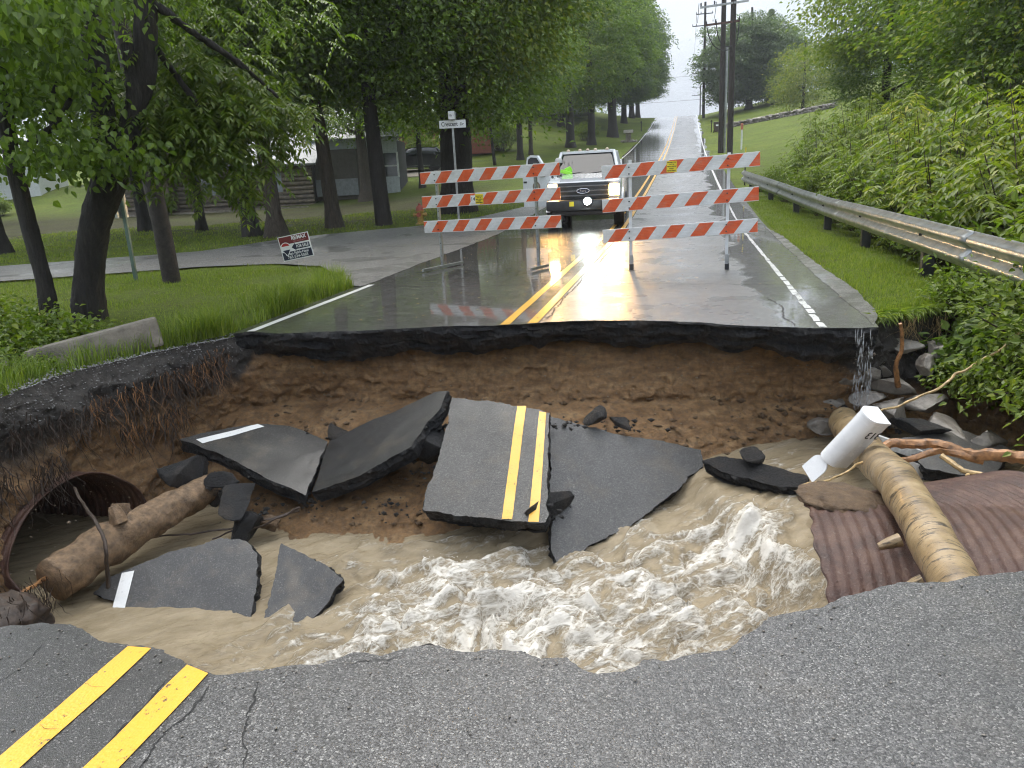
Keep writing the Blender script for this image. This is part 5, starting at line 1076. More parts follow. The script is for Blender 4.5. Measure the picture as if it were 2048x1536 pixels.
for s_ in (-1, 1):
    mb = MB(); mb.box((s_ * .81, .10, 1.01), (.29, .07, .40), None, .03); h = mb.build('headlight', hsg, tk, smooth=True)
    mb = MB(); mb.box((s_ * .81, .058, .93 if s_ < 0 else .98), (.25, .02, .15 if s_ < 0 else .26), None, .01); mb.build('lens', hl, h)
    mb = MB(); mb.box((s_ * .81, .058, 1.10), (.22, .02, .14 if s_ < 0 else .05), None, .01); mb.build('turn_lamp', amb, h)
    mb = MB(); mb.tube([(s_ * .98, 1.55, 1.42), (s_ * 1.18, 1.52, 1.45)], .025, 8); mi_ = mb.build('mirror', M['black_plastic'], tk, smooth=True); mb = MB(); mb.box((s_ * 1.24, 1.52, 1.50), (.20, .10, .26), None, .04); mb.build('mirror_head', M['black_plastic'], mi_, smooth=True)
mb = MB(); mb.lathe([(.0, -.145), (.105, -.14), (.11, -.10), (.09, 0)], (.12, 0, .72), 20, 1); fl_ = mb.build('spot_lamp', M['black_plastic'], tk, smooth=True)
mb = MB(); mb.lathe([(.0, -.165), (.06, -.16), (.095, -.146)], (.12, 0, .72), 20, 1); mb.build('lens', fog, fl_, smooth=True)
def beam(name, x, z, col, watts, parent):
    ld = bpy.data.lights.new(name, 'SPOT'); ld.energy = watts; ld.color = col; ld.spot_size = math.radians(62); ld.spot_blend = .9; ld.shadow_soft_size = .08
    lo_ = bpy.data.objects.new(name, ld); lo_.location = (x, -.20, z); lo_.rotation_euler = (math.radians(84), 0, math.pi); link(lo_, parent)
beam('headlight_beam', -.81, .98, (1.0, .56, .20), 28, tk); beam('headlight_beam', .81, .98, (1.0, .56, .20), 60, tk)
# wipers, interior
for x in (-.35, .3): mb = MB(); mb.tube([(x - .3, 1.36, 1.40), (x + .25, 1.44, 1.45)], .012, 6); mb.build('wiper', M['black_plastic'], tk)
# open front door, hinged at the front on the picture's left
dr = empty('door_tmp') if False else None
dv = MB(); dpoly = [(0, .55), (.98, .55), (.99, 1.38), (.90, 1.42), (.80, 1.92), (.66, 1.98), (.42, 1.96), (.02, 1.42), (0, 1.38)]
dv.prism(dpoly, 0, -.045, .045); door = dv.build('door', wpaint, tk, smooth=True); door.location = (-1.02, 1.45, 0); door.rotation_euler = (0, 0, math.radians(58))
mb = MB(); mb.prism([(.10, 1.44), (.84, 1.44), (.75, 1.87), (.65, 1.92), (.44, 1.90)], 0, -.05, .05); mb.build('door_window', M['glass'], door)
mb = MB(); e = [(.48 + .14 * math.cos(a), 1.10 + .15 * math.sin(a)) for a in np.linspace(0, 6.283, 24, endpoint=False)]; mb.prism(e, 0, -.052, -.046); mb.prism(e, 0, .046, .052); sl = mb.build('city_seal', plain('seal_brown', (.22, .17, .12), .5), door)
mb = MB(); e = [(.48 + .08 * math.cos(a), 1.11 + .10 * math.sin(a)) for a in np.linspace(0, 6.283, 20, endpoint=False)]; mb.prism(e, 0, -.055, -.052); mb.prism(e, 0, .052, .055); mb.build('seal_centre', plain('seal_cream', (.5, .45, .36), .5), sl)
mb = MB(); mb.box((0, .48, .90), (.104, .34, .07)); mb.build('seal_band', plain('seal_green', (.06, .16, .09), .5), door); mb = MB(); mb.box((0, .90, 1.24), (.12, .12, .05), None, .01); mb.build('handle', M['black_plastic'], door)
vest = MB(); vest.box((-.55, 1.48, 1.44), (.34, .16, .10), Matrix.Rotation(.3, 3, 'Y'), .04); vest.box((-.50, 1.55, 1.50), (.2, .14, .16), Matrix.Rotation(-.4, 3, 'Y'), .04)
vo = vest.build('safety_vest', None if False else plain('lime_safety_cloth', (.30, .75, .05), .7), smooth=True); vo.location = tk.location; vo.rotation_euler = tk.rotation_euler
for v in vo.data.vertices: v.co.y -= .20; v.co.z += .02
tag(vo, 'lime green safety vest lying on the dashboard behind the windscreen', 'vest')
# person standing behind the open door
def person(loc, rz, label):
    bm_v = [(0, 0, .95), (0, 0, 1.15), (0, -.01, 1.38), (0, 0, 1.50), (0, -.02, 1.58), (0, -.02, 1.70),
            (.20, 0, 1.42), (.27, -.04, 1.16), (.24, -.20, .98), (-.20, 0, 1.42), (-.28, -.03, 1.16), (-.26, -.16, .96), (.11, 0, .88), (.12, -.02, .48), (.12, .02, .08), (.13, -.14, .04), (-.11, 0, .88), (-.12, -.02, .48), (-.12, .02, .08), (-.13, -.14, .04)]
    ed = [(0, 1), (1, 2), (2, 3), (3, 4), (4, 5), (2, 6), (6, 7), (7, 8), (2, 9), (9, 10), (10, 11), (0, 12), (12, 13), (13, 14), (14, 15), (0, 16), (16, 17), (17, 18), (18, 19)]
    rd = [.17, .16, .17, .065, .085, .09, .08, .06, .045, .08, .06, .045, .11, .08, .055, .045, .11, .08, .055, .045]
    root_ = empty('person', loc, rz, label, 'person'); me = bpy.data.meshes.new('body'); me.from_pydata(bm_v, ed, []); o = link(bpy.data.objects.new('body', me), root_); o.modifiers.new('skin', 'SKIN'); me.skin_vertices.update() if False else None
    for i, r_ in enumerate(rd): me.skin_vertices[0].data[i].radius = (r_, r_ * (.75 if i in (0, 1, 2) else 1))
    me.skin_vertices[0].data[0].use_root = True; sb = o.modifiers.new('sub', 'SUBSURF'); sb.levels = 2; sb.render_levels = 2
    t = NT('work_clothes'); X, Y, Z = t.sep(t.co()); t.set(Base_Color=t.mix(t.math('GREATER_THAN', Z, 1.50), t.mix(t.math('GREATER_THAN', Z, .93), (.03, .04, .07), (.05, .055, .06)), (.42, .26, .19)), Roughness=.8); me.materials.append(t.m)
    mb = MB(); mb.lathe([(.112, -.02), (.113, .03), (.10, .09), (.06, .125), (0, .13)], (0, -.01, 1.70), 16); mb.box((0, -.15, 1.685), (.17, .13, .015), None, .006); mb.build('cap', plain('pale_grey_cloth', (.55, .54, .52), .85), root_, smooth=True)
    mb = MB(); mb.lathe([(.012, -.012), (.02, .0), (.0, .02)], (0, -.115, 1.635), 8, 1); mb.build('nose', plain('skin', (.42, .26, .19), .6), root_, smooth=True)
    for s_ in (-1, 1):
        for k in range(4): mb = MB(); mb.tube([(s_ * .245 + (k - 1.5) * .018, -.20, .97), (s_ * .245 + (k - 1.5) * .019, -.225, .92), (s_ * .245 + (k - 1.5) * .018, -.225, .88)], [.009, .009, .007], 6); mb.build('finger', bpy.data.materials['skin'], root_, smooth=True)
    return root_
person((-3.55, 22.15, tz(-3.5, 22.2)), math.radians(-20), 'person in a pale cap standing behind the open pickup door')

# dark crossover parked on the driveway
dpaint = plain('black_car_paint', (.012, .012, .014), .18, 0, .1, coat=1.0)
sv = empty('parked_car', (-19.7, 55.8, tz(-19.7, 55.8) + .02), math.radians(16), 'black crossover car parked side-on on the driveway behind the trees', 'car')
mb = MB(); lower = [(-2.3, .35), (-2.32, .75), (-2.15, .92), (-1.2, 1.05), (2.1, 1.08), (2.28, .95), (2.3, .4), (1.95, .28), (-1.95, .28)]
V, F = [], []; mb.add(*loft([[(p, sy * wf, q_) for p, q_ in lower] for sy, wf in ((-1, .80), (-1, .90), (1, .90), (1, .80))] if False else [[(p * f, y, q_) for p, q_ in lower] for y, f in ((-.92, .97), (-.86, 1.0), (.86, 1.0), (.92, .97))])); mb.build('body', dpaint, sv, smooth=True)
mb = MB(); gh = [(-1.35, 1.02), (-.55, 1.58), (.2, 1.66), (1.6, 1.60), (2.15, 1.1)]; mb.add(*loft([[(p, y, q_ if q_ < 1.2 else 1.2 + (q_ - 1.2) * s_) for p, q_ in gh] for y, s_ in ((-.86, .35), (-.70, .98), (.70, .98), (.86, .35))])); mb.build('glass', M['glass'], sv, smooth=True)
mb = MB(); mb.add(*loft([[(p, y, q_) for p, q_ in ((-.6, 1.60), (.2, 1.70), (1.62, 1.63), (1.62, 1.60), (.2, 1.66), (-.6, 1.57))] for y in (-.70, .70)])); mb.build('roof', dpaint, sv, smooth=True)
for (x0, z0, x1, z1) in ((-1.33, 1.05, -.5, 1.6), (.35, 1.06, .38, 1.66), (1.45, 1.07, 1.62, 1.62), (2.15, 1.1, 1.62, 1.62)):
    for s_ in (-1, 1): mb = MB(); mb.tube([(x0, s_ * .87, z0), (x1, s_ * .72, z1)], .045, 6); mb.build('pillar', dpaint, sv, smooth=True)
for x in (-1.45, 1.40):
    for s_ in (-1, 1):
        w_ = wheel(sv, (s_ * .84, 0, 0), .36, .22, 6); w_.location = (x, s_ * .80, .36); w_.rotation_euler = (0, 0, math.pi / 2 if False else -math.pi / 2 if s_ < 0 else -math.pi / 2)
        mb = MB(); mb.prism([(x + .44 * math.cos(a), .38 + .44 * math.sin(a)) for a in np.linspace(0, 6.283, 24, endpoint=False)], 1, s_ * .70, s_ * .915); mb.build('wheel_arch', M['black_plastic'], sv)
mb = MB(); mb.box((2.2, -.72, .95), (.16, .26, .2), None, .03); mb.build('tail_lamp', plain('red_lamp', (.35, .02, .02), .2), sv); mb = MB(); mb.box((-2.2, -.72, .82), (.2, .26, .14), None, .03); mb.build('headlight', hsg, sv)
mb = MB(); mb.box((0, -.93, .38), (2.2, .03, .05)); mb.build('side_trim', M['chrome'], sv)

# ------------------------------------------------------------------ buildings
M['log_wall'] = plain('weathered_log', (.16, .13, .095), .8, 0, .35, 6, .01, 30); M['chinking'] = plain('chinking_mortar', (.42, .39, .34), .9, 0, .2)
M['shingle'] = plain('wet_grey_shingle', (.24, .26, .28), .45, 0, .25, 9, .006, 40, coat=.2); M['stone_brown'] = plain('chimney_stone', (.095, .07, .05), .85, 0, .4, 5, .03, 12)
M['siding_grey'] = plain('grey_blue_siding', (.46, .49, .52), .6, 0, .12); M['pane'] = plain('window_pane', (.06, .07, .08), .08, 0, .2, coat=1.0); M['trim_white'] = plain('white_trim', (.66, .67, .68), .5, 0, .1)
HA = math.atan2(.217, .976)
cab = empty('log_cabin', (-33.9, 41.7, .05), HA, 'log cabin with wet grey roof and stone chimney behind the trees', 'house')
mb = MB(); mb.box((5.9, 3.6, 1.35), (11.6, 7.0, 2.7)); mb.build('wall', M['chinking'], cab)
for k in range(10):
    z = .18 + k * .265
    segs = [(0, 11.7)] if not (3 <= k <= 7) else [(0, 4.9), (6.3, 9.0), (10.1, 11.7)]
    for (a, b) in segs:
        mb = MB(); mb.tube([(a - .15, -.02, z), (b + (.15 if b > 11 else 0), -.02, z)], .115, 8, wob=.03, seed=k); mb.build('log', M['log_wall'], cab, smooth=True)
for (a, b) in ((4.95, 6.25), (9.05, 10.05)):
    wdw = MB(); wdw.box(((a + b) / 2, -.05, 1.62), (b - a, .12, 1.35)); wo = wdw.build('window', M['log_wall'], cab)
    for s_ in (0, 1): mb = MB(); mb.box((a + (b - a) * (.27 + .46 * s_), -.12, 1.62), ((b - a) * .4, .02, 1.12)); mb.build('pane', M['pane'] if s_ == 0 else plain('curtained_pane', (.20, .22, .24), .15), wo)
def slope_roof(parent, p0, p1, p2, p3, th=.14, mat=None, name='roof'):
    n = (Vector(p1) - Vector(p0)).cross(Vector(p3) - Vector(p0)).normalized() * th; V = [Vector(p) for p in (p0, p1, p2, p3)]; V += [v - n for v in V]
    mb = MB(); mb.add(V, [(0, 1, 2, 3), (7, 6, 5, 4), (0, 4, 5, 1), (1, 5, 6, 2), (2, 6, 7, 3), (3, 7, 4, 0)]); return mb.build(name, mat or M['shingle'], parent)
slope_roof(cab, (-.6, -.7, 2.65), (12.3, -.7, 2.65), (12.3, 3.6, 5.3), (-.6, 3.6, 5.3)); slope_roof(cab, (-.6, 3.6, 5.3), (12.3, 3.6, 5.3), (12.3, 7.9, 2.65), (-.6, 7.9, 2.65))
# cross gable on the left part
mb = MB(); mb.prism([(1.2, 2.7), (7.4, 2.7), (4.3, 4.7)], 1, -1.2, 2.0); mb.build('gable_wall', M['log_wall'], cab)
slope_roof(cab, (4.3, -1.9, 4.95), (7.9, -1.9, 2.62), (7.9, 3.0, 2.62), (4.3, 3.0, 4.95)); slope_roof(cab, (.7, -1.9, 2.62), (4.3, -1.9, 4.95), (4.3, 3.0, 4.95), (.7, 3.0, 2.62))
ch = MB(); V, F = loft([[(x0 + sx * w_, -.75 + sy * d_, z) for sx, sy in ((-1, -1), (1, -1), (1, 1), (-1, 1))] for (x0, w_, d_, z) in ((2.6, .95, .5, 0), (2.6, .9, .48, 1.8), (2.6, .5, .4, 3.0), (2.6, .45, .38, 6.6))]); ch.add(V, F); ch.build('chimney', M['stone_brown'], cab)
mb = MB(); mb.box((5.9, -1.6, .08), (11.8, .25, .22)); mb.build('porch_sill', M['concrete'], cab)
mb = MB(); mb.box((13.2, 3.4, 1.9), (2.6, 5.6, 3.0)); mb.build('porch_wall', plain('dark_porch', (.085, .075, .062), .8), cab)
mb = MB(); mb.box((13.2, .5, 1.15), (2.6, .1, 1.0)); mb.build('porch_panel', plain('dull_porch_panel', (.20, .21, .22), .7), cab)
ext = empty('porch_annex', (-20.9, 46.4, .6), HA, 'grey vertical-sided screened porch wing between the tree trunks', 'porch')
for k in range(26): mb = MB(); mb.box((-1.9 + k * .2, 0, .55), (.185, .06 + .02 * (k % 2), 1.1)); mb.build('board', M['siding_grey'], ext)
for k in range(26): mb = MB(); mb.box((-1.9 + k * .2, 0, 3.0), (.185, .06 + .02 * (k % 2), .95)); mb.build('board', M['siding_grey'], ext)
mb = MB(); mb.box((.6, .12, 1.8), (5.2, .04, 1.5)); mb.build('screen', M['pane'], ext); mb = MB(); mb.box((.6, 0, -.4), (5.2, .15, .85)); mb.build('base_wall', plain('brown_block', (.10, .07, .05), .9), ext)
for k in range(5): mb = MB(); mb.box((-1.95 + k * 1.28, -.02, 1.8), (.10, .12, 1.5)); mb.build('post', M['trim_white'], ext)
mb = MB(); mb.box((.6, -.025, 1.75), (5.2, .08, .07)); mb.build('rail', M['trim_white'], ext); slope_roof(ext, (-2.4, -.5, 3.5), (3.6, -.5, 3.5), (3.6, 4, 5.6), (-2.4, 4, 5.6)); mb = MB(); mb.box((.6, 2.4, 1.5), (5.0, 4.4, 3.6)); mb.build('wall', plain('porch_core', (.05, .05, .055), .9), ext)
def house(x, y, rz, L, D, H, R, wall_m, roof_m, label, wins, rows_=0, stilts=False, courses=0):
    h = empty('house', (x, y, tz(x, y) - .2), rz, label, 'house'); mb = MB(); mb.box((0, 0, H / 2), (L, D, H)); mb.build('wall', wall_m, h)
    for k in range(courses): mb = MB(); mb.box((0, -D / 2 - .012, .3 + k * (H - .3) / courses), (L + .02, .03, (H - .3) / courses * .93), Matrix.Rotation(-.02, 3, 'X')); mb.build('siding_board', wall_m, h)
    mb = MB(); mb.prism([(-D / 2, H), (D / 2, H), (0, R)], 0, -L / 2, L / 2); mb.build('gable', wall_m, h)
    slope_roof(h, (-L / 2 - .4, -D / 2 - .5, H - .15), (L / 2 + .4, -D / 2 - .5, H - .15), (L / 2 + .4, 0, R + .15), (-L / 2 - .4, 0, R + .15), mat=roof_m); slope_roof(h, (-L / 2 - .4, 0, R + .15), (L / 2 + .4, 0, R + .15), (L / 2 + .4, D / 2 + .5, H - .15), (-L / 2 - .4, D / 2 + .5, H - .15), mat=roof_m)
    for (wx_, wz_, ww, wh) in wins:
        mb = MB(); mb.box((wx_, -D / 2 - .05, wz_), (ww, .10, wh)); o = mb.build('window', M['trim_white'], h); mb = MB(); mb.box((wx_, -D / 2 - .09, wz_), (ww - .2, .06, wh - .2)); mb.build('pane', M['pane'], o)
    return h
whs = plain('white_siding', (.62, .64, .67), .6, 0, .06); brick = plain('red_brick_far', (.28, .09, .06), .85, 0, .25, 30)
house(-62.5, 52, HA + .25, 22, 8, 3.4, 5.6, whs, M['shingle'], 'long white-sided house far left beyond the lawn', [(-6, 1.8, 1.6, 1.3), (1, 1.8, 1.6, 1.3), (6, 1.8, 1.6, 1.3)], courses=12)
house(-24, 72, .25, 12, 8, 3.4, 5.8, brick, M['shingle'], 'red brick house hidden behind the black car', [(-3, 1.8, 1.4, 1.3), (2, 1.8, 1.4, 1.3)])
hh = house(-19.5, 108, .2, 14, 8, 3.6, 6.2, whs, M['shingle'], 'pale house with a white-posted porch up the left hillside', [(-3, 1.8, 1.4, 1.3), (3, 1.8, 1.4, 1.3)])
for k in range(5): mb = MB(); mb.box((-6 + k * 3, -5.6, 1.5), (.18, .18, 3.0)); mb.build('porch_post', M['trim_white'], hh)
slope_roof(hh, (-7, -6, 3.0), (7, -6, 3.0), (7, -3.6, 3.7), (-7, -3.6, 3.7))
house(-40, 98, .3, 13, 8, 3.4, 6, whs, M['shingle'], 'grey-roofed house glimpsed between the huge trunk and the sapling', [(0, 1.8, 1.4, 1.3)])
tag(flat_patch('driveway', [(-30, 54.5), (-14, 52.5), (-6, 49.5), (-5.2, 51.5), (-12, 56), (-30, 58.5)], M['concrete'], .05, 1.0, .1, 9), kind='structure')
# ------------------------------------------------------------------ foliage
def leaf_mat(name, stops, trans=.5, rough=.38, hue=True):
    t = NT(name); geo = t.n("NewGeometry"); oi = t.n("ObjectInfo"); f = t.math('ADD', t.math('MULTIPLY', geo.outputs['Random Per Island'], .75), t.math('MULTIPLY', oi.outputs['Random'], .25))
    c = t.ramp(f, stops); t.set(Base_Color=c, Roughness=rough, Specular_IOR_Level=.45)
    tr = t.n("BsdfTranslucent"); t.l(t.mix(1.0, c, (1.0, 1.15, .45), 'MULTIPLY'), tr.inputs[0]); mx = t.n("MixShader"); mx.inputs[0].default_value = trans
    t.l(t.b.outputs[0], mx.inputs[1]); t.l(tr.outputs[0], mx.inputs[2]); t.l(mx.outputs[0], t.out.inputs[0]); return t.m
LF = {
 'mid': leaf_mat('leaf_mid_green', [(0, (0.075, 0.119, 0.023)), (.5, (0.135, 0.210, 0.033)), (.85, (0.209, 0.289, 0.045)), (1, (0.366, 0.359, 0.062))]),
 'dark': leaf_mat('leaf_dark_green', [(0, (0.049, 0.089, 0.019)), (.6, (0.098, 0.159, 0.031)), (1, (0.209, 0.258, 0.050))]),
 'yellow': leaf_mat('leaf_yellow_green', [(0, (0.090, 0.132, 0.021)), (.5, (0.179, 0.229, 0.032)), (.85, (0.311, 0.320, 0.052)), (1, (0.460, 0.389, 0.070))]),
 'fresh': leaf_mat('leaf_fresh_green', [(0, (0.082, 0.133, 0.018)), (.5, (0.155, 0.219, 0.031)), (1, (0.276, 0.312, 0.052))]),
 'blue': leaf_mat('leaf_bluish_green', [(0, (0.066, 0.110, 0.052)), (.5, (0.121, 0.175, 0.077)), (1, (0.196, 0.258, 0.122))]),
 'fern': leaf_mat('leaf_fern_green', [(0, (0.068, 0.113, 0.019)), (.5, (0.113, 0.168, 0.031)), (1, (0.216, 0.252, 0.051))]),
 'litter': leaf_mat('leaf_litter', [(0, (0.130, 0.075, 0.026)), (.5, (0.286, 0.187, 0.052)), (1, (0.468, 0.374, 0.130))], .15),
 'grass': leaf_mat('grass_blade', [(0, (0.086, 0.144, 0.015)), (.5, (0.165, 0.228, 0.025)), (.9, (0.272, 0.327, 0.039)), (1, (0.486, 0.420, 0.099))], .4, .5),
}
def leaf_arrays(C_, D_, N_, L_, W_, fold=.25):
    """leaf quads: base point, direction along leaf, normal, length, width"""
    D_ = D_ / (np.linalg.norm(D_, axis=1)[:, None] + 1e-9); S_ = np.cross(D_, N_); S_ /= np.linalg.norm(S_, axis=1)[:, None] + 1e-9; U_ = np.cross(S_, D_)
    L_ = L_[:, None]; W_ = W_[:, None]
    V = np.stack([C_, C_ + D_ * L_ * .45 + S_ * W_ * .5 + U_ * W_ * fold, C_ + D_ * L_ - U_ * L_ * .12, C_ + D_ * L_ * .45 - S_ * W_ * .5 + U_ * W_ * fold], 1)
    return V.reshape(-1, 3)
def leaf6(C_, D_, N_, L_, W_, fold=.15):
    D_ = D_ / (np.linalg.norm(D_, axis=1)[:, None] + 1e-9); S_ = np.cross(D_, N_); S_ /= np.linalg.norm(S_, axis=1)[:, None] + 1e-9; U_ = np.cross(S_, D_); L_ = L_[:, None]; W_ = W_[:, None]
    def pt(a, s_): return C_ + D_ * L_ * a + S_ * W_ * s_ + U_ * (W_ * abs(s_) * fold * 2 - L_ * .16 * a * a)
    # two quads share the midrib: (base, right low, right high, tip) and (tip, left high, left low, base)
    return np.concatenate([np.stack([pt(0, 0), pt(.28, .46), pt(.62, .36), pt(1, 0)], 1).reshape(-1, 3), np.stack([pt(1, 0), pt(.62, -.36), pt(.28, -.46), pt(0, 0)], 1).reshape(-1, 3)])
def leaf_mesh(name, V, mat):
    n = len(V) // 4; me = bpy.data.meshes.new(name); F = np.arange(n * 4).reshape(-1, 4)
    # two triangles so folded leaves keep a crease
    T = np.concatenate([F[:, [0, 1, 2]], F[:, [0, 2, 3]]]).astype(np.int32); me.vertices.add(len(V)); me.vertices.foreach_set('co', V.astype(np.float32).ravel())
    me.loops.add(T.size); me.loops.foreach_set('vertex_index', T.ravel()); me.polygons.add(len(T)); me.polygons.foreach_set('loop_start', np.arange(0, T.size, 3, dtype=np.int32)); me.polygons.foreach_set('loop_total', np.full(len(T), 3, np.int32)); me.update(calc_edges=True); me.materials.append(mat); return me
def crown_mesh(name, mat, seed, rx, rz, nclump, per, leaf, flat=.38, spread=.62, droop=.5, hollow=.58):
    rg = np.random.default_rng(seed); V = []
    d = rg.normal(size=(nclump, 3)); d /= np.linalg.norm(d, axis=1)[:, None]; rad = (hollow ** 3 + (1 - hollow ** 3) * rg.random(nclump)) ** (1 / 3)
    lob = 1 + .28 * fbm(d * 1.7 + seed, 3)
    P = d * (rad * lob)[:, None] * np.array([rx, rx, rz]); P[:, 2] = np.where(P[:, 2] < -rz * .72, -rz * .72 + rg.normal(0, .3, nclump), P[:, 2])
    for p, dd in zip(P, d):
        m = int(per * rg.uniform(.6, 1.4)); sp = spread * rg.uniform(.6, 1.35); q = np.clip(rg.normal(size=(m, 3)), -1.9, 1.9) * np.array([sp, sp, sp * flat]); r2 = np.hypot(q[:, 0], q[:, 1]); q[:, 2] -= droop * r2 ** 2 * .35
        out = np.c_[q[:, :2] / (r2[:, None] + .05) + dd[:2] * .6, -droop * np.ones(m) + rg.normal(0, .35, m)] + rg.normal(0, .35, (m, 3))
        nn = np.c_[rg.normal(0, .45, (m, 2)), np.ones(m)]; V.append(leaf_arrays(p + q, out, nn, leaf * rg.uniform(.65, 1.35, m), leaf * .62 * rg.uniform(.7, 1.3, m)))
    return leaf_mesh(name, np.concatenate(V), mat), P
CROWN = {}
for key, args in {
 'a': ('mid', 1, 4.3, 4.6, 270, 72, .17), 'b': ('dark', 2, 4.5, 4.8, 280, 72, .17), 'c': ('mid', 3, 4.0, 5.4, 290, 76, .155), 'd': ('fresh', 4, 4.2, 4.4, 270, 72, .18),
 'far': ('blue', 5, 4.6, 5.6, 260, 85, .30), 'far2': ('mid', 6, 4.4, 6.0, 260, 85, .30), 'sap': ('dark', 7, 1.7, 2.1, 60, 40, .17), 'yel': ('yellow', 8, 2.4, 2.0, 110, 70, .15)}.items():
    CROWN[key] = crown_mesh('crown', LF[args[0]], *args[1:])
tree_count = 0
def tree(x, y, r, h, crowns, label, bark='bark_dark', lean=(0, 0), group=None, seed=0, flare=1.5, limbs=6, name='tree', z=None):
    """crowns: list of (key, dx, dy, z centre, scale, z scale)"""
    z0 = tz(x, y) if z is None else z; t_ = empty(name, (x, y, z0), 0, label, 'tree', group); rs = random.Random(seed * 7 + 1); mb = MB(); N = 14
    path = []; rad = []
    for k in range(N + 1):
        s_ = k / N; wob = .10 * h * .12 * math.sin(s_ * 5 + seed) * s_
        path.append((lean[0] * s_ + wob, lean[1] * s_ + wob * .6, -.3 + (h + .3) * s_)); fl = 1 + (flare - 1) * max(0, 1 - (s_ * h) / .7) ** 2; rad.append(r * fl * (1 - .72 * s_))
    mb.tube(path, rad, 14, wob=.06, seed=seed)
    for k in range(limbs):
        s_ = rs.uniform(.28, .85); i = int(s_ * N); p = Vector(path[i]); a = rs.uniform(0, 6.283); ln = rs.uniform(1.6, 3.4) * (h / 12); q = [p]
        dvec = Vector((math.cos(a), math.sin(a), rs.uniform(.25, .8)))
        for j in range(4): q.append(q[-1] + dvec * ln / 4 + Vector((rs.uniform(-.12, .12), rs.uniform(-.12, .12), rs.uniform(-.05, .15)))) 
        mb.tube(q, [rad[i] * .42, rad[i] * .34, rad[i] * .25, rad[i] * .17, rad[i] * .08], 8, wob=.08, seed=k)
    mb.build('trunk', M[bark], t_, smooth=True)
    for k, (key, dx, dy, zc, sc, zs) in enumerate(crowns):
        o = bpy.data.objects.new('crown', CROWN[key][0]); o.location = (dx, dy, zc); o.scale = (sc, sc, sc * zs); o.rotation_euler = (0, 0, rs.uniform(0, 6.28)); link(o, t_)
    return t_
LG = 'trees along the left of the road'
tree(-13.4, 22.1, .27, 13, [('b', 0, 0, 7.6, 1.0, 1.0)], 'dark trunk leaning left just left of the flared pale trunk before the cabin', lean=(-1.6, .3), group=LG, seed=1)
tree(-12.3, 21.6, .25, 13, [('a', .3, .6, 8.0, .95, 1.0)], 'pale flared trunk directly behind the sale sign', 'bark_pale', (-.5, .2), LG, 2, 2.0)
tree(-11.3, 23.6, .25, 13.5, [('c', 0, .4, 8.1, 1.0, 1.0)], 'straight trunk right of the sale sign with its crown over the porch', 'bark_pale', (-.6, .3), LG, 3)
tree(-9.6, 23.7, .27, 14, [('a', .2, .8, 8.6, 1.05, 1.0)], 'dark straight trunk left of the fire hydrant', lean=(-.5, .5), group=LG, seed=4, flare=1.15)
tree(-8.1, 27.2, .62, 17, [('c', -.5, .8, 8.2, 1.15, 1.05), ('yel', 2.2, -.8, 6.6, 1.1, 1.2), ('b', 1.5, 2, 10.5, 1.0, 1)], 'huge thick trunk behind the street name sign', lean=(.2, .6), group=LG, seed=5, flare=1.35, limbs=8)
tree(-17.7, 25.7, .19, 11, [('b', 0, 0, 7.2, .95, 1.0)], 'slim trunk standing before the stone chimney', group=LG, seed=6)
tree(-21.5, 27.5, .26, 12, [('b', 0, 0, 7.4, 1.0, 1.0)], 'dark trunk right behind the near-left utility pole', lean=(-.6, 0), group=LG, seed=7)
tree(-19.9, 18.9, .33, 12, [('a', .5, .5, 7.8, 1.0, .95)], 'dark trunk at the left picture edge beyond the side road', lean=(-1, 0), group=LG, seed=8)
tree(-18.6, 43.6, .36, 14, [('c', 0, 0, 8.5, 1.05, 1.0)], 'broad trunk with spreading roots in front of the grey porch wing', 'bark_pale', group=LG, seed=9, flare=2.0)
tree(-16.6, 48.0, .20, 11, [('a', 0, 0, 7.0, .95, .95)], 'slim dark trunk in front of the black parked car', group=LG, seed=10)
tree(-14.3, 58.6, .14, 6, [('sap', 0, 0, 4.3, 1.25, 1.1)], 'young sapling with a thin trunk on the sloping lawn', lean=(-.5, 0), group=LG, seed=11, flare=1.1, limbs=4, name='sapling')
tree(-13.4, 63.7, .28, 12, [('b', 0, 0, 7.6, 1.0, 1.0)], 'trunk left of the open pickup door on the lawn', group=LG, seed=12)
tree(-13.5, 68.8, .2, 12, [('a', 0, 0, 8.2, 1.0, 1.0)], 'slimmer trunk directly above the open pickup door', 'bark_pale', group=LG, seed=13)
tree(-11.0, 76, .45, 14, [('c', 0, 0, 8.2, 1.1, 1.0)], 'multi-stem tree above the pickup roof', group=LG, seed=14)
tree(-9.3, 79, .40, 16, [('far2', 0, 0, 9.2, .95, 1.05)], 'straight trunk above the right half of the pickup roof', group=LG, seed=15)
tree(-8.2, 90, .55, 18, [('far2', -.2, 0, 10.2, 1.0, 1.05)], 'thick trunk beside the pale stone mailbox', group=LG, seed=16)
for k, (x, y, h, key, lb_) in enumerate(((-9.2, 102, 20, 'far', 'tall hazy tree on the left roadside halfway up the hill'), (-8.8, 114, 21, 'far2', 'tall hazy tree on the left roadside below the crest'), (-8.6, 127, 21, 'far', 'tall hazy tree next to the crest on the left'), (-8.5, 141, 20, 'far', 'farthest tree on the left at the crest, leaning into the sky gap'), (-15, 96, 20, 'far2', 'tall tree filling the skyline behind the left roadside row'), (-17, 118, 20, 'far', 'tall tree behind the halfway hazy tree'))):
    tree(x, y, .4, h, [(key, 0, 0, h * .52, 1.05, 1.25), (key, 1.0, 0, h * .30, .8, .8)], lb_, group=LG, seed=20 + k)
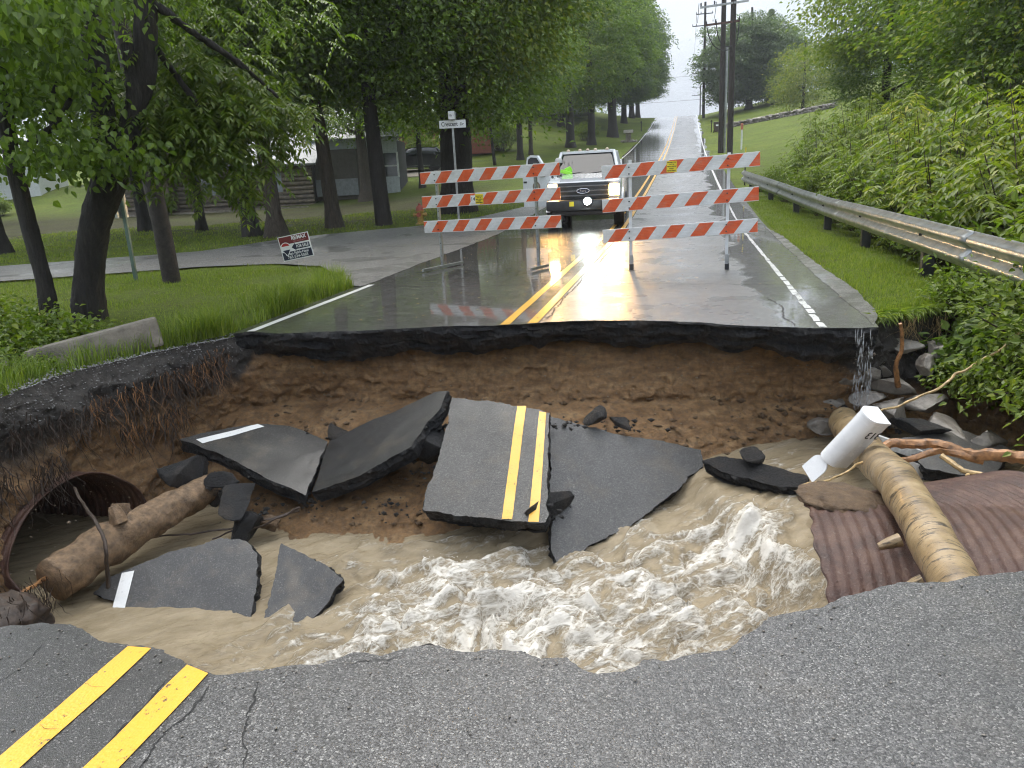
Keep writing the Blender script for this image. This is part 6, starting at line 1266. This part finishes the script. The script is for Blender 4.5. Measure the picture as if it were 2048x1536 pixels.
for k, (x, y, sc) in enumerate(((-30, 58, 1.1), (-38, 66, 1.2), (-24, 82, 1.2), (-33, 88, 1.2), (-46, 60, 1.2), (-44, 38, 1.0), (-48, 74, 1.3), (-27, 66, 1.1), (-20, 100, 1.2), (-56, 47, 1.1))):
    h = 14 * sc; tree(x, y, .3, h, [(('b', 'a', 'c')[k % 3], 0, 0, h * .56, sc, 1.1)], 'background shade tree among the houses on the left', group='shade trees among the houses', seed=40 + k)
# ---- near-left trees whose branches hang into the picture
def pinnate(V, base, d, length, n, leaf, rg, droop=.5):
    d = d / np.linalg.norm(d); side_ = np.cross(d, [0, 0, 1.0]); side_ /= np.linalg.norm(side_) + 1e-9; C_, D_, N_, Ls = [], [], [], []
    for i in range(n):
        s_ = .18 + .82 * i / (n - 1); p = base + d * length * s_ + np.array([0, 0, -droop * length * s_ * s_]); tang = d + np.array([0, 0, -2 * droop * s_]); tang /= np.linalg.norm(tang)
        for sg in (-1, 1):
            C_.append(p); D_.append(side_ * sg + tang * .55 + np.array([0, 0, -.25]) + rg.normal(0, .12, 3)); N_.append(np.array([0, 0, 1.0]) + rg.normal(0, .2, 3)); Ls.append(leaf * (1 - .35 * abs(s_ - .55)) * rg.uniform(.85, 1.15))
    C_.append(p); D_.append(tang); N_.append(np.array([0, 0, 1.0])); Ls.append(leaf); Ls = np.array(Ls)
    V.append(leaf_arrays(np.array(C_), np.array(D_), np.array(N_), Ls, Ls * .34, .15))
def sprays(centres, kind, seed, per, leaf, spread):
    rg = np.random.default_rng(seed); V = []
    for c in centres:
        c = np.array(c)
        if kind == 'pinnate':
            for k in range(per):
                b = c + rg.normal(0, 1, 3) * spread; d = np.array([rg.normal(.25, .7), rg.normal(-.35, .6), rg.normal(-.15, .3)]); pinnate(V, b, d, rg.uniform(.28, .45), int(rg.integers(7, 10)), leaf, rg)
        else:
            m = per; q = rg.normal(0, 1, (m, 3)) * spread; out = np.c_[rg.normal(.1, .6, (m, 2)), -.7 * np.ones(m) + rg.normal(0, .3, m)]; nn = np.c_[rg.normal(0, .5, m), rg.normal(-.35, .5, m), np.ones(m)]
            L_ = leaf * rg.uniform(.6, 1.25, m); V.append(leaf6(c + q, out, nn, L_, L_ * .85, .12))
    return np.concatenate(V)
def bark_limb(mb, pts, rad, seg=36):
    P = np.array(pts, float); Ls = np.r_[0, np.cumsum(np.linalg.norm(np.diff(P, axis=0), axis=1))]; n = int(Ls[-1] / .05) + 2; s_ = np.linspace(0, Ls[-1], n); Q = np.stack([np.interp(s_, Ls, P[:, k]) for k in range(3)], 1)
    for _ in range(3): Q[1:-1] = (Q[:-2] + 2 * Q[1:-1] + Q[2:]) / 4
    mb.tube([tuple(p) for p in Q], list(np.interp(s_, Ls, rad)), seg, cap=False)
def bark_relief(o, amp):
    me = o.data; V = np.array([v_.co for v_ in me.vertices]); N_ = np.array([v_.normal for v_ in me.vertices]); S_ = V * np.array([13, 13, 2.4]) + np.array([3.1, 0, 0])
    S_[:, :2] += .6 * np.stack([fbm(V * 4, 3), fbm(V * 4 + 9, 3)], 1); V = V + N_ * (amp * (ridged(S_, 4, .6) - .3) + amp * .8 * fbm(V * 3, 3))[:, None]; me.vertices.foreach_set('co', V.astype(np.float32).ravel()); me.update()
bt = empty('tree', (-7.62, 8.37, tz(-7.62, 8.37)), 0, 'big forked black trunk on the near left lawn with feathery hanging branches', 'tree')
o_ = Vector(bt.location); mb = MB()
def L(p): return tuple(Vector(p) - o_)
bark_limb(mb, [L(p) for p in ((-7.62, 8.37, -.4), (-7.62, 8.37, 0), (-7.55, 8.38, .5), (-7.33, 8.42, 1.2), (-7.02, 8.48, 1.75), (-6.9, 8.52, 2.1))], [.30, .22, .185, .18, .20, .17], 48)
bark_limb(mb, [L(p) for p in ((-7.1, 8.45, 1.6), (-7.0, 8.5, 2.2), (-6.98, 8.55, 2.8), (-6.98, 8.6, 3.4), (-7.1, 8.7, 5.0), (-7.2, 9, 7.5))], [.15, .145, .14, .13, .11, .08], 36)
bark_limb(mb, [L(p) for p in ((-6.95, 8.5, 1.85), (-6.72, 8.62, 2.35), (-6.48, 8.75, 2.95), (-6.35, 8.8, 3.7), (-6.2, 9.0, 5.2), (-6.0, 9.3, 8))], [.14, .125, .13, .13, .11, .08], 36)
bark_limb(mb, [L(p) for p in ((-6.9, 8.52, 2.0), (-6.7, 8.5, 2.25), (-6.55, 8.6, 2.7), (-6.6, 8.7, 3.3))], [.12, .10, .09, .08], 24)
bark_limb(mb, [L(p) for p in ((-6.3, 8.8, 3.8), (-6.0, 9.0, 3.5), (-5.6, 9.5, 3.1), (-5.3, 9.8, 2.7))], [.06, .045, .03, .012], 12)
bark_limb(mb, [L(p) for p in ((-6.4, 8.8, 3.4), (-6.3, 9.1, 3.0), (-6.1, 9.3, 2.5), (-5.85, 9.3, 2.0))], [.05, .035, .025, .010], 12)
bark_relief(mb.build('trunk', M['bark_dark'], bt, smooth=True), .022)
PIN = [(-6.72, 9.42, 2.75), (-6.13, 9.96, 3.0), (-6.94, 8.9, 2.3), (-5.94, 9.4, 2.3), (-5.7, 10.0, 2.75), (-6.27, 9.45, 2.5), (-5.80, 9.29, 1.85), (-6.4, 9.5, 3.2), (-6.45, 9.2, 2.15), (-5.9, 9.6, 2.6), (-6.6, 9.1, 2.55), (-5.45, 9.9, 2.5)]
V = sprays(PIN, 'pinnate', 3, 62, .125, np.array([.30, .28, .17])); lo = bpy.data.objects.new('hanging_foliage', leaf_mesh('hanging_foliage', V - np.array(o_), LF['fern'])); link(lo, bt)
V = sprays([(-6.9, 9.0, 4.4), (-6.1, 9.4, 4.3), (-7.4, 9.3, 4.6), (-6.5, 10, 4.0), (-5.5, 10.2, 4.0), (-7.9, 9.4, 4.1)], 'pinnate', 4, 60, .10, np.array([.5, .5, .3])); lo = bpy.data.objects.new('upper_foliage', leaf_mesh('upper_foliage', V - np.array(o_), LF['mid'])); link(lo, bt)
o = bpy.data.objects.new('crown', CROWN['b'][0]); o.location = (.3, 1.2, 10.6); o.scale = (.72, .72, .8); link(o, bt)
st_ = empty('tree', (-7.72, 7.85, tz(-7.72, 7.85)), 0, 'slim dark trunk at far left with drooping broad leaves', 'tree'); o_ = Vector(st_.location); mb = MB()
bark_limb(mb, [L(p) for p in ((-7.72, 7.85, -.4), (-7.72, 7.85, 0), (-7.70, 7.85, .6), (-7.75, 7.85, 1.4), (-7.78, 7.85, 2.2), (-7.6, 7.8, 3.2), (-7.5, 7.9, 5))], [.15, .115, .10, .092, .088, .075, .06], 36)
bark_limb(mb, [L(p) for p in ((-7.75, 7.85, 1.9), (-7.3, 7.75, 2.25), (-6.95, 7.7, 2.35), (-6.6, 7.6, 2.6))], [.06, .05, .035, .015], 12)
bark_limb(mb, [L(p) for p in ((-7.0, 7.72, 2.35), (-6.95, 7.7, 2.6), (-6.80, 7.68, 2.8))], [.04, .03, .015], 12); bark_relief(mb.build('trunk', M['bark_dark'], st_, smooth=True), .014)
BRD = [(-7.09, 7.87, 3.28), (-7.19, 7.64, 2.60), (-6.75, 7.62, 2.12), (-6.62, 8.0, 1.98), (-7.5, 7.91, 2.05), (-6.11, 6.5, 3.3), (-6.86, 7.82, 2.89), (-7.6, 7.6, 2.9), (-6.5, 6.9, 3.2), (-7.0, 7.6, 3.7), (-6.2, 7.4, 3.6)]
V = sprays(BRD, 'broad', 6, 360, .10, np.array([.34, .34, .15])); lo = bpy.data.objects.new('broad_foliage', leaf_mesh('broad_foliage', V - np.array(o_), LF['mid'])); link(lo, st_)
o = bpy.data.objects.new('crown', CROWN['a'][0]); o.location = (-1.5, .5, 9.6); o.scale = (.62, .62, .7); link(o, st_)
# ---- right: woodland, hill trees
RG = 'woodland trees on the right'
for k, (x, y, r, h, key, lb_) in enumerate(((9.3, 42, .22, 15, 'd', 'bright tree at the left edge of the right woodland'), (10.2, 33, .18, 15, 'a', 'slim dark trunk in the right woodland, second from its left edge'), (11.5, 27, .25, 15, 'b', 'tree with a brownish trunk showing in the middle of the right woodland'), (13.5, 21, .3, 15, 'b', 'dark tree behind the tall yellow-green shrubs'), (9.6, 24.5, .15, 12, 'a', 'slim tree standing in front of the brownish trunk'), (15.5, 26, .3, 17, 'b', 'dark tree deep in the right woodland'), (17, 18, .3, 15, 'a', 'tree at the right picture edge of the woodland'), (12.5, 38, .3, 17, 'b', 'tall dark tree behind the bright left-edge tree'), (20, 30, .3, 18, 'b', 'farthest tall tree of the right woodland'), (13.2, 15.5, .22, 12, 'd', 'fresh green tree leaning in at the right picture edge'))):
    tree(x, y, r, h, [(key, 0, 0, h * .55, 1.0, 1.05), (('b', 'a')[k % 2], .6, .4, h * .30, .72, .8)], lb_, group=RG, seed=60 + k, bark='bark_pale' if k == 2 else 'bark_dark')
HG = 'trees on the hilltop'
tree(8.3, 117, .5, 13, [('far', -2.2, 0, 6.0, 1.1, .95), ('far', 2.6, .5, 6.2, 1.1, .95), ('far', 0, 1, 8.2, .95, .9)], 'wide round dark tree on the hilltop behind the utility poles', group=HG, seed=80)
tree(12.5, 95, .2, 7, [('yel', 0, 0, 3.4, 1.35, 1.2)], 'small pale round tree right of the wide dark hilltop tree', group=HG, seed=81)
tree(17.5, 100, .25, 8, [('far2', 0, 0, 4.0, .75, .7)], 'greyish bushy tree at the top end of the stone wall', group=HG, seed=82)
# spruce
sp_ = empty('spruce_tree', (11.6, 126, tz(11.6, 126)), 0, 'tall pointed spruce behind the round hilltop tree', 'tree', HG); mb = MB(); mb.tube([(0, 0, -.3), (0, 0, 18)], [.35, .04], 10); mb.build('trunk', M['bark_dark'], sp_, smooth=True)
rg = np.random.default_rng(12); V = []
for k in range(330):
    s_ = rg.random() ** .8; zc = 1.5 + 16.8 * s_; rr_ = 3.6 * (1 - s_) ** .85 + .15; a = rg.random() * 6.283; m = 60; tpos = rg.random(m) ** .6
    d = np.array([math.cos(a), math.sin(a), 0]); P = d * (rr_ * tpos)[:, None] + np.array([0, 0, zc]) + np.c_[rg.normal(0, .12, (m, 2)), -.35 * tpos * rr_ * .5 - rg.random(m) * .3]
    V.append(leaf_arrays(P, d * .4 + np.array([0, 0, -.9]) + rg.normal(0, .3, (m, 3)), rg.normal(0, 1, (m, 3)), rg.uniform(.2, .4, m), rg.uniform(.06, .12, m)))
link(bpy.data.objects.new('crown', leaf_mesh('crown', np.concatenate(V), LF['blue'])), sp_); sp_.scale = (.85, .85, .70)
# far wood on the horizon sides
V = []; rg = np.random.default_rng(14)
for k in range(900):
    side_ = -1 if k % 2 else 1; x = side_ * rg.uniform(22, 130); y = rg.uniform(120, 260) if side_ < 0 else rg.uniform(110, 240); m = 45; z = tz(x, y); hh_ = rg.uniform(1, 13)
    P = np.array([x, y, z + hh_]) + np.clip(rg.normal(0, 1, (m, 3)), -1.6, 1.6) * np.array([2.2, 2.2, 1.4]); V.append(leaf_arrays(P, rg.normal(0, .5, (m, 3)) + np.array([0, 0, -.7]), np.c_[rg.normal(0, .5, (m, 2)), np.ones(m)], rg.uniform(.5, .9, m), rg.uniform(.4, .7, m)))
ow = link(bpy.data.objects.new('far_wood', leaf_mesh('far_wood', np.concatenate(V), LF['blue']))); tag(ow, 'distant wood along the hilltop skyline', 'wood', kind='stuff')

# ---- thicket behind the guardrail: shrubs with stems
def shrub_mesh(kind, seed, h, rad, n, leaf, mat):
    rg = np.random.default_rng(seed); V = []; stems = []
    for k in range(n):
        a = rg.random() * 6.283; rr_ = rad * math.sqrt(rg.random()); hh_ = h * rg.uniform(.45, 1.05) * (1 - .35 * (rr_ / rad) ** 2); tip = np.array([math.cos(a) * rr_, math.sin(a) * rr_, hh_]); b = tip * np.array([.35, .35, 0]); stems.append((b, tip))
        m = int(rg.integers(9, 16))
        for j in range(m):
            s_ = (.30 + .70 * (j + rg.random()) / m); p = b + (tip - b) * s_ + np.array([0, 0, .12 * math.sin(3 * s_)]); a2 = rg.random() * 6.283; d = np.array([math.cos(a2), math.sin(a2), rg.uniform(-.15, .5)])
            if kind == 'pinnate': pinnate(V, p, d, rg.uniform(.30, .55) * (1.2 - .4 * s_), int(rg.integers(5, 9)), leaf, rg, .45)
            else:
                q = int(rg.integers(5, 10)); L_ = leaf * rg.uniform(.6, 1.3, q); P = p + d * rg.uniform(.02, .35, q)[:, None] + rg.normal(0, .05, (q, 3)); V.append((leaf6 if leaf > .07 else leaf_arrays)(P, d + rg.normal(0, .6, (q, 3)) + np.array([0, 0, -.25]), np.c_[rg.normal(0, .45, (q, 2)), np.ones(q)], L_, L_ * .62))
    me = leaf_mesh('leaves', np.concatenate(V), mat); mb = MB()
    for (b, tip) in stems: mb.tube([tuple(b), tuple((b + tip) / 2 + np.array([0, 0, .1])), tuple(tip)], [.012, .009, .004], 5)
    so_ = mb.build('stems', M['root_dark']); sm_ = so_.data; bpy.data.objects.remove(so_); return me, sm_
SH = {'tall_yellow': shrub_mesh('pinnate', 1, 2.6, 1.15, 34, .14, LF['yellow']), 'tall_fresh': shrub_mesh('pinnate', 2, 2.4, 1.15, 34, .13, LF['fresh']), 'leafy': shrub_mesh('broad', 3, 1.9, 1.2, 46, .12, LF['fresh']),
      'low_dark': shrub_mesh('broad', 4, 1.1, 1.0, 46, .085, LF['mid']), 'vine': shrub_mesh('broad', 5, .75, .8, 46, .075, LF['fresh']), 'bigleaf': shrub_mesh('broad', 6, .8, .7, 30, .15, LF['mid']), 'sumac': shrub_mesh('pinnate', 7, 3.0, .8, 12, .19, LF['fresh']), 'weed': shrub_mesh('broad', 8, .45, .45, 26, .07, LF['fresh'])}
SLAB = {'tall_yellow': 'tall yellow-green feathery shrub in the thicket behind the guardrail', 'tall_fresh': 'tall mid-green feathery shrub in the thicket behind the guardrail', 'leafy': 'broad-leaved green bush in the thicket behind the guardrail', 'low_dark': 'low dark-leaved bush under the guardrail', 'vine': 'trailing leafy vine spilling down the right bank', 'bigleaf': 'large-leaved plant hanging over the right bank', 'sumac': 'slender sumac stem with drooping fronds above the thicket', 'weed': 'small leafy weed on the left bank'}
rs = random.Random(21)
def shrub(kind, x, y, sc=1.0, z=None, label=None, group=None, tilt=(0, 0)):
    z = tz(x, y) - .05 if z is None else z; o = empty('shrub' if kind != 'vine' else 'vine', (x, y, z), rs.uniform(0, 6.28), label or SLAB[kind], 'shrub', group or ('thicket ' + kind.replace('_', ' ') + ' plants')); o.scale = (sc, sc, sc * rs.uniform(.9, 1.1)); o.rotation_euler = (tilt[0], tilt[1], rs.uniform(0, 6.28))
    a = bpy.data.objects.new('leaves', SH[kind][0]); link(a, o); b = bpy.data.objects.new('stems', SH[kind][1]); link(b, o); return o
for (k, x, y, s_) in (('tall_yellow', 5.2, 12.5, 1.15), ('tall_yellow', 6.4, 14.5, 1.3), ('tall_yellow', 4.7, 15.5, 1.0), ('tall_fresh', 4.6, 18, 1.0), ('tall_fresh', 5.6, 20.5, 1.15), ('tall_yellow', 6.9, 18, 1.35), ('tall_fresh', 7.6, 22, 1.3), ('tall_fresh', 4.6, 23, .9),
   ('tall_fresh', 5.2, 10.2, 1.1), ('tall_yellow', 6.2, 11.3, 1.25), ('tall_fresh', 7.4, 12.8, 1.45), ('tall_yellow', 8.0, 15.5, 1.5), ('tall_fresh', 8.8, 18.5, 1.4), ('tall_fresh', 4.9, 26, .8), ('tall_fresh', 6.4, 25.5, 1.0), ('leafy', 4.6, 13.3, .9), ('leafy', 4.5, 16.6, .9), ('leafy', 4.4, 20, .85), ('leafy', 4.8, 10.8, 1.0), ('leafy', 5.0, 9.2, 1.0),
   ('leafy', 4.0, 23.8, .75), ('leafy', 3.8, 27, .6), ('leafy', 4.4, 29.5, .7), ('leafy', 3.3, 31, .5), ('leafy', 5.2, 31, .8), ('leafy', 6.6, 29, 1.0), ('leafy', 5.8, 35, .7), ('leafy', 4.3, 35, .5), ('leafy', 7.5, 33, .9), ('tall_fresh', 4.6, 29, .95), ('tall_fresh', 5.6, 27.5, 1.15), ('tall_fresh', 6.8, 31, 1.3), ('tall_fresh', 4.6, 33, .75), ('tall_fresh', 5.8, 37, 1.0), ('tall_fresh', 7.8, 38, 1.3), ('tall_yellow', 5.4, 18.6, 1.15), ('tall_yellow', 6.0, 22.5, 1.15), ('tall_yellow', 9.5, 14, 1.6), ('sumac', 5.0, 17.2, 1.0), ('sumac', 5.7, 15.8, 1.1), ('sumac', 4.6, 19.6, .8), ('leafy', 5.4, 8.2, 1.2), ('tall_fresh', 6.6, 9.2, 1.2), ('leafy', 6.2, 6.8, 1.2)):
    shrub(k, x, y, s_ * 1.18)
for (x, y, s_) in ((3.78, 10.6, .5), (3.8, 12.6, .48), (3.75, 13.8, .42), (3.72, 15.0, .42), (3.72, 16.8, .4), (3.7, 18.5, .38), (3.62, 20.4, .36), (3.52, 22.3, .35), (3.35, 24.4, .34), (3.1, 26.6, .33), (2.9, 28.6, .32), (2.65, 30.6, .32), (3.75, 9.2, .45)): shrub('low_dark', x, y, s_, z=tz(min(x, 2.5), y) - .05)
for (x, y, z, s_) in ((3.35, 9.3, -.35, .7), (3.35, 8.7, -.5, .8), (3.45, 8.0, -.45, 1.1), (3.5, 7.3, -.6, 1.0), (3.8, 9.0, -.4, .9), (3.9, 8.2, -.45, 1.0), (3.9, 7.2, -.5, 1.1), (3.6, 6.5, -.7, 1.0), (4.2, 6.3, -.5, 1.2), (3.2, 8.2, -.75, .8), (3.1, 9.05, -.35, .8), (4.2, 9.6, -.3, 1.0), (3.3, 7.6, -.85, .7)): shrub('vine', x, y, s_, z, tilt=(0, -.35))
for (x, y, z, s_) in ((3.25, 8.55, -.55, .8), (3.3, 8.0, -.7, .75), (3.5, 7.4, -.75, .9), (3.6, 6.9, -.8, .9)): shrub('bigleaf', x, y, s_, z, tilt=(0, -.5))
for (x, y, s_) in ((-6.9, 5.9, 1.0), (-7.3, 6.4, 1.2), (-7.5, 5.6, 1.1), (-6.75, 6.4, .9), (-7.0, 6.9, 1.1), (-7.9, 6.4, 1.3), (-6.4, 5.5, .7), (-7.2, 5.1, 1.0), (-7.9, 7.2, 1.0), (-8.3, 6.9, 1.2), (-6.2, 6.0, .5)): shrub('weed', x, y, s_, group='weeds on the left bank')
for (x, y, s_, lb_) in ((-17.0, 73, 1.5, 'round shrub on the lawn right of the huge trunk'), (-30.5, 40.6, .8, 'dark shrub against the cabin wall'), (-26.0, 42.2, .7, 'dark round bush at the cabin corner'), (-20.5, 60, 1.6, 'leafy bush behind the black car'), (-10.5, 84, 1.2, 'dark bush pile on the lawn above the pickup'), (-47, 45, 1.0, 'small green bush before the white house')): shrub('leafy', x, y, s_, None, lb_, 'garden bushes')

# ------------------------------------------------------------------ grass
def grass(name, n, sampler, hgt, wid, label, seed, lean=.5):
    rg = np.random.default_rng(seed); P = sampler(rg, n); n = len(P); z = terrain(P[:, 0], P[:, 1]) - .01; B_ = np.c_[P[:, :2], z]; Hh = rg.uniform(*hgt, n) * (P[:, 2] if P.shape[1] > 2 else np.clip(.85 + .9 * fbm(v3(P[:, 0] * 1.4, P[:, 1] * 1.4, 2), 4), .25, 1.7)); a = rg.random(n) * 6.283; W_ = rg.uniform(*wid, n)
    ld = np.c_[np.cos(a), np.sin(a)] * (Hh * lean * rg.random(n))[:, None]; sd = np.c_[-np.sin(a), np.cos(a), np.zeros(n)] * W_[:, None] * .5
    V = np.stack([B_ - sd, B_ + sd, B_ + np.c_[ld * .35, Hh * .6] + sd * .7, B_ + np.c_[ld * .35, Hh * .6] - sd * .7, B_ + np.c_[ld, Hh * .92]], 1).reshape(-1, 3)
    i = np.arange(n)[:, None] * 5; T = np.concatenate([i + [[0, 1, 2]], i + [[0, 2, 3]], i + [[3, 2, 4]]]); o = mesh_np(name, V, T, LF['grass']); return tag(o, label, 'grass', kind='stuff')
side_poly = np.array(SIDE)
def lawn_ok(P): return ~pip(P[:, 0], P[:, 1], rimL) & ~pip(P[:, 0], P[:, 1], side_poly) & ~((P[:, 0] > ROADL - .02) & (P[:, 0] < ROADR + .08))
def near_lawn(rg, n):
    y = 4.5 + 10 * rg.random(n) ** 1.2; x = -5.0 - 8.5 * rg.random(n) ** 1.0; P = np.c_[x, y]; return P[lawn_ok(P)]
def far_lawn(rg, n):
    y = 14 + 16 * rg.random(n) ** 1.3; x = -5.0 - 22 * rg.random(n); P = np.c_[x, y]; return P[lawn_ok(P)]
def tall_verge(rg, n):
    s_ = rg.random(n); y = 6.3 + 6.3 * s_; x = -5.02 - np.abs(rg.normal(0, .30, n)) * (1 + .6 * fbm(v3(y * 1.3, 0, 4), 3)) - .15 * (y > 11); cl = fbm(v3(x * 2.5, y * 2.5, 0), 4); P = np.c_[x, y, .35 + 1.1 * np.clip(cl + .45, 0, 1.2)]; return P[lawn_ok(P) & (rg.random(n) < np.clip(.45 + 1.3 * cl, .08, 1))]
def right_verge(rg, n):
    y = 8.3 + 20 * rg.random(n) ** 1.7; x = 1.95 + 1.7 * rg.random(n); P = np.c_[x, y]; ok = lawn_ok(P) & (x > np.interp(y, [8.3, 9.6, 11, 13, 17, 20], [1.98, 2.03, 2.0, 1.97, 1.95, 1.9]) + rg.normal(0, .06, n)); return P[ok]
def weeds_left(rg, n):
    c = np.array([(-5.5, 6.6), (-5.35, 6.9), (-5.7, 6.1), (-5.2, 7.25), (-5.95, 5.6), (-5.75, 5.1)]); k = rg.integers(len(c), size=n); P = c[k] + rg.normal(0, .13, (n, 2)); return P[lawn_ok(P)]
grass('lawn_grass', 90000, near_lawn, (.03, .075), (.004, .008), 'short green lawn between the side road and the washout', 1)
grass('lawn_grass', 60000, far_lawn, (.05, .10), (.010, .02), 'short lawn under the trees beyond the side road', 2)
grass('tall_grass', 17000, tall_verge, (.12, .36), (.006, .011), 'bright tall grass along the left road edge', 3, .9)
grass('verge_grass', 52000, right_verge, (.03, .09), (.005, .010), 'mown grass strip between the road and the guardrail', 4, .7)
grass('bank_weeds', 1600, weeds_left, (.12, .34), (.006, .012), 'loose weeds along the rim of the left bank', 5, 1.0)
# turf overhanging the broken right verge and gravel along the left rim
idx = [i for i in range(NU) if rimL[i, 0] > 1.9 and rimL[i, 1] > 8.2]
def rim_tuft(rg, n):
    k = np.array(idx)[rg.integers(len(idx), size=n)]; P = rimL[k] + rg.normal(0, .05, (n, 2)); return P
rgx = np.random.default_rng(9); Pq = rim_tuft(rgx, 1800); n = len(Pq); a = rgx.random(n) * 6.283; Hh = rgx.uniform(.06, .2, n); B_ = np.c_[Pq, terrain(Pq[:, 0], Pq[:, 1]) - .01]; dr_ = np.c_[np.cos(a) * .5, -np.abs(np.sin(a)) * .8, -rgx.random(n) * .9 + .25]
link(tag(bpy.data.objects.new('turf_fringe', leaf_mesh('turf_fringe', leaf_arrays(B_, dr_, np.tile([[0, 0, 1.0]], (n, 1)), Hh, np.full(n, .012)), LF['grass'])), 'ragged turf fringe hanging over the broken right verge', 'grass', kind='stuff'))
lidx = [i for i in range(NU) if rimL[i, 0] < -4.95 and rimL[i, 1] > 3.2]; Vg, Fg = [], []; rg = np.random.default_rng(15)
for k in range(1500):
    i = lidx[rg.integers(len(lidx))]; c = np.array([*rimL[i], rzL[i]]) + np.array([-abs(rg.normal(0, .16)) + .03, rg.normal(0, .10), rg.uniform(.0, .015)]); r = rg.uniform(.004, .016); b = len(Vg); Rr = r * rg.uniform(.7, 1.3, 6)
    Vg += [c + Rr[j] * np.array(dv) for j, dv in enumerate(((1, .2, 0), (-1, .1, .2), (.1, 1, 0), (0, -1, .3), (.2, 0, .7), (0, .2, -.7)))]; Fg += [(b + a_, b + c_, b + d_) for a_, c_, d_ in ((0, 2, 4), (2, 1, 4), (1, 3, 4), (3, 0, 4), (2, 0, 5), (1, 2, 5), (3, 1, 5), (0, 3, 5))]
gi = np.where((Bf[:, 0] < -4.9) & (Bf[:, 2] > -.32) & (Bf[:, 1] > 3.5))[0]
pebbles('bank_gravel', Bf[rg.choice(gi, 1100)], .003 + .012 * rg.random(1100) ** 2, plain('grey_gravel', (.24, .23, .22), .7, 0, .5, 40), 'grey gravel stuck in the dark top of the left bank', 'gravel', 5)
M['gravel_pale'] = plain('pale_gravel', (.30, .29, .28), .7, 0, .4, 40); tag(mesh_np('rim_gravel', np.array(Vg), np.array(Fg), M['gravel_pale']), 'pale gravel spilled along the rim of the left bank', 'gravel', kind='stuff')
# fallen leaves and bits on the wet road and lawn
rg = np.random.default_rng(16); n = 900; P = np.r_[np.c_[rg.uniform(-4.7, 1.8, 260), 8.2 + 12 * rg.random(260) ** 1.5], np.c_[rg.uniform(-13, -5.2, 640), rg.uniform(6.5, 24, 640)]]; P = P[~pip(P[:, 0], P[:, 1], rimL)]; n = len(P); z = np.where(P[:, 0] > -5, .012, .05) + terrain(P[:, 0], P[:, 1])
link(tag(bpy.data.objects.new('fallen_leaves', leaf_mesh('fallen_leaves', leaf_arrays(np.c_[P, z], np.c_[rg.normal(0, 1, (n, 2)), rg.normal(0, .05, n)], np.c_[rg.normal(0, .1, (n, 2)), np.ones(n)], rg.uniform(.02, .06, n), rg.uniform(.012, .03, n), .05), LF['litter'])), 'scattered yellow fallen leaves on the wet road and lawn', 'leaves', kind='stuff'))

# tell repeated plants apart by their order from the camera
ORD = ['nearest', 'second nearest', 'third nearest', 'fourth nearest', 'fifth nearest', 'sixth nearest', 'seventh nearest', 'eighth nearest', 'ninth nearest', 'tenth nearest', 'eleventh nearest', 'twelfth nearest', 'thirteenth nearest', 'fourteenth nearest', 'fifteenth nearest', 'sixteenth nearest', 'seventeenth nearest', 'eighteenth nearest']
by = {}
for o in list(COL.objects):
    if o.parent is None and 'label' in o.keys() and 'group' in o.keys(): by.setdefault(o['label'], []).append(o)
for lab, obs in by.items():
    if len(obs) > 1:
        obs.sort(key=lambda o: o.location.x ** 2 + o.location.y ** 2)
        for k, o in enumerate(obs): o['label'] = lab + ', ' + (ORD[k] if k < len(obs) - 1 else 'farthest') + ' of them'

# ------------------------------------------------------------------ damp air
hz = MB(); hz.box((0, 465, 21), (1900, 1600, 52)); ho = hz.build('haze', None); ho.data.materials.clear()
hm = bpy.data.materials.new('damp_air'); hm.use_nodes = True; hm.node_tree.nodes.clear(); ho_ = hm.node_tree.nodes.new('ShaderNodeOutputMaterial'); hv = hm.node_tree.nodes.new('ShaderNodeVolumePrincipled')
hv.inputs['Color'].default_value = (.86, .90, .95, 1); hv.inputs['Density'].default_value = .0006; hm.node_tree.links.new(hv.outputs[0], ho_.inputs['Volume']); ho.data.materials.append(hm); tag(ho, 'thin damp haze over the whole scene', 'haze', kind='stuff')
